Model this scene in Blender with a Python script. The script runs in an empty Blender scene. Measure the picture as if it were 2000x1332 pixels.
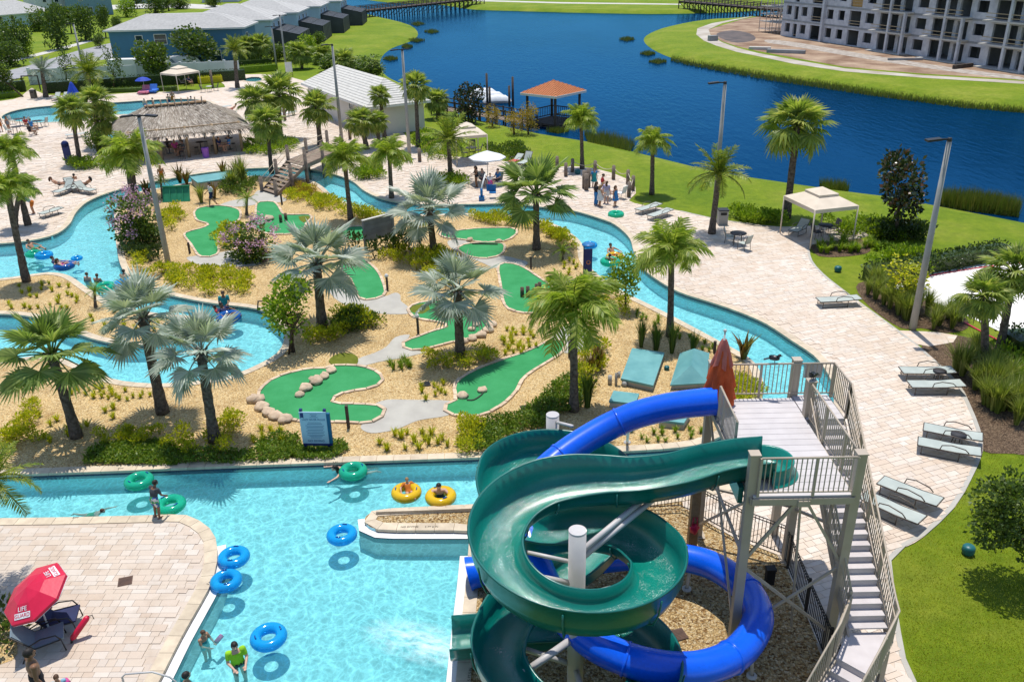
import bpy, bmesh, random
from math import *
from mathutils import Vector, Matrix, noise
from mathutils.geometry import tessellate_polygon
random.seed(11)
S = bpy.context.scene
COL = S.collection
# ---------------------------------------------------------------- camera, sky, sun, exposure
FPX, TILT, ROLL, CAM_H = 1665.0, radians(25.0), radians(-1.2), 17.0
_c, _s, _cr, _sr = cos(TILT), sin(TILT), cos(ROLL), sin(ROLL)
VD = Vector((0, _c, -_s)); _r = Vector((1, 0, 0)); _u = Vector((0, _s, _c))
VR = _r * _cr + _u * _sr; VU = _u * _cr - _r * _sr
cam_data = bpy.data.cameras.new('camera'); cam = bpy.data.objects.new('camera', cam_data); COL.objects.link(cam)
cam_data.sensor_width = 36; cam_data.lens = 36 * FPX / 2000; cam_data.clip_end = 6000; cam_data.clip_start = .5
cam.matrix_world = Matrix(((VR.x, VU.x, -VD.x, 0), (VR.y, VU.y, -VD.y, 0), (VR.z, VU.z, -VD.z, CAM_H), (0, 0, 0, 1)))
S.camera = cam
SUN_EL, SUN_AZ = radians(76), radians(-3)          # azimuth measured from +Y (behind the scene) towards +X
W = bpy.data.worlds.new('World'); S.world = W; W.use_nodes = True
_nt = W.node_tree; _bg = _nt.nodes['Background']
_sky = _nt.nodes.new('ShaderNodeTexSky'); _sky.sky_type = 'NISHITA'; _sky.sun_disc = False
_sky.sun_elevation = SUN_EL; _sky.sun_rotation = SUN_AZ; _sky.air_density = 1.0; _sky.dust_density = .6; _sky.ozone_density = 2.0
_nt.links.new(_sky.outputs[0], _bg.inputs[0]); _bg.inputs[1].default_value = .15
sun_d = bpy.data.lights.new('sun', 'SUN'); sun_d.energy = 4.3; sun_d.angle = radians(.5); sun_d.color = (1, .955, .88)
sun = bpy.data.objects.new('sun', sun_d); COL.objects.link(sun)
_to = Vector((sin(SUN_AZ) * cos(SUN_EL), cos(SUN_AZ) * cos(SUN_EL), sin(SUN_EL)))
sun.rotation_euler = _to.to_track_quat('Z', 'Y').to_euler(); sun.location = (0, 60, 80)
S.view_settings.view_transform = 'Standard'; S.view_settings.look = 'None'
S.view_settings.exposure = 0.12; S.view_settings.gamma = 1; S.view_settings.use_curve_mapping = False
S.cycles.max_bounces = 7; S.cycles.transparent_max_bounces = 24; S.cycles.caustics_reflective = False; S.cycles.caustics_refractive = False
S.cycles.sample_clamp_indirect = 4

# ---------------------------------------------------------------- measuring helpers (photo pixel -> point in the place)
def ray(px, py):
    return VD + VR * ((px - 1000) / FPX) - VU * ((py - 666) / FPX)
def G(px, py, z=0.0):
    d = ray(px, py); t = (z - CAM_H) / d.z
    return Vector((d.x * t, d.y * t, z))
def Vp(px, py, y):
    d = ray(px, py); t = y / d.y
    return Vector((d.x * t, y, CAM_H + d.z * t))
def pxsize(p):
    return FPX / max(.1, (Vector(p) - Vector((0, 0, CAM_H))).dot(VD))
def pix(p):
    d = Vector(p) - Vector((0, 0, CAM_H)); w = d.dot(VD)
    return 1000 + FPX * d.dot(VR) / w, 666 - FPX * d.dot(VU) / w
def hgt(base, top):
    b = G(*base); return max(.1, Vp(top[0], top[1], b.y).z)

# ---------------------------------------------------------------- object helpers
def tag(o, label=None, cat=None, group=None, kind=None):
    if label: o['label'] = label
    if cat: o['category'] = cat
    if group: o['group'] = group
    if kind: o['kind'] = kind
    return o
def link(name, data, parent=None, loc=None, rot=None, scale=None):
    o = bpy.data.objects.new(name, data); COL.objects.link(o)
    if parent is not None: o.parent = parent
    if loc is not None: o.location = loc
    if rot is not None: o.rotation_euler = rot
    if scale is not None: o.scale = scale if hasattr(scale, '__len__') else (scale,) * 3
    return o
def empty(name, loc=(0, 0, 0), rz=0, scale=None):
    o = link(name, None, None, loc, (0, 0, rz), scale); o.empty_display_size = .3; return o
def frame(x, up=Vector((0, 0, 1))):
    x = Vector(x).normalized()
    if abs(x.dot(up)) > .98: up = Vector((1, 0, 0))
    y = up.cross(x).normalized(); z = x.cross(y)
    return x, y, z
class MB:
    def __init__(s): s.v = []; s.f = []; s.m = []; s.sm = []
    def add(s, vs, fs, mi=0, sm=False):
        o = len(s.v); s.v += [tuple(p) for p in vs]
        for f in fs: s.f.append(tuple(i + o for i in f)); s.m.append(mi); s.sm.append(sm)
        return s
    def box(s, a, b, mi=0):
        x0, y0, z0 = a; x1, y1, z1 = b
        return s.add([(x0,y0,z0),(x1,y0,z0),(x1,y1,z0),(x0,y1,z0),(x0,y0,z1),(x1,y0,z1),(x1,y1,z1),(x0,y1,z1)],
                     [(0,3,2,1),(4,5,6,7),(0,1,5,4),(1,2,6,5),(2,3,7,6),(3,0,4,7)], mi)
    def beam(s, p, q, w, h, mi=0, up=Vector((0, 0, 1))):
        p = Vector(p); q = Vector(q); x, y, z = frame(q - p, up); y = y * w / 2; z = z * h / 2
        return s.add([p-y-z,p+y-z,p+y+z,p-y+z,q-y-z,q+y-z,q+y+z,q-y+z], [(0,1,2,3),(7,6,5,4),(0,4,5,1),(1,5,6,2),(2,6,7,3),(3,7,4,0)], mi)
    def tube(s, pts, r, n=8, mi=0, cap=True, sm=True, up=Vector((0, 0, 1)), closed=False):
        pts = [Vector(p) for p in pts]; N = len(pts); rs = r if hasattr(r, '__len__') else [r] * N
        vs = []; fs = []; u0 = up
        for i, p in enumerate(pts):
            t = (pts[(i + 1) % N] - pts[i - 1]) if closed else (pts[min(i + 1, N - 1)] - pts[max(i - 1, 0)])
            x, y, z = frame(t, u0); u0 = z
            for k in range(n):
                a = 2 * pi * k / n; vs.append(p + (y * cos(a) + z * sin(a)) * rs[i])
        for i in range(N if closed else N - 1):
            j = (i + 1) % N
            for k in range(n):
                l = (k + 1) % n; fs.append((i * n + k, i * n + l, j * n + l, j * n + k))
        if cap and not closed: fs.append(tuple(range(n))[::-1]); fs.append(tuple((N - 1) * n + k for k in range(n)))
        return s.add(vs, fs, mi, sm)
    def cyl(s, p, q, r0, r1=None, n=10, mi=0, sm=True):
        return s.tube([p, q], [r0, r0 if r1 is None else r1], n, mi, True, sm)
    def ball(s, c, r, nu=10, nv=7, mi=0, sm=True, wob=0, seed=0):
        rx, ry, rz = r if hasattr(r, '__len__') else (r, r, r); c = Vector(c); vs = []; fs = []
        for j in range(nv + 1):
            t = pi * j / nv
            for i in range(nu):
                a = 2 * pi * i / nu; d = Vector((sin(t) * cos(a), sin(t) * sin(a), -cos(t)))
                k = 1 + (wob * noise.noise(d * 1.7 + Vector((seed * 3.1, seed, 0))) if wob else 0)
                vs.append(c + Vector((d.x * rx, d.y * ry, d.z * rz)) * k)
        for j in range(nv):
            for i in range(nu):
                l = (i + 1) % nu; fs.append((j * nu + i, j * nu + l, (j + 1) * nu + l, (j + 1) * nu + i))
        return s.add(vs, fs, mi, sm)
    def prism(s, poly, z0, z1, mi=0, mside=None):
        n = len(poly); a = area(poly); pl = [Vector(p[:2]) for p in (poly if a > 0 else poly[::-1])]
        vs = [(p.x, p.y, z0) for p in pl] + [(p.x, p.y, z1) for p in pl]
        t = tessellate_polygon([[Vector((p.x, p.y, 0)) for p in pl]])
        top = []
        for f in t:
            A, B, C_ = (pl[i] for i in f)
            f = tuple(f) if (B - A).cross(C_ - A) > 0 else tuple(f[::-1])
            top.append(tuple(i + n for i in f))
        s.add(vs, top, mi)
        o = len(s.v) - 2 * n
        for i in range(n):
            j = (i + 1) % n; s.f.append((o + i, o + j, o + n + j, o + n + i)); s.m.append(mi if mside is None else mside); s.sm.append(False)
        return s
    def lathe(s, prof, n=16, c=(0, 0, 0), mi=0, sm=True):
        vs = []; fs = []; c = Vector(c)
        for (r, z) in prof:
            for k in range(n): a = 2 * pi * k / n; vs.append(c + Vector((r * cos(a), r * sin(a), z)))
        for j in range(len(prof) - 1):
            for k in range(n): l = (k + 1) % n; fs.append((j * n + k, j * n + l, (j + 1) * n + l, (j + 1) * n + k))
        return s.add(vs, fs, mi, sm)
    def mesh(s, name, mats=()):
        me = bpy.data.meshes.new(name); me.from_pydata(s.v, [], s.f); me.polygons.foreach_set('material_index', s.m)
        me.polygons.foreach_set('use_smooth', s.sm)
        for m in (mats if isinstance(mats, (list, tuple)) else [mats]): me.materials.append(m)
        me.update(); return me
    def obj(s, name, mats, parent=None, loc=None, rot=None, scale=None):
        return link(name, s.mesh(name, mats), parent, loc, rot, scale)
def area(p):
    return sum(p[i-1][0] * p[i][1] - p[i][0] * p[i-1][1] for i in range(len(p))) / 2
def inside(p, poly):
    x, y = p[0], p[1]; r = False; j = len(poly) - 1
    for i in range(len(poly)):
        xi, yi = poly[i][0], poly[i][1]; xj, yj = poly[j][0], poly[j][1]
        if (yi > y) != (yj > y) and x < (xj - xi) * (y - yi) / (yj - yi) + xi: r = not r
        j = i
    return r
def smooth(pts, closed=True, n=4):
    P = [Vector(p) for p in pts]; N = len(P); out = []
    for i in range(N if closed else N - 1):
        a, b, c, d = (P[(i-1) % N], P[i], P[(i+1) % N], P[(i+2) % N]) if closed else (P[max(i-1, 0)], P[i], P[i+1], P[min(i+2, N-1)])
        for k in range(n):
            t = k / n; out.append(.5 * (2*b + (c-a)*t + (2*a-5*b+4*c-d)*t*t + (3*b-a-3*c+d)*t**3))
    if not closed: out.append(P[-1])
    return out
def ground_pts(pts, z=0, closed=True, n=4):
    return [G(p[0], p[1], z) for p in (smooth(pts, closed, n) if n > 1 else pts)]
def resample(pts, step, closed=False):
    P = [Vector(p) for p in pts] + ([Vector(pts[0])] if closed else []); L = [0]
    for i in range(1, len(P)): L.append(L[-1] + (P[i] - P[i-1]).length)
    n = max(2, round(L[-1] / step)); out = []; j = 0
    for k in range(n + 1):
        t = L[-1] * k / n
        while j < len(P) - 2 and L[j+1] < t: j += 1
        d = L[j+1] - L[j]; out.append(P[j].lerp(P[j+1], (t - L[j]) / d if d else 0))
    return out
def normals(pts, closed=False):
    N = len(pts); out = []
    for i in range(N):
        t = (pts[(i+1) % N] - pts[i-1]) if closed else (pts[min(i+1, N-1)] - pts[max(i-1, 0)])
        t = Vector((t.x, t.y, 0)).normalized(); out.append(Vector((-t.y, t.x, 0)))
    return out
def offset(pts, d, closed=True):
    return [p + n * d for p, n in zip(pts, normals(pts, closed))]
def pieces(name, parent, items, mat, cap=300, minpx=9.5):
    """items: (verts, faces, centre, size in metres). Big ones become parts of their own, the rest one joined part."""
    it = [(pxsize(c) * sz, v, f) for v, f, c, sz in items if -60 < pix(c)[0] < 2060 and -60 < pix(c)[1] < 1400]
    it.sort(key=lambda a: -a[0]); k = 0
    rest = MB()
    for s_, v, f in it:
        if k < cap and s_ >= minpx: MB().add(v, f).obj(name, mat, parent); k += 1
        else: rest.add(v, f)
    if rest.v:
        o = rest.obj(name + '_rest' if k else name, mat, parent); o['kind'] = 'stuff'
def slab(q, z0, z1):
    """a flat block on four ground corners"""
    return ([(p[0], p[1], z0) for p in q] + [(p[0], p[1], z1) for p in q], [(4,5,6,7),(0,1,5,4),(1,2,6,5),(2,3,7,6),(3,0,4,7)])

# ---------------------------------------------------------------- materials
class NT:
    def __init__(s, name):
        s.m = bpy.data.materials.new(name); s.m.use_nodes = True; s.t = s.m.node_tree; s.t.nodes.clear()
        s.out = s.t.nodes.new('ShaderNodeOutputMaterial')
    def n(s, typ, ins=None, **kw):
        nd = s.t.nodes.new('ShaderNode' + typ)
        for k, v in kw.items(): setattr(nd, k, v)
        for k, v in (ins or {}).items():
            if hasattr(v, 'is_output') : s.t.links.new(v, nd.inputs[k])
            elif v is not None: nd.inputs[k].default_value = v
        return nd
    def ramp(s, fac, stops, interp='LINEAR'):
        nd = s.n('ValToRGB', {0: fac}); cr = nd.color_ramp; cr.interpolation = interp
        while len(cr.elements) < len(stops): cr.elements.new(.5)
        for e, (p, c) in zip(cr.elements, stops): e.position = p; e.color = (*c, 1) if len(c) == 3 else c
        return nd.outputs[0]
    def math(s, op, a, b=0, c=0):
        return s.n('Math', {0: a, 1: b, 2: c}, operation=op).outputs[0]
    def mix(s, fac, a, b, mode='MIX'):
        nd = s.n('MixRGB', {0: fac, 1: a if hasattr(a, 'is_output') else (*a, 1), 2: b if hasattr(b, 'is_output') else (*b, 1)}, blend_type=mode); return nd.outputs[0]
    def pos(s): return s.n('NewGeometry').outputs['Position']
    def ocoord(s): return s.n('TexCoord').outputs['Object']
    def noise(s, vec, scale, detail=4, rough=.55, dist=0):
        return s.n('TexNoise', {'Vector': vec, 'Scale': scale, 'Detail': detail, 'Roughness': rough, 'Distortion': dist}).outputs[0]
    def rnd(s):
        a = s.n('NewGeometry').outputs['Random Per Island']; b = s.n('ObjectInfo').outputs['Random']
        return s.math('FRACT', s.math('ADD', a, b))
    def bump(s, h, strength=.3, dist=.02):
        return s.n('Bump', {'Height': h, 'Strength': strength, 'Distance': dist}).outputs[0]
    def bsdf(s, col, rough=.7, spec=.4, metal=0, normal=None, **kw):
        ins = {'Base Color': col if hasattr(col, 'is_output') else (*col, 1), 'Roughness': rough, 'Specular IOR Level': spec, 'Metallic': metal}
        if normal is not None: ins['Normal'] = normal
        ins.update(kw); nd = s.n('BsdfPrincipled', ins); return nd.outputs[0]
    def end(s, sh): s.t.links.new(sh, s.out.inputs[0]); return s.m
def mat(name, c, c2=None, scale=3.0, rough=.7, spec=.35, metal=0, bump=0, bscale=None, var=0, obj=True, lo=.35, hi=.68, detail=5, bdist=.02):
    """plain surface: two tones blotched by noise, per-piece value change, fine relief"""
    k = NT(name); v = k.ocoord() if obj else k.pos()
    if c2 is None: c2 = tuple(x * .82 for x in c)
    f = k.noise(v, scale, detail); col = k.ramp(f, [(lo, c2), (hi, c)])
    if var:
        r = k.rnd(); col = k.mix(1, col, k.ramp(r, [(0, (1 - var,) * 3), (1, (1 + var * .5,) * 3)]), 'MULTIPLY')
    nrm = k.bump(k.noise(v, bscale or scale * 6, 4), bump, bdist) if bump else None
    return k.end(k.bsdf(col, rough, spec, metal, nrm))
def leafmat(name, c, c2, c3=None, trans=.3, rough=.45, spec=.35):
    k = NT(name); r = k.rnd(); stops = [(0, c), (.6, c2)] + ([(1, c3)] if c3 else [])
    col = k.ramp(r, stops)
    col = k.mix(.35, col, k.ramp(k.noise(k.pos(), 1.2, 2), [(.3, (.55, .55, .55)), (.7, (1.3, 1.3, 1.3))]), 'MULTIPLY')
    a = k.bsdf(col, rough, spec); b = k.n('BsdfTranslucent', {0: k.mix(1, col, (1.4, 1.5, .7), 'MULTIPLY')}).outputs[0]
    return k.end(k.n('MixShader', {0: trans, 1: a, 2: b}).outputs[0])
# ---------------------------------------------------------------- materials of the setting
def m_lawn():
    k = NT('lawn'); p = k.pos()
    a = k.noise(p, .12, 6, .68); b = k.noise(p, 1.5, 5, .75); c_ = k.noise(p, 30, 3, .7)
    col = k.ramp(a, [(.3, (.10, .172, .006)), (.5, (.16, .222, .010)), (.72, (.25, .27, .035))])
    col = k.mix(.55, col, k.ramp(b, [(.3, (.5, .6, .45)), (.52, (1, 1, 1)), (.72, (1.6, 1.4, 1.6))]), 'MULTIPLY')
    col = k.mix(.6, col, k.ramp(c_, [(.3, (.55, .6, .5)), (.7, (1.35, 1.35, 1.3))]), 'MULTIPLY')
    h = k.noise(k.n('Mapping', {0: p, 3: (1, 1, .3)}).outputs[0], 55, 3, .8)
    return k.end(k.bsdf(col, .85, .15, 0, k.bump(h, .8, .05)))
def m_chips(name, stops, scale, dark=.45, bump=1.0):
    k = NT(name); p = k.pos()
    wob = k.n('VectorMath', {0: p, 1: k.n('VectorMath', {0: k.n('TexNoise', {'Vector': p, 'Scale': 9, 'Detail': 2}).outputs[1], 1: (.12, .12, .12)}, operation='MULTIPLY').outputs[0]}, operation='ADD').outputs[0]
    v = k.n('TexVoronoi', {'Vector': wob, 'Scale': scale, 'Randomness': 1}, feature='F1')
    hsv = k.n('SeparateColor', {0: v.outputs['Color']}).outputs[0]
    col = k.ramp(hsv, stops)
    col = k.mix(.8, col, k.ramp(v.outputs['Distance'], [(.15, (1.12,) * 3), (.75, (dark,) * 3)]), 'MULTIPLY')
    col = k.mix(.7, col, k.ramp(k.noise(p, .5, 5, .65), [(.3, (.66, .6, .52)), (.5, (1, 1, 1)), (.75, (1.16, 1.14, 1.1))]), 'MULTIPLY')
    h = k.math('SUBTRACT', k.math('MULTIPLY', hsv, .6), v.outputs['Distance'])
    return k.end(k.bsdf(col, .85, .2, 0, k.bump(h, bump, .05)))
def m_paver(name, brick=True, rot=0.0, tone=1.0):
    k = NT(name); p = k.pos()
    pal = [(0, (.57, .485, .405)), (.2, (.605, .53, .455)), (.4, (.585, .51, .43)), (.55, (.63, .57, .505)), (.72, (.58, .53, .475)), (.85, (.66, .615, .56)), (1, (.55, .465, .385))]
    pal = [(a, (c[0] * tone, c[1] * tone * .965, c[2] * tone * .92)) for a, c in pal]
    if brick:
        mp = k.n('Mapping', {0: p, 2: (0, 0, rot)}).outputs[0]
        bt = k.n('TexBrick', {'Vector': mp, 'Color1': (0, 0, 0, 1), 'Color2': (1, 1, 1, 1), 'Mortar': (.5, .5, .5, 1), 'Scale': 1, 'Mortar Size': .006, 'Brick Width': .5, 'Row Height': .26})
        r = bt.outputs[0]; col = k.ramp(r, pal)
        col = k.mix(bt.outputs[1], col, tuple(.45 * x * tone for x in (1, .86, .72)))
    else:
        col = k.ramp(k.rnd(), pal)
    col = k.mix(.5, col, k.ramp(k.noise(p, 1.1, 5, .7), [(.28, (.72, .66, .6)), (.5, (1, 1, 1)), (.75, (1.1, 1.08, 1.06))]), 'MULTIPLY')
    col = k.mix(.45, col, k.ramp(k.noise(p, .16, 3, .6), [(.35, (.88, .8, .74)), (.65, (1.08, 1.08, 1.1))]), 'MULTIPLY')
    return k.end(k.bsdf(col, .8, .25, 0, k.bump(k.noise(p, 18, 4, .7), .25, .02)))
def m_water():
    """thin pool surface: tinted, rippled; caustic light is painted as a cell network into the transmission colour"""
    k = NT('pool_water'); p = k.pos()
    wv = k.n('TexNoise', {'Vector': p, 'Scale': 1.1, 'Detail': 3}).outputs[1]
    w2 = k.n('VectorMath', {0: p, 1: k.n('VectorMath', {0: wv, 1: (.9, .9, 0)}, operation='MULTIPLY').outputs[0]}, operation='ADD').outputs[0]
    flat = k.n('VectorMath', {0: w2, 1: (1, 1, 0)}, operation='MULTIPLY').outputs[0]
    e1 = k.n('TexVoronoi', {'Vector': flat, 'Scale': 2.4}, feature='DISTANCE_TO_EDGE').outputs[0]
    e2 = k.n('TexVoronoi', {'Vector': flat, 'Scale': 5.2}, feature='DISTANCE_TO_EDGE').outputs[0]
    a = k.ramp(e1, [(0, (1.2, 1.2, 1.2)), (.045, (.9, .9, .9)), (.16, (.66, .66, .66)), (.5, (.56, .56, .56))])  # painted caustics: bright cell edges and dimmer cells in the see-through colour
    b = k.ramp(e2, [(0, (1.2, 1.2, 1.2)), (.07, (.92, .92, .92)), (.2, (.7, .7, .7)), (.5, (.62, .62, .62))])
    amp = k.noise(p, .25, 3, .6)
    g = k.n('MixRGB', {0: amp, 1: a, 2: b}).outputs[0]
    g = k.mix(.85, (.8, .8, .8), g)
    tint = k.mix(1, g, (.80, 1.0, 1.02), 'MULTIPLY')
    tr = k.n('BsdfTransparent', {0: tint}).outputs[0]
    h = k.math('ADD', k.noise(p, 2.2, 3, .55), k.math('MULTIPLY', k.noise(p, 8, 2), .35))
    nb = k.bump(h, .5, .12)
    gl = k.n('BsdfGlossy', {0: (1, 1, 1, 1), 1: .06, 'Normal': nb}).outputs[0]
    fr = k.n('Fresnel', {0: 1.33, 1: nb}).outputs[0]
    return k.end(k.n('MixShader', {0: k.math('MULTIPLY', fr, .8), 1: k.n('MixShader', {0: .14, 1: tr, 2: k.n('BsdfDiffuse', {0: (.14, .66, .70, 1)}).outputs[0]}).outputs[0], 2: gl}).outputs[0])
def m_lake():
    k = NT('lake_water'); p = k.pos()
    q = k.n('Mapping', {0: p, 2: (0, 0, .25), 3: (1, .35, 1)}).outputs[0]
    h = k.math('ADD', k.noise(q, 1.6, 4, .6), k.math('MULTIPLY', k.noise(q, .35, 3, .5), .8))
    wp = k.noise(k.n('Mapping', {0: p, 2: (0, 0, .5), 3: (1, .3, 1)}).outputs[0], .05, 3, .6); nb = k.bump(h, k.ramp(wp, [(.3, (.1, .1, .1)), (.7, (.5, .5, .5))]), .25); col = k.ramp(k.noise(p, .012, 3, .5), [(.35, (.0004, .015, .045)), (.65, (.0007, .029, .082))])
    d = k.n('BsdfDiffuse', {0: col}).outputs[0]; g = k.n('BsdfGlossy', {0: (.12, .42, .74, 1), 1: .12, 'Normal': nb}).outputs[0]
    return k.end(k.n('MixShader', {0: k.math('MULTIPLY', k.n('Fresnel', {0: 1.33, 1: nb}).outputs[0], .8), 1: d, 2: g}).outputs[0])
M_LAWN = m_lawn()
M_MULCH = m_chips('wood_chip_mulch', [(0, (.40, .22, .08)), (.15, (.74, .49, .21)), (.5, (.86, .62, .30)), (.8, (.90, .70, .39)), (1, (.60, .37, .15))], 21, .6)
M_GRAVEL = m_chips('yard_gravel', [(0, (.16, .075, .025)), (.25, (.45, .28, .11)), (.6, (.62, .45, .22)), (.85, (.72, .58, .36)), (1, (.40, .25, .10))], 17, .55)
M_SOIL = m_chips('bed_soil', [(0, (.08, .05, .03)), (.5, (.20, .13, .08)), (1, (.30, .21, .13))], 22)
M_DIRT = mat('building_site_dirt', (.42, .31, .22), (.20, .125, .085), .22, .95, .1, obj=False, bump=.9, bscale=1.5, bdist=.3)
M_PAVE = m_paver('paver_sheet', True, .35); M_PAVE1 = m_paver('paver_stone', False); M_PAVE2 = m_paver('terrace_paver', False, 0, .9)
M_JOINT = mat('sand_joint', (.42, .35, .27), (.33, .27, .2), 6, .9, obj=False)
M_COPE = mat('coping_stone', (.62, .52, .38), (.50, .41, .30), 3, .75, var=.12, obj=False, bump=.15)
M_TILE = mat('navy_tile', (.012, .02, .075), (.006, .01, .04), 8, .25, .5, obj=False)
M_WHITE = mat('white_plaster', (.74, .74, .72), (.64, .64, .63), 2, .7, obj=False, bump=.1)
M_FLOOR = mat('pool_plaster', (.42, .80, .84), (.36, .73, .78), .5, .8, obj=False)
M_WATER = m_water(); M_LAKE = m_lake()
def m_turf():
    k = NT('green_turf'); p = k.pos()
    col = k.ramp(k.noise(p, .9, 4, .6), [(.3, (.035, .235, .08)), (.7, (.055, .30, .115))])
    col = k.mix(.5, col, k.ramp(k.noise(p, 60, 2), [(.3, (.7, .7, .7)), (.7, (1.2, 1.2, 1.2))]), 'MULTIPLY')
    return k.end(k.bsdf(col, .95, .1, 0, k.bump(k.noise(p, 70, 2), .5, .01)))
M_TURF = m_turf()
M_ROUGH = mat('olive_turf', (.15, .17, .025), (.10, .12, .015), 5, .95, .1, obj=False, bump=.5, bscale=60, bdist=.01)
M_CONC = mat('path_concrete', (.44, .42, .37), (.37, .35, .31), 1.2, .85, obj=False, bump=.12)
M_STONE = mat('pale_stone', (.68, .53, .38), (.50, .37, .26), 3, .85, var=.15, bump=.5)
M_ROAD = mat('road_asphalt', (.33, .33, .33), (.26, .26, .27), .5, .9, obj=False)
M_SAND = mat('court_sand', (.82, .79, .74), (.70, .67, .62), .7, .9, obj=False, bump=.5, bscale=5)
M_SITEPATH = mat('dusty_path', (.50, .46, .40), (.34, .29, .23), .25, .9, obj=False)
M_WALK = mat('pale_footpath', (.56, .54, .50), (.46, .44, .40), .4, .9, obj=False)

def sheet(name, outer, z, m, holes=(), kind='structure', parent=None):
    loops = [list(outer)] + [list(h) for h in holes]; flat = [p for l in loops for p in l]
    tris = tessellate_polygon([[Vector((p[0], p[1], 0)) for p in l] for l in loops]); fs = []
    for t in tris:
        a, b, c = (flat[i] for i in t)
        fs.append(tuple(t) if (b[0]-a[0]) * (c[1]-a[1]) - (b[1]-a[1]) * (c[0]-a[0]) > 0 else tuple(t)[::-1])
    me = bpy.data.meshes.new(name); me.from_pydata([(p[0], p[1], z) for p in flat], [], fs); me.materials.append(m)
    o = link(name, me, parent)
    if kind: o['kind'] = kind
    return o
def wall_strip(mb, pts, z0, z1, closed=False, mi=0):
    n = len(pts); vs = [(p.x, p.y, z0) for p in pts] + [(p.x, p.y, z1) for p in pts]
    mb.add(vs, [(i, (i+1) % n, n + (i+1) % n, n + i) for i in range(n if closed else n - 1)], mi)
def coping(parent, edge, side, closed=False, width=.34, step=.62, top=.028, cap=300):
    """stones along a pool edge; side=+1 if the land lies left of the path"""
    e = resample(edge, step, closed); ns = normals(e[:-1] if closed else e, closed)
    if closed: ns = ns + [ns[0]]
    items = []
    for i in range(len(e) - 1):
        a, b = e[i], e[i+1]; g = (b - a).normalized() * .006
        q = [a + g - ns[i] * .04 * side, b - g - ns[i+1] * .04 * side, b - g + ns[i+1] * width * side, a + g + ns[i] * width * side]
        if side < 0: q = q[::-1]
        v, f = slab(q, -.07, top); items.append((v, f, (a + b) / 2, (b - a).length))
    pieces('coping_stone', parent, items, M_COPE, cap)
    t = MB(); off = [p - n * .028 * side for p, n in zip(e, ns)]
    wall_strip(t, off, -.26, -.06); t.obj('tile_band', M_TILE, parent)
def paver_items(poly, rot, w, h, gap, rmin_px, z=.0, top=.022, limit=9000, wvar=True, margin=0.0, holes=()):
    ca, sa = cos(rot), sin(rot); L = [Vector((p[0] * ca + p[1] * sa, -p[0] * sa + p[1] * ca)) for p in poly]
    x0 = min(p.x for p in L); x1 = max(p.x for p in L); y0 = min(p.y for p in L); y1 = max(p.y for p in L)
    out = []; y = y0; row = 0
    while y < y1 and len(out) < limit:
        x = x0 - random.random() * w
        hh = h * (random.choice((1, 1, .66)) if wvar else 1)
        while x < x1:
            ww = w * (random.choice((1, .72, 1.25, .6)) if wvar else 1)
            cx, cy = x + ww / 2, y + hh / 2; c = Vector((cx * ca - cy * sa, cx * sa + cy * ca, z))
            px_, py_ = pix(c)
            if -30 < px_ < 2030 and -30 < py_ < 1370 and pxsize(c) * ww > rmin_px:
                q = [Vector((a * ca - b * sa, a * sa + b * ca, 0)) for a, b in ((x+gap, y+gap), (x+ww-gap, y+gap), (x+ww-gap, y+hh-gap), (x+gap, y+hh-gap))]
                if all(inside(p, poly) for p in q) and not any(inside(c, hh_) for hh_ in holes):
                    v, f = slab(q, z, z + top + random.uniform(-.003, .003)); out.append((v, f, c, ww))
            x += ww
        y += hh; row += 1
    return out

# ---------------------------------------------------------------- lawn, lake, far ground
POOL_HOLE = [(-900,470),(-300,472),(0,462),(60,458),(100,448),(122,432),(135,412),(165,385),(230,362),(330,343),(400,331),(480,323),(560,321),(620,326),(700,345),(760,382),(850,393),(1000,391),(1120,404),(1190,425),(1235,455),(1255,500),(1330,560),(1450,600),(1560,660),(1610,695),(1640,740),(1645,780),(1620,850),(1540,925),(1420,975),(1250,1000),(1000,1010),(960,1100),(940,1250),(930,1500),(-900,1500)]
hole = [G(*p) for p in POOL_HOLE]
LAKE_PX = [(560,-14),(690,-3),(760,6),(850,9),(920,19),(1000,22),(1100,25),(1200,27),(1300,28),(1440,24),(1580,14),(1600,20),(1500,33),(1420,40),(1370,43),(1310,52),(1270,66),(1258,80),(1275,97),(1310,113),(1350,123),(1420,135),(1500,149),(1600,164),(1700,181),(1800,196),(1900,209),(2000,219),(2200,245),(2500,290),(2500,540),(2150,470),(2000,437),(1830,404),(1750,388),(1650,375),(1520,356),(1400,337),(1290,311),(1200,289),(1130,275),(1050,262),(960,242),(900,226),(850,200),(790,168),(755,150),(742,130),(745,112),(765,95),(800,82),(816,68),(800,50),(740,34),(700,25),(640,14),(560,4)]
LZ = -.75
lake_edge = [G(p[0], p[1], LZ) for p in smooth(LAKE_PX, True, 3)]
if area(lake_edge) < 0: lake_edge.reverse()
lake_out = offset(lake_edge, -3.0); lake_in = offset(lake_edge, 1.2)
U1 = ground_pts([(2,232),(21,219),(70,210),(140,205),(224,201),(297,196),(350,194),(392,196),(415,203),(400,215),(330,222),(280,224),(220,225),(160,234),(95,240),(45,239)], n=3)
U2 = ground_pts([(203,260),(212,250),(232,242),(260,238),(300,240),(310,255),(280,270),(240,273),(215,270)], n=3)
U3 = ground_pts([(474,157),(482,153),(495,151),(508,152),(512,157),(502,160),(486,160)], n=3)
for u in (U1, U2, U3):
    if area(u) < 0: u.reverse()
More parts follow.
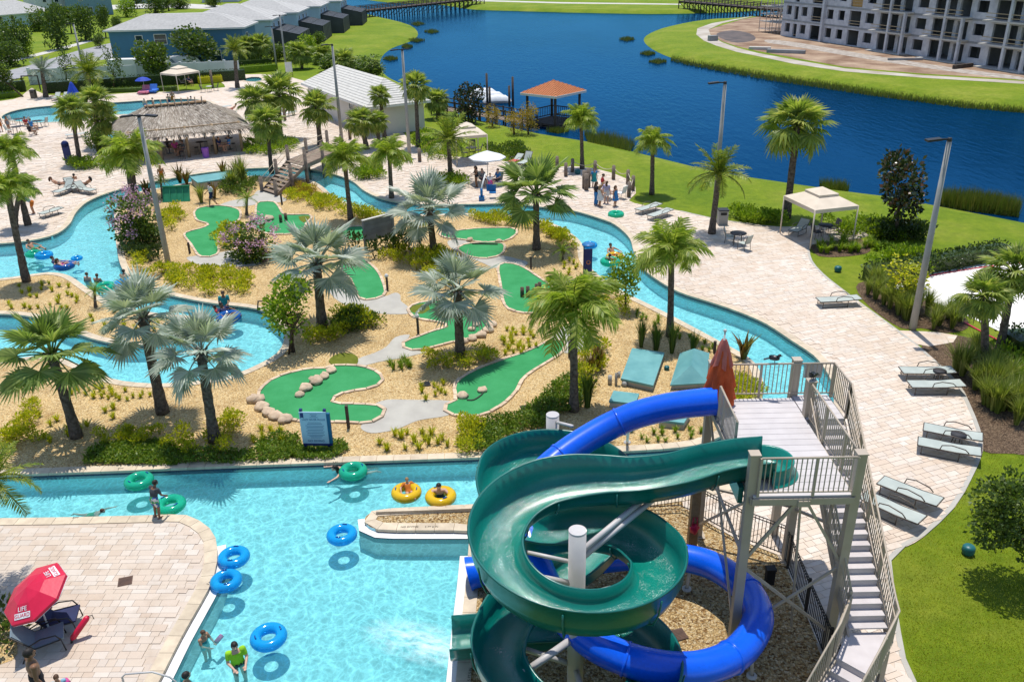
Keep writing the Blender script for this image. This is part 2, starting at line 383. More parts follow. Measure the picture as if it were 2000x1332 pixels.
# the upper pools lie within the deck: the lawn underneath is cut away with one wider hole each
def grow(u, d): return offset(u, -d)
R_ = 3000
lawn = sheet('lawn', [Vector((-R_, -60, 0)), Vector((R_, -60, 0)), Vector((R_, R_, 0)), Vector((-R_, R_, 0))], -.03, M_LAWN, [hole, lake_out, grow(U1, .4), grow(U2, .4), grow(U3, .3)])
mb = MB(); n = len(lake_edge)
vs = [(p.x, p.y, -.03) for p in lake_out] + [(p.x, p.y, LZ + .05) for p in lake_edge] + [(p.x, p.y, -1.5) for p in lake_in]
mb.add(vs, [(i + r * n, (i+1) % n + r * n, (i+1) % n + (r+1) * n, i + (r+1) * n) for r in (0, 1) for i in range(n)], 0, True)
tag(mb.obj('lake_bank', M_LAWN), kind='structure')
sheet('lake', lake_edge, LZ, M_LAKE)

# ---------------------------------------------------------------- the river and the pools
sheet('pool_floor', hole, -.82, M_FLOOR)
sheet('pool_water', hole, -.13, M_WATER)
DECK_BANK = [(-250,482),(-80,480),(0,476),(60,470),(108,458),(135,438),(148,415),(175,392),(235,370),(330,350),(400,338),(480,330),(560,328),(615,333),(660,343),(690,355),(712,373),(745,388),(790,397),(850,400),(930,399),(1000,398),(1060,405),(1120,412),(1175,428),(1203,440),(1231,466),(1240,495),(1262,530),(1321,568),(1387,590),(1440,608),(1496,632),(1545,664),(1590,694),(1612,720),(1627,748),(1631,776),(1626,806),(1610,835),(1580,868),(1530,905),(1470,930),(1400,952),(1330,967)]
FENCE_LINE = [(1335,990),(1400,1030),(1440,1052),(1528,1086),(1562,1170),(1612,1290),(1690,1450)]
DECK_RIM = [(1900,1500),(1790,1335),(1762,1250),(1745,1130),(1742,1078),(1772,1066),(1805,1047),(1865,990),(1900,930),(1920,880),(1915,840),(1895,790),(1870,745),(1800,680),(1755,645),(1700,605),(1620,545),(1590,515),(1582,495),(1587,477),(1640,470),(1700,460),(1640,440),(1530,444),(1470,437),(1400,428),(1330,412),(1262,402),(1228,392),(1242,378),(1230,352),(1165,330),(1105,325),(1060,330),(1000,318),(950,310),(885,306),(840,296),(800,280),(790,262),(700,205),(600,160),(540,148),(480,146),(430,160),(440,171),(345,179),(270,181),(190,186),(90,186),(62,172),(40,190),(0,198),(-120,212),(-400,260),(-400,490)]
bank = [G(*p) for p in smooth(DECK_BANK, False, 5)]
rim = [G(*p) for p in FENCE_LINE] + [G(*p) for p in smooth(DECK_RIM, False, 2)]
deck_poly = bank + rim
deck = sheet('pool_deck', deck_poly, 0, M_PAVE, [U1, U2, U3])
t = MB(); wall_strip(t, bank, -1.3, 0); t.obj('deck_wall', M_FLOOR, deck)
side_deck = -1 if area(deck_poly) < 0 else 1
coping(deck, bank, side_deck)
t = MB()
for r in (rim[:len(rim)],):
    e = resample(r[5:60], 1.0); nn = normals(e)
    for i in range(len(e) - 1):
        v, f = slab([e[i], e[i+1], e[i+1] + nn[i+1] * .15 * side_deck, e[i] + nn[i] * .15 * side_deck][::side_deck], -.05, .012); t.add(v, f)
t.obj('deck_edging', M_CONC, deck)
deck_cope = offset(bank, .36 * side_deck, False)
deck_pv = deck_cope + rim
items = paver_items(deck_pv, .35, .5, .26, .006, 9.0, holes=[U1, U2, U3])
pieces('paver', deck, items, M_PAVE1, 300, 9)
for u, nm in ((U1, 'upper_pool'), (U2, 'bar_pool'), (U3, 'spa_pool')):
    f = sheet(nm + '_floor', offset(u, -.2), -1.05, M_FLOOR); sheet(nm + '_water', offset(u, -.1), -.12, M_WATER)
    t = MB(); wall_strip(t, u, -1.1, .0, True); t.obj('pool_wall', M_FLOOR, f)
    t = MB(); wall_strip(t, offset(u, .01), -.28, -.03, True); t.obj('tile_band', M_TILE, f)
    e = resample(u, 1.2, True); nn = normals(e[:-1], True); nn.append(nn[0]); t = MB()
    for i in range(len(e) - 1):
        v, ff = slab([e[i] + nn[i] * .03, e[i] - nn[i] * .36, e[i+1] - nn[i+1] * .36, e[i+1] + nn[i+1] * .03], -.03, .03); t.add(v, [x[::-1] for x in ff])
    o = t.obj('coping_stone', M_COPE, f); o['kind'] = 'stuff'

def land(name, edge_px, rest_px, top, n=5, z=0, cope=True, wall=M_FLOOR):
    e = [G(p[0], p[1], z) for p in (smooth(edge_px, not rest_px, n) if n > 1 else edge_px)]; r = [G(*p) for p in rest_px]
    poly = e + r; sd = 1 if area(poly) > 0 else -1
    o = sheet(name, poly, z, top); t = MB(); wall_strip(t, e, -1.3, z, not rest_px); t.obj('bank_wall', wall, o)
    if cope: coping(o, e, sd, not rest_px)
    return o, e, poly, sd
BED_EDGE = [(-250,940),(-60,930),(70,925),(240,919),(400,912),(650,903),(940,893),(1200,882),(1340,872),(1400,855),(1445,828),(1478,795),(1490,760),(1482,725),(1462,700),(1400,665),(1300,612),(1220,572),(1170,540),(1143,510),(1136,478),(1115,457),(1080,438),(1020,424),(960,419),(900,418),(830,420),(770,419),(720,411),(680,399),(650,384),(630,366),(605,353),(560,347),(480,345),(400,352),(330,365),(270,376),(240,390),(226,412),(225,440),(230,490),(240,525),(262,548),(300,568),(400,590),(500,603),(530,618),(550,638),(557,660),(545,688),(505,713),(440,737),(330,750),(250,747),(200,735),(150,712),(100,695),(0,705),(-150,720),(-350,740)]
bed, bed_e, bed_poly, bed_sd = land('planting_bed', BED_EDGE, [(-350, 850), (-350, 945)], M_MULCH)
PEN = [(168,562),(200,583),(235,599),(300,612),(360,617),(392,622),(396,632),(372,650),(310,668),(255,674),(190,664),(140,646),(105,632),(60,618),(0,613),(-100,612),(-220,614),(-230,560),(-100,549),(0,545),(60,537),(100,533),(135,540)]
pen, pen_e, pen_poly, _ = land('island_bed', PEN, [], M_MULCH)
TERR = [(-250,1017),(0,1014),(140,1012),(298,1008),(343,1006),(371,1010),(396,1024),(414,1041),(421,1062),(422,1090),(419,1112),(410,1140),(396,1167),(350,1248),(311,1325),(262,1415),(232,1470)]
terr, terr_e, terr_poly, terr_sd = land('pool_terrace', TERR, [(-250, 1470)], m_paver('terrace_sheet', True, .02, .88))
inn = offset(terr_e, .37 * terr_sd, False) + [G(-250, 1470)]
pieces('paver', terr, paver_items(inn, -.02, .40, .27, .004, 4, wvar=True), M_PAVE2, 300, 9)
YARD = [(1330,967),(1250,978),(1150,985),(1050,988),(950,986),(840,991),(760,995),(732,998),(716,1007),(713,1017),(722,1028),(745,1034),(800,1035),(920,1035)]
YARD2 = [(917,1080),(912,1140),(905,1205),(896,1300),(888,1400),(884,1450)]
yard, yard_e, yard_poly, yard_sd = land('slide_yard', smooth(YARD, False, 4) + smooth(YARD2, False, 4), [(1690,1450)] + FENCE_LINE[::-1][1:], M_GRAVEL, n=1)
# white gutter ledges at the waterline, edged with navy tile
def ledge(parent, pts, side, w=.3):
    e = resample(pts, .5); nn = normals(e); a = [p - n_ * .004 * side for p, n_ in zip(e, nn)]; b = [p - n_ * w * side for p, n_ in zip(e, nn)]
    mb = MB(); m = len(e)
    for i in range(m - 1):
        q = [a[i], a[i+1], b[i+1], b[i]]; v, f = slab(q if side < 0 else q[::-1], -1.2, -.1); mb.add(v, f)
    mb.obj('gutter_ledge', M_WHITE, parent)
    t = MB(); wall_strip(t, [p - n_ * (w + .004) * side for p, n_ in zip(e, nn)], -.3, -.101); t.obj('ledge_tile', M_TILE, parent)
ledge(terr, [G(*p) for p in smooth(TERR[8:], False, 5)], terr_sd)
ledge(yard, [G(*p) for p in smooth([(716,1007),(713,1017),(722,1028),(745,1034),(800,1035),(920,1035)], False, 4)], yard_sd)
ledge(yard, [G(*p) for p in smooth(YARD2, False, 3)], yard_sd)
# planter kerb inside the yard nose
k_ = ground_pts([(735,1004),(850,1000),(950,996)], 0, False, 3) ; t = MB()
for i in range(len(k_) - 1):
    t.beam(k_[i] + Vector((0, 0, .05)), k_[i+1] + Vector((0, 0, .05)), .1, .16)
t.obj('planter_kerb', M_COPE, yard)

# ---------------------------------------------------------------- roads, paths, sand, dirt far and near
def patch(name, px, m, z=-.02, n=3, label=None):
    return sheet(name, ground_pts(px, 0, True, n) if n > 1 else [G(*p) for p in px], z, m)
patch('volleyball_court', [(1740,560),(1800,535),(1900,515),(2100,500),(2400,640),(2300,760),(2060,690),(1960,650),(1880,612),(1800,580)], M_SAND, -.012, 1)
patch('street_road', [(-100,165),(50,130),(150,100),(218,84),(240,80),(250,98),(228,112),(120,132),(40,152),(-80,190)], M_ROAD, -.02, 1)
patch('street_pavement', [(-100,136),(40,113),(130,90),(200,72),(205,74),(135,94),(45,117),(-95,142)], M_WALK, -.014, 1)
patch('far_street', [(180,12),(330,6),(480,14),(480,20),(330,16),(190,20)], M_WALK, -.018, 1)
patch('lakeside_path', [(1480,30),(1440,37),(1390,46),(1362,56),(1360,68),(1375,80),(1400,90),(1440,102),(1480,110),(1550,125),(1650,140),(1800,152),(2000,164),(2300,180),(2300,174),(2000,159),(1800,147),(1650,134),(1550,117),(1480,104),(1440,94),(1410,83),(1388,69),(1384,58),(1410,46),(1450,37)], M_SITEPATH, -.016, 1)
patch('far_path', [(880,-1),(1100,5),(1330,8),(1330,10),(1100,7.5),(880,1.5)], M_WALK, -.018, 1)
patch('building_site', [(1384,58),(1450,38),(1500,30),(1560,24),(1800,30),(2300,60),(2300,172),(2000,156),(1800,144),(1650,131),(1550,113),(1480,100),(1440,91),(1410,81),(1388,68)], M_DIRT, -.022, 1)
patch('bed_soil', [(1583,478),(1600,470),(1680,466),(1700,490),(1660,500),(1600,500)], M_SOIL, -.012)
patch('court_bed', [(1672,560),(1700,548),(1745,560),(1800,583),(1880,615),(1890,640),(1850,650),(1800,640),(1760,640),(1700,600)], M_SOIL, -.014)
patch('grass_bed', [(1800,680),(1830,655),(1900,660),(2020,700),(2150,800),(2100,890),(1980,885),(1922,880),(1915,840),(1895,790),(1870,745)], M_SOIL, -.014)
patch('court_walk', [(1755,645),(1830,648),(1870,655),(1862,668),(1815,676),(1792,672)], M_PAVE, -.008, 1)
# ---------------------------------------------------------------- mini golf greens, paths, rocks
def stone_mesh(i):
    return MB().ball((0, 0, 0), (.5, .5, .5), 8, 6, 0, True, .5, i + 3).mesh('stone_%d' % i, M_STONE)
STONES = [stone_mesh(i) for i in range(4)]
def green(px, label, stones=True, n=3, kerb_w=.12, big=()):
    e = ground_pts(px, 0, True, n)
    if area(e) < 0: e.reverse()
    c = sum(e, Vector()) / len(e); r = tag(empty('golf_green', c), label, 'golf green', 'greens of the mini golf course')
    loc = [p - c for p in e]
    MB().prism(loc, 0, .03).obj('turf', M_TURF, r)
    path = resample(e, .5, True); nn = normals(path[:-1], True); nn.append(nn[0])
    for i in range(len(path) - 1):
        a, b = path[i], path[i+1]; g = (b - a) * .03; m = (a + b) / 2
        if stones == 'none': break
        if any(inside(m, q) for q in big): continue
        h = random.uniform(.055, .085); w = kerb_w * random.uniform(.9, 1.25)
        q = [a + g - nn[i] * w, b - g - nn[i+1] * w, b - g + nn[i+1] * .02, a + g + nn[i] * .02]
        v, f = slab([p - c for p in q], -.02, h); MB().add(v, f).obj('border_stone', M_STONE, r)
    return r
GREENS = [
 ([(383,412),(395,406),(425,403),(455,407),(467,413),(468,425),(458,440),(440,452),(425,462),(424,478),(426,492),(418,500),(402,503),(388,498),(375,478),(361,460),(372,453),(395,447),(409,440),(403,436),(388,432),(381,421)], 'forked green mini golf lane beside the pink flowering tree and lamp post'),
 ([(503,399),(520,395),(535,396),(545,408),(553,420),(580,421),(604,421),(607,427),(597,437),(590,452),(560,458),(520,456),(488,438),(500,425)], 'green golf lane at the foot of the wooden footbridge, two stumps on it'),
 ([(664,450),(690,444),(712,445),(714,458),(708,471),(685,470),(670,463)], 'small green golf lane half hidden behind the grey slatted board'),
 ([(665,516),(700,505),(725,520),(741,540),(751,572),(738,582),(715,586),(702,581),(686,546),(668,530)], 'narrow green golf lane beside the lit bollard, left of the silver palm'),
 ([(862,455),(895,452),(926,448),(960,447),(1000,447),(1009,455),(998,465),(986,471),(950,474),(900,468),(867,464)], 'wide green golf lane nearest the upper river bend, two rocks at its step'),
 ([(895,486),(912,478),(950,475),(981,477),(984,485),(979,497),(955,505),(925,503),(905,496)], 'short rounded green just below the two rocks of the upper lane'),
 ([(975,520),(996,516),(1020,523),(1050,543),(1076,560),(1092,580),(1085,600),(1062,610),(1030,612),(1000,606),(986,594),(980,560)], 'green golf lane with four upright log stumps standing on it'),
 ([(800,602),(820,593),(850,589),(880,594),(902,614),(930,617),(948,624),(951,636),(940,648),(915,662),(885,668),(850,677),(818,684),(793,681),(791,668),(814,661),(845,649),(874,640),(870,632),(845,627),(815,622),(802,612)], 'curved green golf lane wrapping round the trunk of the central silver palm'),
 ([(1097,667),(1070,669),(1035,686),(980,705),(930,724),(897,744),(890,762),(894,782),(875,790),(872,803),(892,812),(930,812),(955,805),(985,786),(1006,765),(1021,738),(1060,712),(1098,687)], 'long green golf lane sweeping down to two round rocks near the slides'),
 ([(507,769),(525,748),(546,737),(575,728),(605,722),(640,721),(652,716),(690,716),(715,720),(735,728),(746,741),(738,752),(712,760),(681,764),(655,774),(645,785),(665,791),(695,791),(730,793),(746,797),(749,806),(740,817),(715,826),(670,824),(620,823),(570,820),(535,808),(512,790)], 'big kidney shaped green golf lane behind the blue rules sign'),
]
gr = [green(p, l) for p, l in GREENS]
for px_, par in (([(642,707),(650,697),(665,691),(685,691),(699,699),(697,713),(680,716),(655,715)], gr[9]), ([(800,601),(812,597),(830,594),(840,604),(825,614),(805,611)], gr[7]), ([(583,424),(604,423),(605,429),(592,436)], gr[1])):
    e = ground_pts(px_, 0, True, 2)
    if area(e) < 0: e.reverse()
    c = par.location; MB().prism([p - c for p in e], .02, .036).obj('rough_turf', M_ROUGH, par)
PATHS = [[(364,504),(390,499),(425,494),(460,491),(500,508),(508,517),(470,521),(430,521),(385,516)],
 [(640,560),(662,552),(690,572),(705,584),(748,580),(772,572),(782,577),(783,588),(798,600),(802,612),(770,614),(735,612),(690,602),(655,584)],
 [(700,701),(730,690),(755,677),(772,659),(800,654),(792,669),(795,681),(820,686),(832,688),(783,700),(740,707),(702,716)],
 [(730,792),(755,781),(800,781),(881,783),(874,795),(876,811),(818,821),(782,836),(755,843),(725,846),(706,838),(709,828),(740,818),(749,806)],
 [(876,470),(908,470),(918,477),(897,485),(903,497),(925,504),(955,506),(982,500),(1010,506),(1031,513),(1018,523),(996,516),(968,524),(945,515),(912,501),(880,484)],
 [(1072,666),(1090,650),(1105,636),(1140,648),(1157,667),(1147,686),(1110,690),(1098,686),(1097,668)],
 [(490,385),(505,372),(535,378),(560,390),(545,396),(520,395),(500,400),(470,404),(425,404),(450,393)]]
for p in PATHS: patch('golf_path', p, M_CONC, .012, 3)
def rock(px, py, w, label, tall=.55, z=.02):
    c = G(px, py); s = w / pxsize(c)
    o = link('rock', random.choice(STONES), None, c + Vector((0, 0, z + s * tall * .25)), (0, 0, random.random() * 6), (s, s * .8, s * tall))
    return tag(o, label, 'rock', 'pale rocks on the golf greens')
for a in [(648,727,24,'pale rock nearest the olive turf end of the rock row'),(634,738,24,'second pale rock from the olive turf in the rock row'),(617,748,32,'largest pale rock in the middle of the rock row'),(597,762,30,'pale rock second from the front end of the rock row'),(586,774,22,'small pale rock at the front end of the rock row'),
          (903,776,26,'flat pale rock on the path side edge of the long green'),(943,765,22,'round pale rock alone on the long green near the slides'),(918,471,16,'pale rock at the left end of the upper lane step'),(974,474,15,'pale rock at the right end of the upper lane step'),
          (929,637,19,'pale rock inside the curved lane, back of the pair'),(921,646,18,'pale rock inside the curved lane, front of the pair'),(525,431,22,'low reddish rock on the lane below the footbridge')]: rock(*a)
for i, (x, y, w) in enumerate([(500,783,34),(511,797,32),(524,808,30),(540,816,30),(557,822,30),(960,636,24),(955,647,24),(940,657,24),(923,663,22),(905,669,20)]):
    c = G(x, y); s = w / pxsize(c); par = gr[9] if i < 5 else gr[7]
    link('boulder', STONES[i % 4], par, c - par.location + Vector((0, 0, .08)), (0, 0, i), (s * 1.1, s * .9, s * .55))
M_LOG = mat('weathered_log', (.16, .12, .08), (.07, .055, .04), 5, .9, bump=.5)
def stump(px, py, h, label):
    c = G(px, py); r = .11
    b = MB().cyl((0, 0, 0), (0, 0, h), r, r * .95, 10); b.tube([(0, 0, h), (0, 0, h + .015)], [r * .8, r * .75], 10)
    return tag(b.obj('log_stump', M_LOG, None, c + Vector((0, 0, .03))), label, 'stump', 'log stumps on the golf greens')
for a in [(1020,580,.5,'leftmost log stump of the four on the green lane'),(1031,580,.55,'second log stump from the river bed side pair'),(1048,575,.55,'third log stump, taller one of the right pair'),(1054,570,.5,'rearmost log stump of the four on the green'),(549,435,.5,'left of two log stumps below the footbridge'),(559,432,.5,'right of two log stumps below the footbridge')]: stump(*a)
M_RAIL = mat('dark_step_edge', (.05, .08, .05), (.03, .05, .03), 4, .8)
b = MB(); b.beam(G(922,478) + Vector((0, 0, .05)), G(972,479) + Vector((0, 0, .05)), .08, .1); p_ = gr[5]
o = b.obj('step_edge', M_RAIL, p_); o.location = -p_.location
b = MB(); b.tube([p + Vector((0, 0, .05)) for p in ground_pts([(912,783),(925,783),(938,775),(943,770)], 0, False, 3)], .035, 6); o = b.obj('step_edge', M_RAIL, gr[8]); o.location = -gr[8].location
# ---------------------------------------------------------------- slide tower
M_TAN = mat('tan_painted_steel', (.44, .37, .29), (.40, .335, .26), 2, .5, .4, obj=False)
M_PLANK = mat('grey_composite_plank', (.56, .53, .53), (.50, .47, .47), 2, .75, var=.06, obj=False, bump=.1)
M_TREAD = mat('stair_tread', (.56, .52, .52), (.50, .46, .46), 3, .8, var=.05, obj=False)
tower = tag(empty('slide_tower', (6.9, 19, 0)), 'tan steel slide tower with a railed platform and long stair', 'tower')
T0 = tower.location.copy()
def tpart(mb, name, m, parent=tower):
    o = mb.obj(name, m, parent)
    if parent is tower: o.location = -T0
    return o
PX0, PX1, PY0, PY1, PZ = 5.62, 8.02, 16.72, 21.5, 5.0
posts = [(5.62, 16.9, 6.08), (8.1, 16.85, 6.08), (8.12, 20.45, 6.08), (5.72, 21.7, 6.08), (8.1, 21.68, 6.12)]
for x, y, h in posts:
    b = MB().box((x - .11, y - .11, 0), (x + .11, y + .11, h)); b.box((x - .13, y - .13, h), (x + .13, y + .13, h + .03)); b.box((x - .2, y - .2, 0), (x + .2, y + .2, .03))
    tpart(b, 'post', M_TAN)
x = PY0; i = 0
while x < PY1 - .05:                                   # deck planks across the platform, gaps between
    b = MB().box((PX0 + .03, x, PZ - .04), (PX1, x + .268, PZ)); tpart(b, 'deck_plank', M_PLANK); x += .28
x = 20.25
while x < PY1 - .05:
    b = MB().box((8.05, x, PZ - .04), (9.08, x + .268, PZ)); tpart(b, 'deck_plank', M_PLANK); x += .28
fr = MB()
for a, c_ in (((5.62, 16.7), (8.05, 16.7)), ((5.62, 21.52), (9.12, 21.52)), ((5.62, 16.7), (5.62, 21.5)), ((8.04, 16.7), (8.04, 21.5)), ((9.1, 20.3), (9.1, 21.5)), ((6.8, 16.75), (6.8, 21.5))):
    fr.beam((*a, PZ - .14), (*c_, PZ - .14), .08, .18)
for y in (18.3, 19.9): fr.beam((5.6, y, PZ - .14), (8.05, y, PZ - .14), .08, .18)
fr.box((6.7, 16.62, PZ - .26), (6.98, 16.78, PZ - .1))
tpart(fr, 'platform_frame', M_TAN)
def brace(p, q, w=.07): tpart(MB().beam(p, q, w, w), 'brace', M_TAN)
brace((5.62, 16.9, 2.9), (6.75, 16.8, 4.8)); brace((8.1, 16.85, 2.8), (6.95, 16.8, 4.8))
brace((5.62, 16.9, 2.8), (8.1, 16.85, .6)); brace((8.1, 16.85, 2.8), (5.62, 16.9, .6), .06)
brace((5.7, 17, 2.9), (5.72, 21.6, 2.9)); brace((5.72, 21.65, 1.9), (8.1, 20.5, 1.9)); brace((5.65, 17, .5), (5.7, 21.6, 4.7), .06); brace((5.72, 21.6, .5), (5.65, 17, 4.7), .06)
brace((8.12, 20.4, 1.9), (9.1, 19.5, 1.9)); brace((6.84, 16.85, 4.8), (7.4, 17.6, .1), .05)
def railing(pts, name='railing', h=1.05, gap=.12, low=.1, both=True, mid=False, rad=.022):
    r = tpart(MB(), name, M_TAN); mb = MB()
    P = [Vector(p) for p in pts]; up = Vector((0, 0, h)); lo = Vector((0, 0, low))
    mb.tube([p + up for p in P], rad * 1.3, 6); mb.tube([p + lo for p in P], rad, 5)
    if mid: mb.tube([p + up * .8 + Vector((-.06, 0, 0)) for p in P], rad, 6)
    me = mb.mesh(name, M_TAN); r.data = me
    q = resample(P, gap); bar = {}
    for k, p in enumerate(q):
        big = k % 11 == 0 or k == len(q) - 1; w = .03 if big else .011
        b = MB().box((p.x - w, p.y - w, p.z + (low if not big else -.02)), (p.x + w, p.y + w, p.z + h)); b.obj('rail_post' if big else 'baluster', M_TAN, r)
    return r
railing([(5.75, 21.6, PZ), (9.14, 21.55, PZ)])
railing([(9.14, 21.5, PZ), (9.14, 20.3, PZ)])
railing([(5.75, 16.74, PZ), (8.0, 16.72, PZ)])
railing([(5.6, 18.45, PZ), (5.62, 20.3, PZ)])
railing([(8.09, 20.4, PZ), (8.09, 16.95, PZ)])
# main flight: 20 risers down to the landing, then a turn towards the lawn path
NR = 20; y_top, y_bot, z_bot = 20.25, 15.95, 1.42; dy = (y_top - y_bot) / (NR - 1); dz = (PZ - z_bot) / NR
for i in range(1, NR):
    z = PZ - dz * i; y = y_top - dy * (i - 1)
    b = MB().box((8.15, y - dy - .02, z - .04), (9.08, y, z)); b.box((8.15, y - .012, z), (9.08, y + .008, z + dz - .045)); tpart(b, 'stair_step', M_TREAD)
for x in (8.115, 9.115):
    b = MB().beam((x, y_top + .1, PZ - .2), (x, y_bot - .05, z_bot - .1), .05, .26); tpart(b, 'stringer', M_TAN)
land_p = [(8.12, 15.97), (9.14, 15.97), (9.02, 15.6), (8.2, 14.55), (7.58, 15.18)]
tpart(MB().prism(land_p, z_bot - .06, z_bot), 'landing', M_TREAD)
dirv = Vector((-.72, -.69, 0)); a0, b0 = Vector((7.58, 15.18, 0)), Vector((8.2, 14.55, 0))
for i in range(8):
    z = z_bot - .178 * (i + 1); o_ = dirv * (.28 * i)
    q = [a0 + o_, a0 + o_ + dirv * .3, b0 + o_ + dirv * .3, b0 + o_]; q = q if area(q) > 0 else q[::-1]
    b = MB().prism(q, z - .05, z); q2 = [a0 + o_ + dirv * .01, b0 + o_ + dirv * .01, b0 + o_ - dirv * .01, a0 + o_ - dirv * .01]
    q2 = q2 if area(q2) > 0 else q2[::-1]; b.prism(q2, z, z + .13); tpart(b, 'stair_step', M_TREAD)
for c_ in (a0, b0): tpart(MB().beam(c_ + Vector((0, 0, z_bot - .12)), c_ + dirv * 2.3 + Vector((0, 0, .0)), .05, .22), 'stringer', M_TAN)
end_ = dirv * 2.2
railing([(9.16, 20.3, PZ), (9.16, 15.98, z_bot), (9.06, 15.55, z_bot), (8.24, 14.5, z_bot), tuple(Vector((8.24, 14.5, .05)) + end_)], 'stair_railing', 1.05, .13, mid=True)
railing([(8.12, 20.2, PZ - .1), (8.12, 16.15, z_bot + .18)], 'stair_railing', 1.0, .13, mid=True)
railing([(8.12, 16.1, z_bot), (7.54, 15.2, z_bot), tuple(Vector((7.54, 15.2, .05)) + end_)], 'stair_railing', 1.05, .13, mid=True)
for p in ((8.9, 15.45), (8.2, 14.75), (7.7, 15.25)): tpart(MB().box((p[0] - .06, p[1] - .06, 0), (p[0] + .06, p[1] + .06, z_bot - .06)), 'landing_leg', M_TAN)
# notice board on the back railing
M_SIGNGREY = mat('grey_notice', (.52, .50, .50), (.46, .45, .46), 2, .6)
tag(MB().box((8.35, 21.63, 5.55), (8.85, 21.66, 6.02)).obj('notice_board', M_SIGNGREY), 'blank grey notice plate on the tower back railing', 'notice')

# ---------------------------------------------------------------- green flume and blue tube
def m_gel(name, c, c2, rough=.3):
    k = NT(name); p = k.pos(); col = k.ramp(k.noise(p, .9, 4), [(.3, c2), (.7, c)])
    col = k.mix(.25, col, k.ramp(k.noise(p, 14, 4, .7), [(.35, (.7, .7, .7)), (.6, (1.15, 1.15, 1.15))]), 'MULTIPLY')
    return k.end(k.bsdf(col, rough, .5, 0, k.bump(k.noise(p, 5, 3), .06, .02), **{'Coat Weight': .08, 'Coat Roughness': .12}))
M_GREEN = m_gel('green_gelcoat', (.003, .13, .11), (.002, .10, .085))
M_GREENIN = m_gel('green_wet_gelcoat', (.003, .21, .165), (.002, .155, .125), .3)
M_BLUE = m_gel('blue_gelcoat', (.003, .12, .84), (.002, .095, .70), .25)
def m_flow():
    k = NT('running_water'); p = k.pos(); v = k.n('TexVoronoi', {'Vector': p, 'Scale': 26}, feature='DISTANCE_TO_EDGE').outputs[0]
    n1 = k.noise(p, 1.6, 4, .7); n2 = k.noise(p, 30, 3, .7)
    f = k.math('MULTIPLY', k.ramp(n1, [(.48, (0, 0, 0)), (.72, (.55, .55, .55))]), k.ramp(n2, [(.5, (0, 0, 0)), (.62, (1, 1, 1))]))
    a = k.n('BsdfTransparent', {0: (.93, 1, .98, 1)}).outputs[0]; g = k.n('BsdfGlossy', {0: (1, 1, 1, 1), 1: .06, 'Normal': k.bump(n2, .5, .03)}).outputs[0]
    w = k.n('BsdfDiffuse', {0: (.75, .9, .85, 1)}).outputs[0]
    s1 = k.n('MixShader', {0: .035, 1: a, 2: g}).outputs[0]
    return k.end(k.n('MixShader', {0: f, 1: s1, 2: w}).outputs[0])
M_FLOW = m_flow()
CX, CY, RR = 1.37, 15.4, 1.82
path = [(6.25, 17.75, 5.05, 0), (5.6, 17.72, 5.02, 0), (4.8, 17.55, 4.98, 0), (3.9, 17.22, 4.93, .1), (2.9, 17.1, 4.85, .3), (2.1, 17.2, 4.76, .6), (1.37, 17.22, 4.68, .9)]
def arc(cx, cy, r, a0, a1, z0, z1, n, bank, skip=0):
    return [(cx + r * cos(a0 + (a1 - a0) * i / n), cy + r * sin(a0 + (a1 - a0) * i / n), z0 + (z1 - z0) * i / n, bank) for i in range(skip, n + 1)]
path += arc(CX, CY, RR, pi / 2, 2 * pi, 4.68, 3.78, 12, 1, 1)
path += arc(CX, CY + .02, 1.76, 2 * pi, 2.5 * pi, 3.78, 3.38, 5, 1, 1)
path += [(.55, 17.35, 3.22, .5), (-.1, 18.1, 3.08, -.2), (-.42, 19.2, 2.95, -.9)]
path += arc(1.24, 20.15, 1.64, pi, 0, 2.85, 2.4, 8, -1)
path += [(2.68, 18.9, 2.22, -.7), (1.9, 17.8, 2.05, -.2), (.85, 16.95, 1.92, .3), (-.05, 16.1, 1.82, .8)]
path += arc(CX, 15.0, 1.83, pi, 2.5 * pi, 1.7, .62, 12, 1)
path += [(.5, 16.84, .52, .4), (-.4, 16.82, .42, 0), (-1.75, 16.8, .3, 0)]
P_ = smooth([Vector(p[:3]) for p in path], False, 4); B_ = smooth([Vector((p[3], 0, 0)) for p in path], False, 4)
def bank_z(x, z, bk):
    xo, b_ = x * (1 if bk >= 0 else -1), abs(bk); return z * (1 + .42 * b_ if xo > 0 else 1 - .22 * b_) + max(0, xo) * .12 * b_
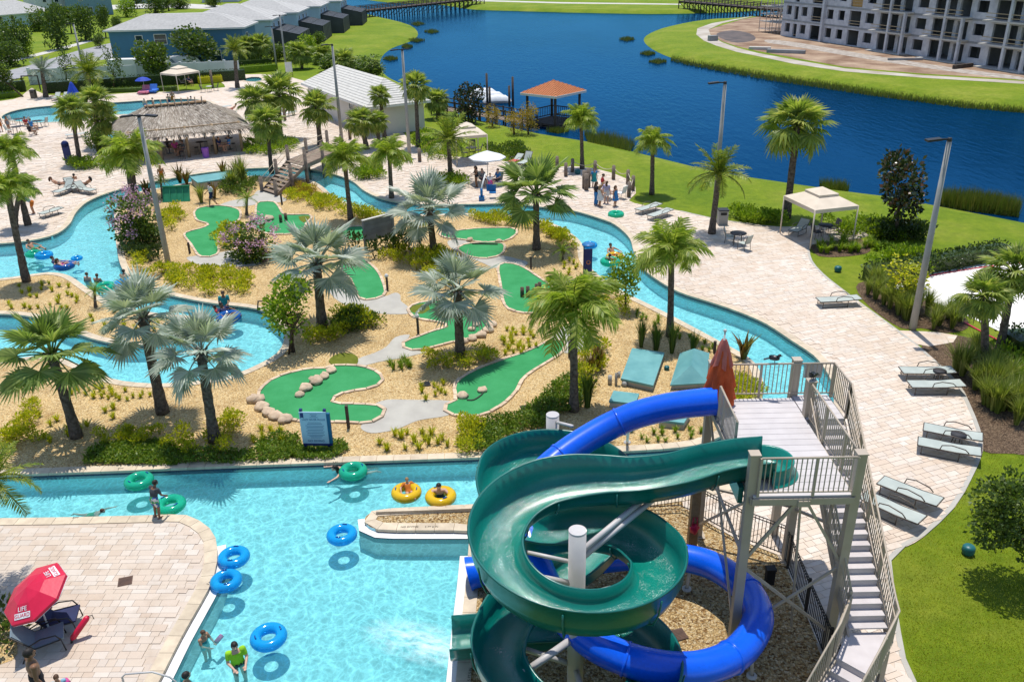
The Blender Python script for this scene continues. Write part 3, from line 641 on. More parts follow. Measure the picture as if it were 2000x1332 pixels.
def flume_mesh():
    prof = [(-.60, .62, 1), (-.565, .60, 1), (-.54, .30, 0), (-.44, .09, 0), (-.22, .0, 0), (.0, -.02, 0), (.22, .0, 0), (.44, .09, 0), (.54, .30, 0), (.565, .60, 1), (.60, .62, 1)]
    vs = []; fs = []; mi = []; N = len(P_); n = len(prof); th = .035
    left = []
    for i, p in enumerate(P_):
        t = P_[min(i+1, N-1)] - P_[max(i-1, 0)]; t.normalize(); sd = Vector((t.y, -t.x, 0)).normalized(); bk = B_[i].x
        up = Vector((0, 0, 1))
        ring = []
        for (x, z, k) in prof:           # outer wall is on the +sd side for the counter-clockwise turns
            hx = bank_z(x, z, bk)
            ring.append(p + sd * x + up * hx)
        inner = ring; outer = []
        for j, q in enumerate(ring):
            x, z, k = prof[j]; d = Vector((0, 0, 0))
            if abs(x) > .5: outer.append(q + sd * (th * (1 if x > 0 else -1)) - up * (.03 if k else 0))
            else: outer.append(q - up * th)
        vs += inner + outer[::-1]
    m = 2 * n; sm = []
    for i in range(N - 1):
        for j in range(m):
            l = (j + 1) % m; fs.append((i*m + j, (i+1)*m + j, (i+1)*m + l, i*m + l)); mi.append(0 if 1 <= j < n - 2 else 1)
    fs.append(tuple(range(m))); mi.append(1); fs.append(tuple((N-1)*m + j for j in range(m))[::-1]); mi.append(1)
    mb = MB(); mb.v = [tuple(v) for v in vs]; mb.f = fs; mb.m = mi; mb.sm = [True] * len(fs)
    return mb
slide = tag(empty('water_slide', (CX, CY, 0)), 'dark green open flume spiralling down from the tower platform', 'water slide')
def spart(mb, name, m, par):
    o = mb.obj(name, m, par); o.location = -par.location; return o
fl = flume_mesh(); spart(fl, 'flume', [M_GREENIN, M_GREEN], slide)
w = MB(); vs = []; N = len(P_)
for i, p in enumerate(P_):
    t = (P_[min(i+1, N-1)] - P_[max(i-1, 0)]).normalized(); sd = Vector((t.y, -t.x, 0)).normalized(); bk = B_[i].x
    for x, z in ((-.4, .075), (-.2, .03), (0, .012), (.2, .03), (.42, .10)): vs.append(p + sd * x + Vector((0, 0, z + max(0, x * (1 if bk > 0 else -1)) * .16 * abs(bk))))
w.add(vs, [(i*5 + j, (i+1)*5 + j, (i+1)*5 + j + 1, i*5 + j + 1) for i in range(N - 1) for j in range(4)], 0, True)
spart(w, 'running_water', M_FLOW, slide)
for i in range(9, N - 2, 9):                     # bolted flanges between the moulded lengths
    p = P_[i]; t = (P_[i+1] - P_[i-1]).normalized(); sd = Vector((t.y, -t.x, 0)).normalized(); bk = B_[i].x; pts = []
    for x, z in ((-.66, .54), (-.6, .25), (-.48, .02), (-.2, -.07), (.2, -.07), (.48, .02), (.6, .25), (.66, .54)):
        hx = bank_z(x, z, bk); pts.append(p + sd * x + Vector((0, 0, hx)))
    spart(MB().tube(pts, .022, 5), 'flange', M_GREEN, slide)
tub = MB(); prof = []                           # start tub standing on the platform
for r0, z in ((.02, 5.06), (.38, 5.07), (.5, 5.14), (.56, 5.40), (.6, 5.42), (.62, 5.38), (.60, 5.12), (.72, 5.04), (.74, 5.01)):
    prof.append((r0, z))
n = 18; vs = []; fs = []
for r0, z in prof:
    for k in range(n + 1):
        a = -pi / 2 + pi * k / n; vs.append((6.2 + r0 * cos(a) * 1.1, 17.75 + r0 * sin(a), z))
for j in range(len(prof) - 1):
    for k in range(n): fs.append((j*(n+1) + k, j*(n+1) + k + 1, (j+1)*(n+1) + k + 1, (j+1)*(n+1) + k))
tub.add(vs, fs, 0, True); spart(tub, 'start_tub', M_GREENIN, slide)
spart(MB().box((5.4, 17.1, 4.55), (5.52, 18.4, 5.0)), 'start_panel', M_GREEN, slide)
BP = [(1408,782,5.42),(1320,792,5.05),(1250,808,4.72),(1200,828,4.42),(1150,855,4.12),(1095,892,3.78),(1048,936,3.45),(1026,985,3.15),(1032,1050,2.85),(1060,1130,2.45),(1105,1205,2.15),(1170,1262,1.9),(1260,1297,1.7),(1360,1305,1.52),(1440,1275,1.4),(1480,1212,1.27),(1460,1155,1.15),(1400,1108,1.05),(1330,1088,.95),(1250,1085,.86),(1150,1095,.76),(1050,1104,.66),(985,1112,.58),(935,1116,.5)]
bpts = smooth([G(*p) for p in BP], False, 5)
tube = tag(empty('tube_slide', (2, 18, 0)), 'bright blue enclosed tube slide winding round the green flume', 'water slide')
mb = MB(); mb.tube(bpts, .40, 20, 0, False); mb.tube(bpts, .375, 20, 0, False); spart(mb, 'tube', M_BLUE, tube)
ex = bpts[-1]; spart(MB().tube([ex + Vector((.1, 0, 0)), ex + Vector((-.15, 0, -.03)), ex + Vector((-.3, -.02, -.06))], [.42, .46, .5], 16, 0, False), 'exit_mouth', M_BLUE, tube)
def dash(i):
    p = bpts[i]; t = (bpts[i+1] - bpts[i-1]).normalized(); spart(MB().tube([p - t * .03, p + t * .03], .425, 20), 'flange', M_BLUE, tube)
for i in range(14, len(bpts) - 3, 11): dash(i)
# support columns with their arms
M_GALV = mat('silver_grey_steel', (.52, .50, .48), (.46, .44, .43), 2, .45, .5, obj=False)
def column(x, y, h, label, arms, r=.2):
    e = tag(empty('support_column', (x, y, 0)), label, 'column', 'steel columns carrying the slides')
    b = MB().cyl((0, 0, 0), (0, 0, h), r, r, 20); b.box((-.4, -.4, 0), (.4, .4, .03)); b.obj('shaft', M_GALV, e); MB().cyl((0, 0, h), (0, 0, h + .03), r * 1.04, r * 1.0, 20, 0, False).obj('cap', M_GALV, e)
    for z0, q, rr in arms:
        d = Vector(q) - Vector((x, y, 0)); d0 = Vector((d.x, d.y, 0)).normalized() * r; MB().cyl(d0 + Vector((0, 0, z0)), d, rr, rr, 10).obj('arm', M_GALV, e)
    return e
column(CX, CY, 5.12, 'thick grey column in the middle of the front green loop', [(4.5, (3.1, 17.0, 4.8), .07), (4.3, (3.3, 17.0, 4.75), .07), (4.25, (.14, 15.7, 4.35), .05), (3.7, (.12, 15.1, 4.2), .08), (3.3, (2.6, 15.2, 3.75), .09), (2.9, (.5, 16.2, 1.7), .07), (2.0, (.12, 14.6, 1.75), .09), (1.2, (.14, 15.4, 1.68), .07), (3.0, (1.45, 14.15, 4.0), .07), (1.1, (1.5, 13.75, 1.5), .08)])
column(1.2, 22.75, 3.85, 'grey column top showing behind the rear green loop', [(3.7, (1.75, 21.9, 3.95), .05), (2.6, (1.2, 21.8, 2.7), .06)])
def prop(px, py, top, lab):
    c = G(px, py); e = tag(empty('tube_prop', c), lab, 'support', 'props under the blue tube')
    t_ = Vector(top) - c; MB().cyl((0, 0, 0), t_, .05, .05, 8).obj('pole', M_GALV, e); MB().lathe([(.14, 0), (.14, .03), (.06, .06)], 10).obj('foot', M_GALV, e)
prop(1468, 1320, G(1470, 1262, 1.0), 'short grey prop under the front bend of the blue tube')
prop(1341, 1150, G(1350, 1100, .7), 'short grey prop under the rear bend of the blue tube')
prop(1225, 864, Vector((3.4, 21.75, 4.15)), 'slim grey prop below the upper run of the blue tube')
# tan stub posts in the yard
M_TIMBER = mat('timber_post', (.36, .22, .10), (.24, .14, .06), 4, .8, bump=.3)
tag(MB().box((-.13, -.13, 0), (.13, .13, 3.4)).obj('timber_post', M_TIMBER, None, (5.35, 20.9, 0)), 'orange brown timber post behind the green flume start', 'post')
# furled red umbrella on the platform corner
def canvas(name, c, c2):
    k = NT(name); col = k.ramp(k.noise(k.ocoord(), 3, 4), [(.35, c2), (.68, c)]); n_ = k.bump(k.noise(k.ocoord(), 9, 3), .3, .02)
    return k.end(k.n('MixShader', {0: .45, 1: k.bsdf(col, .85, .2, 0, n_), 2: k.n('BsdfTranslucent', {0: col}).outputs[0]}).outputs[0])
M_REDC = canvas('orange_red_canvas', (.75, .17, .06), (.62, .12, .04))
M_PINKC = canvas('faded_red_canvas', (.66, .26, .22), (.55, .18, .15))
um = tag(empty('furled_umbrella', (5.78, 21.0, PZ)), 'furled orange red umbrella at the tower platform corner', 'umbrella')
MB().cyl((0, 0, 0), (0, 0, 2.35), .025, .025, 8).obj('pole', M_GALV, um)
def furl(z0, z1, r0, r1, seed, m, name, n=28, lob=7):
    vs = []; fs = []; K = 9
    for j in range(K + 1):
        t = j / K; r = r0 + (r1 - r0) * t ** .8
        for k in range(n):
            a = 2 * pi * k / n; w_ = 1 + .24 * t * cos(lob * a + seed + 1.2 * t) + .12 * noise.noise(Vector((cos(a) * 2, sin(a) * 2, t * 3 + seed)))
            vs.append((r * w_ * cos(a), r * w_ * sin(a), z0 + (z1 - z0) * t + .07 * t * sin(3 * a + seed)))
    for j in range(K):
        for k in range(n): l = (k+1) % n; fs.append((j*n + k, (j+1)*n + k, (j+1)*n + l, j*n + l))
    MB().add(vs, fs, 0, True).obj(name, m, um)
furl(2.12, 1.35, .07, .27, 2.0, M_PINKC, 'top_flap', lob=6); furl(2.05, .72, .08, .36, .6, M_REDC, 'canopy'); furl(1.5, .25, .2, .44, 3.4, M_REDC, 'canopy_skirt', lob=5)
MB().ball((0, 0, 2.38), .05, 8, 6).obj('finial', M_GALV, um)
# black iron fence round the slide yard
M_IRON = mat('black_iron', (.018, .016, .015), (.012, .011, .01), 4, .45, .5)
FB = [(1250,996),(1326,992),(1346,1000),(1400,1030),(1440,1052),(1528,1086),(1562,1170),(1612,1290),(1690,1450)]
fb = [G(*p) for p in FB]
fen = tag(empty('iron_fence', fb[3]), 'black iron picket fence around the gravel yard under the slides', 'fence')
mb = MB()
for z in (.12, 1.02, 1.12): mb.tube([p + Vector((0, 0, z)) for p in fb], .018, 5)
spart(mb, 'rail', M_IRON, fen)
q = resample(fb, .115); bar = MB().box((-.009, -.009, .08), (.009, .009, 1.12)).mesh('picket', M_IRON); pst = MB().box((-.03, -.03, 0), (.03, .03, 1.2)).mesh('fence_post', M_IRON)
for i, p in enumerate(q):
    if pix(p)[1] > 1400: continue
    link('fence_post' if i % 16 == 0 else 'picket', pst if i % 16 == 0 else bar, fen, p - fen.location)
# ---------------------------------------------------------------- vegetation
L_SILV = leafmat('silver_palm_leaf', (.27, .33, .26), (.42, .46, .39), (.60, .62, .55), .22, .4)
L_FAN = leafmat('green_fan_leaf', (.12, .18, .045), (.24, .32, .09), (.40, .45, .16), .4)
L_SABAL = leafmat('sabal_leaf', (.13, .19, .035), (.25, .32, .06), (.44, .44, .12), .45)
L_FEATH = leafmat('feather_leaf', (.15, .22, .025), (.30, .38, .05), (.50, .50, .14), .5)
L_DATE = leafmat('date_palm_leaf', (.09, .15, .015), (.19, .25, .02), (.32, .32, .04), .3)
L_YEL = leafmat('yellow_green_leaf', (.22, .27, .012), (.44, .44, .018), (.64, .56, .035), .4)
L_BUSH = leafmat('green_leaf', (.05, .095, .016), (.11, .17, .025), (.19, .24, .03), .3)
L_DARK = leafmat('dark_leaf', (.02, .045, .012), (.05, .085, .018), (.10, .13, .03), .2, .3)
L_MAGN = leafmat('magnolia_leaf', (.015, .03, .008), (.035, .06, .014), (.13, .055, .02), .1, .22, .6)
L_OAK = leafmat('oak_leaf', (.045, .085, .016), (.085, .135, .024), (.15, .20, .03), .3)
L_LIME = leafmat('lime_leaf', (.11, .19, .01), (.21, .31, .018), (.34, .40, .03), .4)
L_RUST = leafmat('rusty_cypress_leaf', (.20, .15, .015), (.36, .24, .025), (.46, .32, .05), .35)
L_GRASS = leafmat('tall_grass_blade', (.11, .16, .02), (.21, .26, .04), (.38, .38, .10), .35)
L_REED = leafmat('reed_blade', (.08, .12, .015), (.15, .19, .025), (.26, .22, .06), .25)
L_CROTON = leafmat('croton_leaf', (.12, .05, .02), (.22, .15, .02), (.07, .10, .02), .2)
L_PINK = leafmat('pink_blossom', (.40, .20, .34), (.52, .30, .46), (.62, .44, .57), .25)
L_COVER = leafmat('ground_cover_leaf', (.075, .14, .014), (.14, .22, .018), (.24, .29, .03), .3)
M_TRUNK = mat('palm_trunk', (.19, .155, .125), (.07, .055, .045), 7, .95, .1, bump=.9, bscale=14, bdist=.06)
M_BARK = mat('tree_bark', (.13, .10, .075), (.06, .045, .035), 5, .95, .1, bump=.6)
M_SHAFT = mat('green_crownshaft', (.17, .20, .07), (.09, .12, .04), 4, .6)

def fan_leaf(R=1.0, pet=.75, n=26, spread=2.55, cup=.25, droop=.25, seed=1):
    rr = random.Random(seed); mb = MB()
    mb.tube([(0, 0, 0), (pet * .5, 0, .04), (pet, 0, .02)], [.035, .025, .02], 4)
    hub = Vector((pet, 0, .02))
    for k in range(n):
        a = -spread + 2 * spread * (k + .5) / n; w = spread / n * 1.05; L = R * (1 - .22 * abs(a) / spread) * rr.uniform(.86, 1.06)
        def pt(ang, r, h=0): return hub + Vector((cos(ang) * r, sin(ang) * r, cup * r * abs(sin(ang * .5)) * .6 - droop * (r / R) ** 2 * R * .5 + h))
        mid = pt(a, L * .58, .05 * R); tip = pt(a + rr.uniform(-.04, .04), L, -rr.uniform(0, .12) * R)
        mb.add([hub, pt(a - w, L * .56), mid, pt(a + w, L * .56), tip], [(0, 1, 2), (0, 2, 3), (1, 4, 2), (2, 4, 3)], 0)
    return mb
def feather(L=1.6, droop=.6, n=24, ll=.5, lw=.05, hang=.5, seed=1, rise=.25):
    rr = random.Random(seed); mb = MB(); P = []
    for i in range(9):
        s = i / 8; P.append(Vector((L * s * (1 - .25 * droop * s * s), 0, L * (rise * s - droop * s * s * .75))))
    mb.tube(P, [.028 * (1 - .8 * i / 8) + .004 for i in range(9)], 4)
    for i in range(n):
        s = .1 + .9 * (i + .5) / n; k = s * 8; j = min(7, int(k)); p = P[j].lerp(P[j+1], k - j); t = (P[j+1] - P[j]).normalized()
        Lf = ll * (.45 + .55 * sin(pi * min(1, s * .95 + .05))) * rr.uniform(.8, 1.15)
        for sd in (-1, 1):
            d = (Vector((0, sd, 0)) * 1.0 + t * rr.uniform(.45, .8) + Vector((0, 0, rr.uniform(-.3, .35) - hang * .3))).normalized()
            q1 = p + d * Lf * .55; q2 = q1 + (d + Vector((0, 0, -hang * 1.3))).normalized() * Lf * .5; wv = t * lw
            mb.add([p - wv * .4, p + wv * .4, q1 + wv * .5, q1 - wv * .5, q2], [(0, 1, 2, 3), (3, 2, 4)], 0)
    return mb
LEAF = {
 'bismarck': ([fan_leaf(1.0, .9, 24, 2.0, .3, d, s).mesh('fan_leaf', L_SILV) for d, s in ((.0, 1), (.06, 2), (.15, 3), (.3, 4))], 22, (88, -48), 1.72),
 'bismarck_green': ([fan_leaf(1.0, .9, 24, 2.0, .3, d, s).mesh('fan_leaf', L_FAN) for d, s in ((.05, 5), (.2, 6), (.35, 7))], 23, (86, -42), 1.65),
 'sabal': ([fan_leaf(.75, .7, 18, 2.4, -.1, d, s).mesh('fan_leaf', L_SABAL) for d, s in ((.4, 8), (.7, 9), (1.0, 10))], 36, (85, -60), 1.2),
 'foxtail': ([feather(1.35, d, 34, .62, .05, 1.0, s).mesh('frond', L_FEATH) for d, s in ((.45, 1), (.8, 2), (1.15, 3), (.65, 4))], 26, (76, -14), 1.16),
 'date': ([feather(1.4, d, 26, .32, .035, .15, s, .15).mesh('frond', L_DATE) for d, s in ((.2, 5), (.45, 6), (.7, 7))], 28, (80, -22), 1.33),
 'pygmy': ([feather(1.3, d, 16, .3, .03, .2, s).mesh('frond', L_LIME) for d, s in ((.5, 8), (.8, 9))], 16, (70, -10), 1.25)}
LEAF['silver_date'] = ([feather(1.4, d, 24, .32, .04, .2, s, .15).mesh('frond', leafmat('silver_frond', (.12, .17, .12), (.20, .25, .19), (.30, .34, .28), .2)) for d, s in ((.2, 15), (.5, 16))], 22, (80, -25), 1.33)
def palm(kind, base, crown, rpx, tr, label, shaft=False, parts=True, group=None):
    b = G(*base); c = Vp(crown[0], crown[1], b.y); meshes, n, (e0, e1), norm = LEAF[kind]
    R = rpx / pxsize(c); r = random.Random(int(base[0] * 7 + base[1])); s = R / norm
    top = c - b - Vector((0, 0, R * (.12 if kind in ('foxtail', 'pygmy') else .02)))
    root = tag(empty(kind.split('_')[0] + '_palm', b, 0), label, 'palm tree', group or 'palm trees')
    pts = []; rad = []; K = 14
    for i in range(K + 1):
        t = i / K; pts.append(Vector((top.x * t ** 1.3, top.y * t, top.z * t)))
        rad.append(tr * ((1.25 - .3 * min(1, t * 4)) if t < .25 else .95 - .15 * t) * (1 + .07 * (i % 2) + r.uniform(-.03, .03)))
    mb = MB().tube(pts, rad, 10); mb.obj('trunk', M_TRUNK, root)
    if kind.startswith('bismarck') or kind == 'sabal':   # old leaf boots under the crown
        bt = MB()
        for i in range(22):
            a = i * 2.4; z = top.z - tr * (.3 + 2.6 * i / 22); t = z / top.z; cx = Vector((top.x * t ** 1.3, 0, z)); d = Vector((cos(a), sin(a), .9)).normalized()
            bt.beam(cx + d * tr * .5, cx + d * tr * (1.9 if kind != 'sabal' else 1.5), tr * .28, tr * .14)
        bt.obj('leaf_boots', M_TRUNK, root)
    if shaft: MB().tube([top - Vector((0, 0, R * .42)), top - Vector((0, 0, R * .2)), top + Vector((0, 0, R * .05))], [tr * .85, tr * .95, tr * .4], 8).obj('crownshaft', M_SHAFT, root)
    jn = MB() if not parts else None
    for k in range(n):
        t = (k + .5) / n; el = radians(e0 + (e1 - e0) * t + r.uniform(-9, 9)); az = k * 2.39996 + r.uniform(-.25, .25)
        sc = s * r.uniform(.88, 1.1) * (.8 + .2 * min(1, t * 3)); me = meshes[min(len(meshes) - 1, int(t * len(meshes) * .999 + r.uniform(-.3, .3)) if t > .1 else 0)]
        rot = Matrix.Rotation(az, 4, 'Z') @ Matrix.Rotation(-el, 4, 'Y') @ Matrix.Rotation(r.uniform(-.35, .35), 4, 'X')
        p = top + Vector((cos(az), sin(az), 0)) * tr * .3
        if parts: link(me.name.split('.')[0], me, root, p, rot.to_euler(), sc)
        else:
            M4 = Matrix.Translation(p) @ rot @ Matrix.Scale(sc, 4); jn.add([M4 @ v.co for v in me.vertices], [tuple(q.vertices) for q in me.polygons])
    if jn: jn.obj('crown', meshes[0].materials[0], root)
    return root
PALMS = [
 ('bismarck_green', (150,853), (100,690), 108, .2, 'big green fan palm leaning at the left edge, above the pool channel'),
 ('bismarck', (318,806), (278,618), 95, .22, 'silver fan palm behind the left pair, trunk beside the river bend'),
 ('bismarck', (420,862), (392,688), 98, .2, 'silver fan palm nearest the pool channel, front of the left pair'),
 ('bismarck', (630,642), (618,512), 100, .24, 'silver fan palm beside the purple blossom bush'),
 ('bismarck', (899,697), (893,566), 92, .22, 'silver fan palm in the very middle, curved green lane round its trunk'),
 ('bismarck', (848,500), (838,410), 82, .22, 'silver fan palm just right of the grey slatted board'),
 ('bismarck_green', (1048,487), (1047,377), 78, .22, 'green fan palm by the upper river, right of the pool lift'),
 ('foxtail', (1121,802), (1120,592), 88, .17, 'shaggy feather palm behind the rear green slide loop'),
 ('foxtail', (1308,657), (1312,485), 68, .16, 'shaggy feather palm on the inner bank of the right river bend'),
 ('foxtail', (685,430), (672,305), 46, .17, 'feather palm on the bank below the wooden footbridge'),
 ('foxtail', (765,387), (760,296), 40, .17, 'feather palm on the deck edge right of the footbridge'),
 ('foxtail', (262,388), (250,296), 56, .34, 'thick trunked feather palm beside the tiki roof, near the green pump lid'),
 ('foxtail', (55,440), (20,290), 42, .2, 'tall feather palm at the left edge, the higher crown of the two'),
 ('foxtail', (52,550), (12,362), 46, .2, 'feather palm at the left edge standing on the island bed'),
 ('foxtail', (30,445), (40,365), 34, .18, 'short feather palm at the left edge behind the other two'),
 ('sabal', (157,320), (140,215), 36, .2, 'cabbage palm on the deck bed left of the tiki roof, leftmost of three'),
 ('sabal', (193,288), (186,196), 34, .2, 'cabbage palm left of the tiki roof, middle of three'),
 ('sabal', (207,284), (198,232), 34, .2, 'cabbage palm touching the tiki roof edge, rightmost of three'),
 ('sabal', (531,340), (522,240), 38, .17, 'slim cabbage palm by the footbridge stairs'),
 ('sabal', (549,272), (545,180), 42, .2, 'cabbage palm in the oval bed right of the tiki roof'),
 ('sabal', (503,285), (497,198), 36, .2, 'cabbage palm at the right end of the tiki roof'),
 ('sabal', (626,286), (618,208), 36, .24, 'cabbage palm in front of the pool house left corner'),
 ('sabal', (716,292), (704,235), 30, .24, 'low cabbage palm before the pool house wall, left of the pair'),
 ('sabal', (741,288), (736,236), 24, .2, 'low cabbage palm before the pool house wall, right of the pair'),
 ('sabal', (752,274), (742,186), 22, .2, 'slim cabbage palm rising above the pool house eave'),
 ('sabal', (817,287), (812,168), 32, .2, 'tall cabbage palm at the right end of the pool house'),
 ('sabal', (856,232), (852,195), 26, .2, 'cabbage palm behind the pool house near the boardwalk'),
 ('date', (880,350), (876,272), 58, .2, 'bright green date palm beside the cream canopy by the white umbrella'),
 ('date', (1390,457), (1405,338), 66, .2, 'bright green date palm on the right deck beside the litter bin'),
 ('date', (464,172), (458,97), 32, .26, 'date palm before the big blue house'),
 ('date', (176,185), (172,140), 46, .3, 'spreading date palm before the white boundary wall'),
 ('silver_date', (90,190), (82,138), 34, .28, 'silvery palm beside the pool gate'),
 ('sabal', (1536,425), (1557,245), 64, .24, 'tall cabbage palm against the lake behind the right canopy'),
 ('foxtail', (1273,380), (1275,275), 36, .17, 'young feather palm on the lawn by the rope posts'),
 ('foxtail', (1137,330), (1135,232), 36, .17, 'feather palm on the lawn in front of the lake gazebo'),
 ('sabal', (1920,722), (1922,578), 50, .17, 'cabbage palm beside the sand court, left of the right edge pair'),
 ('sabal', (1950,695), (1980,528), 56, .18, 'cabbage palm cut by the right edge above the sand court'),
 ('pygmy', (187,600), (184,566), 24, .08, 'small pygmy palm on the tip of the left island bed'),
 ('pygmy', (1099,510), (1098,487), 28, .08, 'small pygmy palm in the mulch right of the upper golf lane'),
 ('pygmy', (482,420), (482,385), 26, .1, 'small pygmy palm between the two upper golf lanes'),
 ('pygmy', (318,388), (313,352), 20, .08, 'small pygmy palm in front of the tiki hut beside the lamp post'),
 ('sabal', (512,128), (505,88), 26, .2, 'cabbage palm behind the spa, left of the lamp posts'),
 ('sabal', (478,130), (480,92), 24, .2, 'cabbage palm beside the blue house corner'),
 ('sabal', (590,135), (585,102), 26, .2, 'cabbage palm left of the pool house roof, by the green slope'),
 ('sabal', (640,125), (632,108), 24, .2, 'cabbage palm behind the pool house roof, left one'),
 ('sabal', (690,150), (672,118), 26, .2, 'cabbage palm behind the pool house roof, middle one'),
 ('date', (-70,1130), (-15,935), 88, .2, 'golden green frond tips of a date palm hanging in from the left edge'),
 ('sabal', (20,95), (14,84), 22, .2, 'cabbage palm among the trees before the white house'),
]
for a in PALMS:
    near = G(*a[1]).y < 75
    palm(*a, shaft=a[0] == 'foxtail', parts=near)

# ---- shrubs, tufts, grasses
def leaf_quad(mb, p, d, L, w, r):
    d = d.normalized(); s = d.cross(Vector((r.uniform(-1, 1), r.uniform(-1, 1), r.uniform(-1, 1)))).normalized() * w
    mb.add([p, p + d * L * .5 + s, p + d * L, p + d * L * .5 - s], [(0, 1, 2, 3)])
def bush_mesh(name, m, n=170, L=.16, w=.05, seed=1, sq=.75, up=.5):
    r = random.Random(seed); mb = MB()
    lob = [(Vector((r.uniform(-.3, .3), r.uniform(-.3, .3), r.uniform(.25, .5))), r.uniform(.28, .45)) for _ in range(5)]
    for i in range(n):
        c, q = r.choice(lob); d = Vector((r.gauss(0, 1), r.gauss(0, 1), r.gauss(.3, .8))).normalized()
        p = c + Vector((d.x * q, d.y * q, d.z * q * sq)) * r.uniform(.65, 1)
        if p.z < .02: p.z = r.uniform(.02, .12)
        leaf_quad(mb, p, d + Vector((r.uniform(-.6, .6), r.uniform(-.6, .6), up)), L * r.uniform(.7, 1.3), w, r)
    for k in range(5): mb.tube([(0, 0, 0), (r.uniform(-.3, .3), r.uniform(-.3, .3), .4)], [.02, .008], 4)
    return mb.mesh(name, m)
def tuft_mesh(name, m, n=46, L=.5, w=.018, spread=.8, seed=1, arch=.5):
    r = random.Random(seed); mb = MB()
    for i in range(n):
        a = r.uniform(0, 2 * pi); s = r.uniform(.1, 1) * spread; b = Vector((cos(a), sin(a), 0)); p = b * r.uniform(0, .08); l = L * r.uniform(.65, 1.15)
        q1 = p + (b * s * .5 + Vector((0, 0, 1))).normalized() * l * .6; q2 = q1 + (b * s * 1.1 + Vector((0, 0, .75 - arch * s * 1.4))).normalized() * l * .5; t = Vector((-b.y, b.x, 0)) * w
        mb.add([p - t, p + t, q1 + t, q1 - t, q2], [(0, 1, 2, 3), (3, 2, 4)])
    return mb.mesh(name, m)
BUSH = {
 'yellow': [bush_mesh('shrub', L_YEL, 190, .17, .045, i) for i in range(4)],
 'green': [bush_mesh('shrub', L_BUSH, 190, .16, .045, i + 9) for i in range(3)],
 'dark': [bush_mesh('shrub', L_DARK, 200, .16, .05, i + 20) for i in range(3)],
 'lime': [bush_mesh('shrub', L_LIME, 190, .16, .045, i + 30) for i in range(3)],
 'tuft': [tuft_mesh('grass_tuft', L_YEL, 48, .46, .02, .9, i) for i in range(3)],
 'gtuft': [tuft_mesh('grass_tuft', L_LIME, 48, .5, .018, .9, i + 5) for i in range(3)],
 'tall': [tuft_mesh('tall_grass', L_GRASS, 170, 1.0, .012, .55, i + 9, .6) for i in range(3)],
 'tallg': [tuft_mesh('tall_grass', L_BUSH, 170, 1.0, .014, .4, i + 14, .4) for i in range(3)],
 'croton': [tuft_mesh('broad_leaf_plant', L_CROTON, 26, 1.1, .07, .75, i + 3, .2) for i in range(3)],
 'rust': [bush_mesh('shrub', L_RUST, 190, .15, .03, i + 50) for i in range(2)],
}
NM = {'tuft': ('grass_tuft', 'grass tuft'), 'gtuft': ('grass_tuft', 'grass tuft'), 'tall': ('ornamental_grass', 'ornamental grass'), 'tallg': ('ornamental_grass', 'ornamental grass'), 'croton': ('broad_leaf_plant', 'plant')}
def plant(kind, p, s, label, group=None, sq=1.0):
    nm, cat = NM.get(kind, ('shrub', 'shrub'))
    o = link(nm, random.choice(BUSH[kind]), None, p, (0, 0, random.random() * 6.3), (s * random.uniform(.85, 1.15), s * random.uniform(.85, 1.15), s * sq * random.uniform(.85, 1.15)))
    return tag(o, label, cat, group)
def inpx(poly):
    xs = [p[0] for p in poly]; ys = [p[1] for p in poly]
    for _ in range(400):
        x, y = random.uniform(min(xs), max(xs)), random.uniform(min(ys), max(ys))
        if inside((x, y), poly): return x, y
    return poly[0]
ORD = 'first second third fourth fifth sixth seventh eighth ninth tenth eleventh twelfth thirteenth fourteenth fifteenth sixteenth seventeenth eighteenth nineteenth twentieth'.split()
MASS = ('oval deck bed', 'left deck bed', 'upper inner bank', 'left of the right canopy', 'behind the right canopy', 'magnolia foot', 'grassy plants', 'beside the pool house', 'band below', 'purplish', 'lamp post', 'before the dark hedge', 'right loungers', 'behind the white umbrella', 'right of the footbridge', 'right lamp post')
def zone(kind, poly, n, s0, s1, label, group, z=0, sq=1.0, avoid=True):
    done = []; mass = any(w in group for w in MASS)
    if mass:
        mb = MB()
        for i in range(n):
            x, y = inpx(poly); p = G(x, y, z); me = random.choice(BUSH[kind]); s = random.uniform(s0, s1); M4 = Matrix.Translation(p) @ Matrix.Rotation(random.random() * 6.3, 4, 'Z') @ Matrix.Scale(s, 4)
            mb.add([M4 @ v.co for v in me.vertices], [tuple(q.vertices) for q in me.polygons])
        tag(mb.obj('shrubbery', BUSH[kind][0].materials[0]), label.replace(' shrub ', ' shrubbery ').replace('shrub massed', 'shrubbery massed'), 'shrubbery', None, 'stuff'); return
    pts = []
    for i in range(n):
        for _ in range(25):
            x, y = inpx(poly); p = G(x, y, z)
            if all((p - q).length > s0 * .5 for q in done): break
        done.append(p); pts.append((x, p))
    for i, (x, p) in enumerate(sorted(pts, key=lambda a: a[0])):
        L_ = label if n > 20 else (ORD[i] + ' from the left, ' + label) if n > 1 else label
        plant(kind, p, random.uniform(s0, s1), ' '.join(L_.split()[:16]), group, sq)
Q = lambda *a: [(a[i], a[i+1]) for i in range(0, len(a), 2)]
zone('tuft', Q(8,556,120,548,165,590,130,612,10,604), 26, .55, .8, 'yellow green grass tuft dotted over the left island bed', 'tufts on the left island bed')
zone('tuft', Q(165,600,230,606,330,625,300,655,180,655), 14, .6, .85, 'yellow green grass tuft near the island bed tip', 'tufts near the island bed tip')
zone('yellow', Q(0,815,60,790,90,820,80,870,0,885), 12, .55, .75, 'yellow shrub in the bottom left corner of the mulch bed', 'yellow shrubs at the lower left')
zone('tuft', Q(140,750,296,770,290,785,140,775), 26, .45, .65, 'small yellow green tuft in the row below the river bank', 'tufts below the river bank')
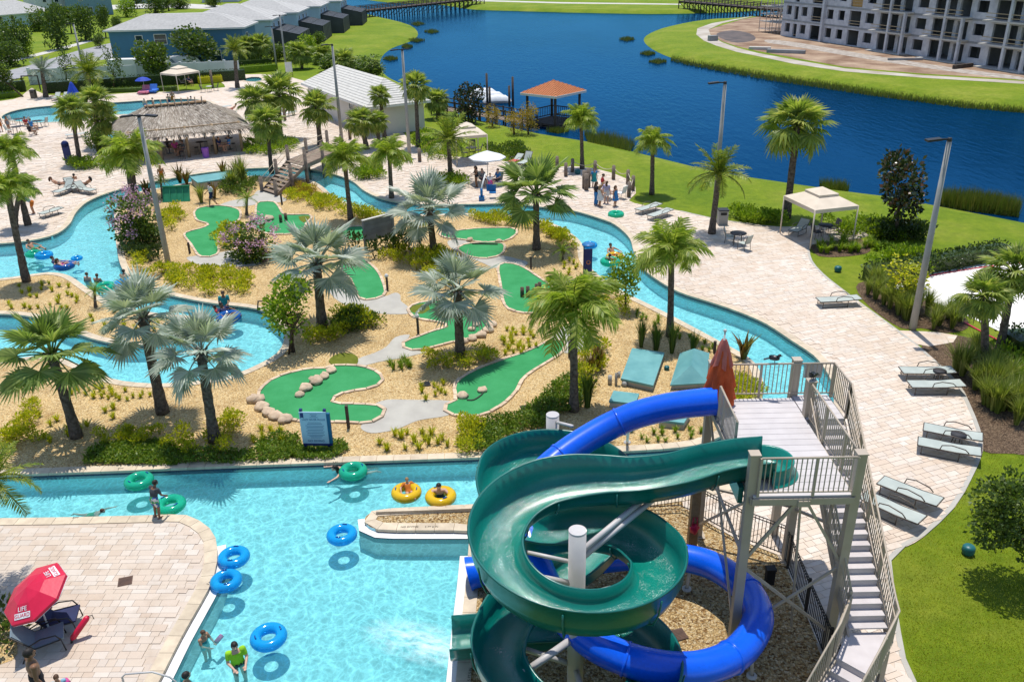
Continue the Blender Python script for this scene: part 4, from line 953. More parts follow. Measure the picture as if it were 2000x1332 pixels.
zone('tuft', Q(60,780,230,790,220,870,90,880), 14, .6, .85, 'scattered grass tuft between the left fan palm trunks', 'tufts between the left palms')
zone('yellow', Q(225,800,300,820,380,850,470,810,475,885,360,890,230,870), 15, .5, .7, 'yellow green shrub in the palm shade above the pool coping', 'shrubs under the left palms')
zone('tuft', Q(735,850,860,845,900,870,740,893), 16, .6, .85, 'grass tuft in the mulch above the pool coping, mid bed', 'tufts above the mid pool coping')
zone('yellow', Q(900,840,935,830,930,885,905,890), 7, .6, .8, 'yellow shrub beside the spreading green ground cover', 'shrubs by the ground cover')
zone('gtuft', Q(1205,585,1430,692,1440,704,1415,706,1200,600), 26, .5, .7, 'green tuft lining the inner bank of the right river bend', 'tufts along the right inner bank')
zone('yellow', Q(1140,690,1175,680,1180,740,1140,770,1125,745), 10, .7, 1.0, 'yellow shrub beside the rear feather palm trunk', 'shrubs by the rear feather palm')
zone('gtuft', Q(1230,832,1380,838,1370,862,1230,868), 14, .45, .6, 'green tuft beside the pool coping under the blue tube', 'tufts under the blue tube')
zone('yellow', Q(1425,745,1465,735,1478,775,1450,800,1420,800), 12, .6, .8, 'yellow shrub on the bank beside the red umbrella', 'shrubs beside the tower')
zone('yellow', Q(245,495,285,505,330,528,420,538,505,535,512,575,440,578,380,572,310,550,262,530), 38, .65, 1.0, 'yellow green shrub massed on the bank by the tall lamp post', 'shrub mass by the lamp post')
zone('yellow', Q(548,382,600,376,640,392,690,412,740,425,750,440,690,425,640,412,590,400), 34, .7, 1.0, 'yellow shrub in the band below the footbridge stairs', 'shrub band below the footbridge')
zone('rust', Q(560,372,610,364,630,380,590,388,560,384), 12, .7, .9, 'purplish shrub along the bank beside the footbridge', 'purplish shrubs by the footbridge')
zone('yellow', Q(920,423,960,422,1030,432,1085,450,1125,480,1120,492,1080,470,1030,446,925,436), 40, .6, .85, 'yellow shrub lining the inner bank of the upper river', 'shrubs along the upper inner bank')
zone('yellow', Q(745,500,800,490,830,480,870,490,890,540,880,565,850,560,800,520,760,520), 28, .7, 1.0, 'yellow green shrub below the grey slatted board', 'shrubs below the slatted board')
zone('yellow', Q(580,650,620,655,690,610,735,630,740,645,690,668,600,672), 18, .65, .9, 'yellow green shrub around the foot of a silver palm', 'shrubs at the foot of the left silver palm')
zone('green', Q(640,625,700,612,735,635,690,655,640,660), 8, .8, 1.0, 'green shrub right of a silver palm trunk', 'green shrubs right of the silver palm')
zone('yellow', Q(830,690,870,700,950,690,965,715,900,725,840,715), 14, .5, .7, 'yellow green shrub at the foot of the central silver palm', 'shrubs at the foot of the central palm')
zone('tuft', Q(980,645,1040,645,1055,680,990,700,970,690), 22, .6, .85, 'yellow green tuft between two golf lanes', 'tufts between the golf lanes')
zone('tuft', Q(815,755,870,745,880,775,820,785), 10, .5, .7, 'small tuft beside the rock on the long lane', 'tufts by the long lane rock')
zone('tuft', Q(1060,500,1130,492,1128,560,1075,545), 10, .6, .8, 'tuft under the small pygmy palm by the upper lane', 'tufts by the pygmy palm')
zone('yellow', Q(170,850,260,845,330,860,250,872,180,885), 10, .45, .6, 'small yellow shrub in the mulch above the ground cover at left', 'small shrubs above the left ground cover')
zone('tuft', Q(480,835,560,845,560,862,490,870), 9, .5, .7, 'small tuft left of the rules sign', 'tufts left of the rules sign')
zone('yellow', Q(1150,560,1230,600,1215,625,1160,600), 8, .5, .7, 'yellow shrub at the foot of the slender young tree', 'shrubs at the slender tree')
zone('gtuft', Q(758,712,800,706,804,720,770,726), 8, .6, .8, 'low green tuft between the paths', 'tufts between the paths')
zone('dark', Q(238,450,300,450,310,500,300,520,250,500), 14, .8, 1.0, 'dark shrub under the pink flowering tree', 'shrubs under the pink tree')
zone('yellow', Q(320,420,352,405,360,430,330,455), 9, .8, 1.0, 'yellow shrub between the lamp post and the forked lane', 'shrubs by the forked lane')
zone('yellow', Q(425,460,460,440,475,455,460,490,428,488), 12, .8, 1.0, 'yellow green shrub between the purple bush and the forked lane', 'shrubs left of the purple bush')
zone('lime', Q(470,290,520,278,575,280,580,296,530,305,480,302), 26, .9, 1.2, 'lime shrub in the oval bed right of the tiki roof', 'shrubs of the oval deck bed')
zone('lime', Q(126,318,180,312,240,318,250,332,200,335,130,330), 26, .8, 1.1, 'lime shrub in the deck bed left of the tiki roof', 'shrubs of the left deck bed')
zone('green', Q(430,365,470,352,500,356,505,372,470,385,435,380), 14, .9, 1.2, 'bushy green shrub near the pump lids by the footbridge', 'shrubs by the upper pump lids')
zone('lime', Q(855,352,885,348,912,356,905,368,862,366), 12, .8, 1.0, 'lime shrub around the date palm foot on the deck', 'shrubs at the date palm foot')
zone('lime', Q(690,340,720,325,745,335,735,355,700,358), 16, .9, 1.3, 'green shrub in the bed right of the footbridge', 'shrubs right of the footbridge')
zone('lime', Q(800,262,830,258,870,285,900,290,900,310,850,312,810,290), 22, 1.0, 1.4, 'lime shrub beside the pool house corner', 'shrubs beside the pool house')
zone('green', Q(955,292,1015,290,1030,308,1000,314,955,306), 18, .9, 1.2, 'green shrub on the lawn edge behind the white umbrella', 'shrubs behind the white umbrella')
zone('lime', Q(1430,418,1520,425,1525,440,1440,436), 24, .8, 1.1, 'lime shrub along the deck edge left of the right canopy', 'shrubs left of the right canopy')
zone('lime', Q(1610,440,1690,436,1760,455,1760,470,1640,468), 26, .8, 1.2, 'lime shrub behind the right canopy', 'shrubs behind the right canopy')
zone('dark', Q(1690,450,1800,452,1800,478,1720,480), 22, 1.0, 1.3, 'dark shrub round the foot of the magnolia tree', 'shrubs at the magnolia foot')
zone('gtuft', Q(1595,478,1690,470,1735,486,1640,496,1600,495), 34, .9, 1.2, 'green grassy plant in the bed beside the right canopy', 'grassy plants by the right canopy')
zone('lime', Q(1700,520,1790,500,1830,510,1830,535,1740,545), 18, .9, 1.3, 'lime shrub in front of the clipped dark hedge', 'shrubs before the dark hedge')
zone('tall', Q(1670,562,1720,552,1790,590,1815,610,1780,632,1720,600), 22, 1.0, 1.35, 'tall ornamental grass beside the right lamp post', 'grasses by the right lamp post')
zone('tall', Q(1800,628,1880,615,1885,640,1820,645), 8, 1.0, 1.3, 'tall ornamental grass at the sand court corner', 'grasses at the court corner')
zone('tall', Q(1832,690,1880,680,1990,770,2000,840,1930,800,1860,730), 34, 1.0, 1.4, 'tall ornamental grass in the curved bed beside the loungers', 'grasses by the right loungers')
zone('lime', Q(1940,700,2000,700,2000,790,1960,770), 12, .9, 1.3, 'green shrub at the right edge beyond the tall grasses', 'shrubs at the right edge')
for x, y, s, l in ((1252,678,1.15,'tall dark green grass clump, leftmost behind the pump lids'), (1281,684,1.25,'tall dark green grass clump, middle one behind the pump lids'), (1312,690,1.2,'tall dark green grass clump in front of the feather palm trunk'), (1353,692,1.0,'tall dark green grass clump behind the gabled pump lid'), (1147,795,1.4,'tall dark green grass clump beside the rear feather palm')): plant('tallg', G(x, y), s, l, 'dark grass clumps')
for x, y, s, l in ((1452,702,1.15,'bronze broad leaf plant on the bank behind the red umbrella'), (1170,718,1.0,'bronze broad leaf plant right of the rear feather palm'), (1153,728,.9,'bronze broad leaf plant nearest the rear feather palm'), (352,358,1.3,'bronze broad leaf plant left of two behind the green pump lid'), (365,360,1.2,'bronze broad leaf plant right of two behind the green pump lid'), (437,346,1.3,'bronze broad leaf plant above the flat teal lid, left one'), (462,348,1.2,'bronze broad leaf plant above the flat teal lid, right one'), (290,385,1.2,'bronze broad leaf plant beside the thick palm trunk'), (419,388,1.0,'bronze broad leaf plant beside the man in white shirt')): plant('croton', G(x, y), s, l, 'bronze broad leaf plants')
for x, y, s, l in ((394,396,1.5,'brown green grass clump in front of the green pump lid'), (455,372,1.7,'tall hazy grass clump left of the footbridge'), (475,360,1.9,'tallest hazy grass clump at the footbridge foot')): plant('tall', G(x, y), s, l, 'grass clumps by the upper pump lids')
for i, (x, y) in enumerate([(694,492), (732,506), (757,496), (774,493), (790,486), (802,490)]):
    plant('dark', G(x, y), 1.0, ['dark clipped shrub left of the slatted board post', 'dark column shrub right under the slatted board', 'third dark column shrub below the slatted board', 'fourth dark column shrub below the slatted board', 'fifth dark column shrub nearest the silver palm', 'last dark column shrub beside the silver palm trunk'][i], 'column shrubs at the slatted board', 1.6)

# ---- ground cover, reeds: uncountable leaf masses
def cover(name, poly, n, L, w, m, label, z=0, h=.22, flat=True, blade=False, clump=0):
    mb = MB(); r = random.Random(len(name) + n); cs = [inpx(poly) for _ in range(clump)] if clump else None
    for i in range(n):
        x, y = inpx(poly); p = G(x, y, z)
        hh = h * (.4 + .8 * max(0, noise.noise(p * .9) + .5)) * r.uniform(.3, 1)
        if blade:
            l = L * r.uniform(.5, 1.2); t = Vector((r.uniform(-1, 1), r.uniform(-1, 1), 0)).normalized() * w; d = Vector((r.uniform(-.25, .25), r.uniform(-.25, .25), 1)) * l
            mb.add([p - t, p + t, p + d], [(0, 1, 2)])
        else: leaf_quad(mb, p + Vector((0, 0, hh)), Vector((r.uniform(-1, 1), r.uniform(-1, 1), r.uniform(-.1, .9))), L * r.uniform(.6, 1.3), w, r)
    return tag(mb.obj(name, m), label, 'ground cover' if not blade else 'reeds', None, 'stuff')
cover('ground_cover', Q(165,908,172,885,205,868,250,862,310,862,340,872,352,890,345,910), 5200, .14, .035, L_COVER, 'low dark green ground cover above the pool coping at left')
cover('ground_cover', Q(500,862,545,850,585,855,590,880,560,900,505,905), 2200, .13, .035, L_COVER, 'low green ground cover left of the blue rules sign')
cover('ground_cover', Q(560,880,620,868,672,862,682,880,650,898,580,900), 2000, .13, .035, L_COVER, 'low green ground cover at the foot of the blue rules sign')
cover('ground_cover', Q(345,885,420,880,500,885,500,905,350,908), 1800, .13, .035, L_COVER, 'thin green ground cover below the front silver palm')
cover('ground_cover', Q(918,835,960,822,1020,812,1060,775,1090,745,1125,735,1150,760,1130,805,1090,812,1085,840,1010,850,950,882,930,888), 8000, .16, .03, L_COVER, 'feathery green ground cover spreading behind the rear slide loop', 0, .4)
cover('ground_cover', Q(395,350,480,340,482,350,400,360), 1500, .16, .05, L_YEL, 'yellow ground cover strip along the river by the teal lid')
cover('reeds', Q(1140,262,1200,270,1240,285,1230,300,1150,285), 2200, .9, .02, L_REED, 'thin reeds standing in the lake edge below the gazebo', LZ, blade=True)
cover('reeds', Q(1825,392,1900,395,1985,412,1990,425,1880,412,1830,402), 5200, 1.2, .025, L_REED, 'dense green reeds in the shallows at the right shore', LZ, blade=True)
cover('reeds', Q(1600,362,1650,366,1660,376,1610,376), 900, .8, .02, L_REED, 'small reed patch by the shore near the right canopy', LZ, blade=True)
cover('reeds', Q(1310,112,1350,118,1500,146,1700,176,1900,203,2000,212,2000,222,1880,212,1700,188,1500,158,1350,130,1310,120), 8000, .5, .05, L_REED, 'dark reed belt along the far shore', LZ, blade=True)
for i, (x, y, w_) in enumerate([(815,48,16), (843,63,16), (813,80,18), (795,92,12), (763,116,16), (1225,78,16), (1265,106,16), (1285,122,20), (1090,258,24)]):
    cover('reeds', Q(x-w_, y, x, y-4, x+w_, y, x, y+4), 420, .5, .05, L_REED, ['reed islet nearest the long boardwalk', 'reed islet off the green point', 'larger reed islet off the left shore', 'small reed islet close to the left shore', 'yellowish reed islet by the left bay', 'reed islet in open water near the right bank', 'reed islet hugging the right grass point', 'reed fringe starting the far right shore', 'reed clump under the gazebo'][i], LZ, blade=True)

cover('grass_blades', Q(1755,1085,1810,1050,1870,990,1915,905,1925,885,2010,890,2010,1340,1795,1340,1765,1240), 15000, .05, .012, leafmat('lawn_blade', (.24, .28, .02), (.40, .40, .045), (.62, .55, .17), .5), 'short patchy lawn grass at the bottom right', -.03, blade=True)
# ---- broad leaved trees
def crown_mesh(name, m, lobes, n, L, w, seed):
    r = random.Random(seed); mb = MB(); tot = sum(q[3] ** 2 for q in lobes)
    for (x, y, z, q) in lobes:
        for i in range(int(n * q * q / tot)):
            d = Vector((r.gauss(0, 1), r.gauss(0, 1), r.gauss(.1, 1))).normalized(); k = r.uniform(.55, 1.05) * (1 + .25 * noise.noise(d * 2.5 + Vector((seed, x, z))))
            p = Vector((x, y, z)) + d * q * k; leaf_quad(mb, p, d + Vector((r.uniform(-1, 1), r.uniform(-1, 1), r.uniform(-.6, .9))), L * r.uniform(.6, 1.3), w, r)
    return mb.mesh(name, m)
def lobes(seed, n=9, wide=.32, tall=.42, q=(.2, .34)):
    r = random.Random(seed); out = [(0, 0, .05, .36)]
    for i in range(n):
        a = r.uniform(0, 2 * pi); z = r.uniform(-tall, tall); f = sqrt(max(.1, 1 - (z / (tall * 1.25)) ** 2)); out.append((cos(a) * wide * f * r.uniform(.6, 1.1), sin(a) * wide * f * r.uniform(.6, 1.1), z, r.uniform(*q)))
    return out
CR = {'oak': [crown_mesh('crown', L_OAK, lobes(i, 10), 1900, .085, .03, i) for i in range(3)], 'green': [crown_mesh('crown', L_BUSH, lobes(i + 5, 10), 1900, .085, .03, i + 5) for i in range(2)],
      'lime': [crown_mesh('crown', L_LIME, lobes(i + 8, 9), 1500, .085, .03, i + 8) for i in range(2)], 'magnolia': [crown_mesh('crown', L_MAGN, lobes(i + 12, 8, .34, .42, (.14, .24)), 1500, .085, .03, i + 12) for i in range(2)],
      'rust': [crown_mesh('crown', L_RUST, lobes(20, 8), 1100, .07, .02, 20)], 'sparse': [crown_mesh('crown', L_OAK, lobes(22, 12, .38, .48, (.1, .2)), 620, .08, .028, 22)],
      'sparse_yellow': [crown_mesh('crown', L_YEL, lobes(23, 12, .38, .48, (.1, .2)), 620, .08, .028, 23)],
      'near': [crown_mesh('crown', L_OAK, lobes(31, 14, .36, .42, (.14, .26)), 5200, .05, .018, 31)]}
def tree(kind, base, crown, wpx, hpx, label, name='tree', cat='tree', group=None, tr=.07, multi=1):
    b = G(*base); c = Vp(crown[0], crown[1], b.y); k = pxsize(c); W_, H_ = wpx / k, hpx / k / cos(TILT) * .98
    e = tag(empty(name, b), label, cat, group); d = c - b; r = random.Random(int(base[0]))
    link('crown', random.choice(CR[kind]), e, d, (0, 0, r.random() * 6), (W_ * .5 / .46, W_ * .5 / .46, H_ * .5 / .55))
    t = MB()
    for m_ in range(multi):
        o_ = Vector((r.uniform(-.12, .12), r.uniform(-.12, .12), 0)) * (multi > 1); q = Vector((r.uniform(-.3, .3) * W_, r.uniform(-.2, .2) * W_, 0)) * (multi > 1)
        t.tube([o_, o_ + d * .5 + q * .3, d * 1.02 + q], [tr * (1 if multi == 1 else .5) * W_ * .6 + .02, tr * W_ * .4 + .015, .02], 7)
        for i in range(4):
            a = r.uniform(0, 6.3); p0 = o_ + d * r.uniform(.55, .8) + q * .6; t.tube([p0, p0 + Vector((cos(a), sin(a), .8)) * W_ * .3], [.03 * W_ ** .5, .008], 5)
    t.obj('trunk', M_BARK, e); return e
tree('magnolia', (1747,468), (1762,360), 100, 130, 'dark glossy magnolia tree standing against the lake at right', 'magnolia_tree')
tree('magnolia', (915,240), (915,200), 56, 72, 'dark glossy magnolia tree beside the lake boardwalk', 'magnolia_tree')
tree('near', (2010,1140), (2004,1016), 160, 185, 'bushy green tree cut by the right edge over the lawn', 'broadleaf_tree', tr=.05)
tree('rust', (962,247), (962,230), 38, 36, 'rusty young cypress left of three by the boardwalk', 'cypress_tree', group='rusty cypresses by the lake')
tree('rust', (1004,262), (1003,240), 46, 36, 'rusty young cypress middle of three by the boardwalk', 'cypress_tree', group='rusty cypresses by the lake')
tree('rust', (1032,262), (1031,232), 42, 44, 'rusty young cypress nearest the gazebo', 'cypress_tree', group='rusty cypresses by the lake')
tree('lime', (1222,605), (1222,540), 62, 74, 'slender young tree on the inner bank beside the yellow ring', 'young_tree', tr=.04)
tree('lime', (570,690), (565,605), 92, 92, 'multi stemmed crape myrtle in leaf by the river bend', 'crape_myrtle', tr=.04, multi=5)
tree('sparse_yellow', (1775,600), (1775,545), 95, 78, 'thin yellowish tree at the corner of the sand court', 'young_tree', tr=.04, multi=3)
def blossom(base, crown, w, h, label):
    e = tree('green', base, crown, w, h, label, 'flowering_tree', 'flowering tree', None, .05, 4); c = [o for o in e.children if o.name.startswith('crown')][0]; r = random.Random(w); mb = MB()
    for i in range(34):
        d = Vector((r.gauss(0, 1), r.gauss(-.3, 1), r.gauss(.5, .7))).normalized(); p = Vector((d.x * .56, d.y * .56, d.z * .6)) * r.uniform(.85, 1.1)
        for j in range(34): leaf_quad(mb, p + Vector((r.gauss(0, .045), r.gauss(0, .045), r.gauss(.02, .06))), Vector((r.uniform(-1, 1), r.uniform(-1, 1), r.uniform(-.3, 1))), .045, .018, r)
    o = mb.obj('blossom', L_PINK, e, c.location, c.rotation_euler, c.scale)
blossom((272,478), (268,425), 78, 90, 'pink flowering crape myrtle beside the tall lamp post and river')
blossom((490,505), (492,470), 84, 74, 'purple flowering crape myrtle between the forked lane and a silver palm')
FAR = [('oak', (113,97), (108,58), 48, 70, 'round dark street tree in front of the white house'), ('oak', (168,80), (167,52), 42, 58, 'round street tree beside the far lamp post'), ('oak', (207,74), (203,40), 26, 44, 'narrow street tree at the blue grey house corner'), ('oak', (37,113), (32,82), 50, 66, 'broad street tree left of the pavement'), ('green', (8,108), (4,75), 46, 60, 'street tree cut by the left edge'),
 ('green', (140,66), (135,34), 34, 40, 'tree before the blue grey house, left one'), ('oak', (196,94), (194,82), 18, 22, 'small tree on the street verge by the blue house'), ('green', (298,155), (297,118), 64, 70, 'leafy tree before the white boundary wall, in front of the blue house'), ('oak', (378,140), (375,98), 76, 66, 'wide oak tree in front of the blue house'), ('sparse', (222,175), (222,130), 34, 66, 'thin sparse sapling in front of the white wall'), ('sparse', (130,165), (128,125), 30, 50, 'thin sapling before the street, left of the date palm'),
 ('lime', (248,34), (245,18), 40, 26, 'pale green tree by the far street'), ('oak', (303,28), (303,10), 40, 34, 'tree behind the blue house roof, far street'), ('oak', (262,18), (262,0), 40, 30, 'far tree at the top edge, left of the roofs'), ('green', (350,18), (352,2), 40, 22, 'far tree at the top edge behind the roofs'), ('green', (452,112), (448,82), 40, 50, 'tree at the right corner of the blue house'), ('lime', (607,120), (600,95), 40, 38, 'yellowish bushy tree on the slope by the screened patios'), ('green', (660,138), (655,122), 60, 34, 'bushy tree behind the pool house roof'), ('green', (725,150), (718,128), 60, 34, 'bushy tree behind the pool house ridge, lake side'), ('green', (630,98), (622,80), 34, 30, 'dark tree by the screened patios'), ('green', (192,300), (186,280), 40, 44, 'small round shrub tree at the foot of the cabbage palms'), ('oak', (60,34), (60,25), 30, 20, 'tree between the white houses'), ('oak', (45,190), (0,150), 40, 50, 'leafy tree at the left edge beside the gate')]
FAR += [('green', (75,62), (72,40), 40, 44, 'tree at the white house corner behind the street tree'), ('oak', (20,130), (15,112), 50, 50, 'dark tree at the left edge beside the pavement'), ('lime', (55,112), (52,95), 30, 36, 'pale green tree left of the pavement'), ('green', (330,22), (328,8), 36, 24, 'tree behind the blue house ridge'), ('green', (420,14), (420,2), 36, 22, 'far tree beyond the grey roofs'), ('oak', (228,60), (226,48), 20, 24, 'small tree at the blue house left corner'), ('green', (495,122), (492,100), 50, 44, 'bushy tree at the blue house right end'), ('green', (540,120), (536,104), 44, 36, 'bushy tree behind the spa lamp posts'), ('lime', (560,118), (570,104), 40, 30, 'pale bushy tree right of the spa lamp posts'), ('green', (700,140), (696,128), 44, 30, 'bushy tree on the slope behind the pool house ridge')]
for a in FAR: tree(*a, name='broadleaf_tree', group='trees around the houses')
# ---- clipped hedges
def hedge(a, b, w, h, m, label, dens=170):
    a = G(*a); b = G(*b); d = b - a; Ln = d.length; x = d.normalized(); y = Vector((-x.y, x.x, 0)); mb = MB(); r = random.Random(int(Ln * 10))
    c = MB().beam(a + Vector((0, 0, h * .46)), b + Vector((0, 0, h * .46)), w * .8, h * .9)
    for i in range(int(min(5200, dens * Ln * (w + 2 * h) / 2))):
        u = r.uniform(0, Ln); s = r.uniform(0, w + 2 * h)
        if s < h: p, n_ = Vector((u, -w / 2, s)), Vector((0, -1, 0))
        elif s < h + w: p, n_ = Vector((u, s - h - w / 2, h)), Vector((0, 0, 1))
        else: p, n_ = Vector((u, w / 2, s - h - w)), Vector((0, 1, 0))
        p += Vector((0, r.uniform(-.07, .07), r.uniform(-.07, .07))) + n_ * .06 * noise.noise(Vector((u, s, 0)) * 1.3); q = a + x * p.x + y * p.y + Vector((0, 0, p.z)); nd = x * n_.x + y * n_.y + Vector((0, 0, n_.z))
        leaf_quad(mb, q, nd + Vector((r.uniform(-1, 1), r.uniform(-1, 1), r.uniform(-.5, 1))), .15 * r.uniform(.6, 1.3), .05, r)
    e = tag(empty('hedge', a), label, 'hedge', 'clipped hedges')
    for q_, nm in ((c, 'stems'), (mb, 'foliage')):
        o = q_.obj(nm, m, e); o.location = -a
hedge((1693,550), (1960,502), 1.0, .85, L_DARK, 'clipped dark hedge along the back of the sand court')
hedge((92,182), (480,156), 1.2, 1.5, L_DARK, 'long dark hedge in front of the white boundary wall', 60)
hedge((-60,186), (52,178), 1.2, 1.5, L_DARK, 'dark hedge left of the pool gate', 80)
hedge((-40,195), (40,188), 1.4, .6, L_LIME, 'low lime hedge left of the gate path', 80)
hedge((180,182), (345,176), 1.2, .5, L_BUSH, 'low green hedge behind the upper pool deck', 70)
hedge((388,164), (434,160), 1.2, .9, L_YEL, 'bright yellow green hedge beside the far canopy', 90)
hedge((392,150), (540,138), 1.4, 1.0, L_LIME, 'lime hedge between the blue house and the spa', 60)
hedge((400,142), (530,130), 1.2, 1.3, L_DARK, 'dark hedge at the blue house side', 60)
hedge((1962,700), (2060,690), 1.6, 1.2, L_DARK, 'dark glossy hedge at the right edge below the sand court', 120)
# ---------------------------------------------------------------- buildings and large structures
def painted(name, c, r=.7, b=.05): return mat(name, c, tuple(x * .9 for x in c), .8, r, .3, obj=False, bump=b)
M_BLUEW = painted('blue_house_wall', (.075, .20, .34)); M_PALEBL = painted('pale_blue_wall', (.42, .55, .66)); M_WHITEW = painted('white_wall_paint', (.66, .68, .69)); M_GREYBL = painted('grey_blue_wall', (.18, .29, .38))
M_CREAMW = painted('cream_render', (.60, .57, .52)); M_TRIM = painted('white_trim', (.72, .72, .70), .5)
M_GLASS = mat('dark_glass', (.02, .05, .06), (.01, .03, .04), 1, .08, .6, obj=False)
def m_rooftile(name, c):
    k = NT(name); p = k.pos(); w = k.n('TexNoise', {'Vector': p, 'Scale': 2.5, 'Detail': 4}).outputs[0]
    col = k.ramp(w, [(.3, tuple(x * .8 for x in c)), (.7, c)]); return k.end(k.bsdf(col, .85, .2, 0, k.bump(k.noise(p, 12, 3), .3, .03)))
M_ROOF = m_rooftile('grey_roof_tile', (.50, .49, .47)); M_ROOFW = m_rooftile('white_roof_tile', (.62, .60, .55)); M_ORANGE = m_rooftile('orange_metal_roof', (.56, .22, .10))
M_DKWOOD = mat('dark_timber', (.10, .075, .06), (.05, .04, .035), 3, .85, bump=.3); M_WOOD = mat('weathered_boards', (.30, .23, .17), (.19, .14, .105), 3, .85, var=.2, bump=.3)
M_BLOCK = mat('concrete_block', (.58, .59, .62), (.43, .44, .48), 1.3, .9, var=.06, obj=False, bump=.25); M_BLKIN = mat('raw_concrete', (.33, .34, .35), (.24, .25, .26), .6, .9, obj=False)
M_SCREEN = mat('dark_insect_screen', (.06, .065, .075), (.04, .045, .05), .6, .6, .3, obj=False)
def local(mb, name, m, root):
    o = mb.obj(name, m, root); o.location = -root.location; return o
def roof_planes(root, quads, course, m, name='roof', tname='roof_tile_course', th=.05):
    """each roof plane is a deck with stepped tile courses laid on it; quad = eave a, eave b, ridge b, ridge a"""
    base = MB()
    for q in quads:
        a, b, c, d = [Vector(p) for p in q]; base.add([a, b, c, d], [(0, 1, 2, 3)])
        n_ = (b - a).cross(d - a).normalized(); n_ = n_ if n_.z > 0 else -n_
        L = max((d - a).length, (c - b).length); K = max(3, int(L / course))
        for i in range(K):
            t0, t1 = i / K, min(1, (i + 1.08) / K); p0, p1, p2, p3 = a.lerp(d, t0), b.lerp(c, t0), b.lerp(c, t1), a.lerp(d, t1)
            lo, hi = n_ * th, n_ * .012
            MBq = MB().add([p0 + lo, p1 + lo, p2 + hi, p3 + hi, p0, p1], [(0, 1, 2, 3), (4, 5, 1, 0)]); yield_.append((MBq, tname))
    o = local(base, name, m, root)
    if course < .5:
        for mbq, nm in yield_: mbq.obj(nm, m, o)
    else:
        jn = MB()
        for mbq, nm in yield_: jn.add(mbq.v, mbq.f)
        q_ = jn.obj('roof_tiles', m, o); q_['kind'] = 'stuff'
    yield_.clear(); return o
yield_ = []
def opening(root, o, ux, z, w, h, nm='window', m=M_GLASS, frame=M_TRIM, out=None, shutter=False):
    """window on a wall: o = foot of the wall, ux = unit vector along it"""
    out = out or Vector((ux.y, -ux.x, 0)); up = Vector((0, 0, 1)); f = MB(); c = o + up * z
    for s in (-1, 1): f.beam(c + ux * s * w / 2 + up * -h / 2 + out * .03, c + ux * s * w / 2 + up * h / 2 + out * .03, .1, .1, up=out)
    for s in (-1, 1): f.beam(c - ux * w / 2 + up * s * h / 2 + out * .034, c + ux * w / 2 + up * s * h / 2 + out * .034, .1, .1)
    f.beam(c - ux * w / 2 + out * .05, c + ux * w / 2 + out * .05, .05, .05)
    g = MB().add([c - ux * w / 2 - up * h / 2 + out * .02, c + ux * w / 2 - up * h / 2 + out * .02, c + ux * w / 2 + up * h / 2 + out * .02, c - ux * w / 2 + up * h / 2 + out * .02], [(0, 1, 2, 3)])
    fo = local(f, nm, frame, root); g.obj('pane', m, fo)
def axes2(a, b):
    x = Vector((b.x - a.x, b.y - a.y, 0)); L = x.length; x = x / L; return x, Vector((-x.y, x.x, 0)), L
def hip_house(o, x, y, L, D, H, RH, wm, rm, label, ov=.5, course=.5, name='house', hip=True, wins=(), cat='house', group=None, ridge_along=True):
    e = tag(empty(name, o), label, cat, group); z = Vector((0, 0, 1)); c = [o, o + x * L, o + x * L + y * D, o + y * D]
    w = MB().prism(c, 0, H); w.m = [0] * len(w.f); local(w, 'wall', wm, e)
    E_ = [o - x*ov - y*ov + z*H, o + x*(L+ov) - y*ov + z*H, o + x*(L+ov) + y*(D+ov) + z*H, o - x*ov + y*(D+ov) + z*H]
    if ridge_along: k = (D / 2 + ov) if hip else 0; r0 = o + x * (-ov + k) + y * D/2 + z*(H+RH); r1 = o + x * (L + ov - k) + y * D/2 + z*(H+RH); qs = [(E_[0], E_[1], r1, r0), (E_[2], E_[3], r0, r1), (E_[1], E_[2], r1, r1), (E_[3], E_[0], r0, r0)]
    else: k = (L / 2 + ov) if hip else 0; r0 = o + x * L/2 + y * (-ov + k) + z*(H+RH); r1 = o + x * L/2 + y * (D + ov - k) + z*(H+RH); qs = [(E_[0], E_[1], r0, r0), (E_[1], E_[2], r1, r0), (E_[2], E_[3], r1, r1), (E_[3], E_[0], r0, r1)]
    roof_planes(e, qs, course, rm)
    f = MB()
    for i in range(4): f.beam(E_[i] - z * .1, E_[(i+1) % 4] - z * .1, .06, .18)
    local(f, 'fascia', M_TRIM, e)
    for (face, u, zz, ww, hh) in wins:
        if face == 0: opening(e, o + x * u, x, zz, ww, hh, out=-y)
        elif face == 1: opening(e, o + x * L + y * u, y, zz, ww, hh, out=x)
        else: opening(e, o + y * u, y, zz, ww, hh, out=-x)
    return e
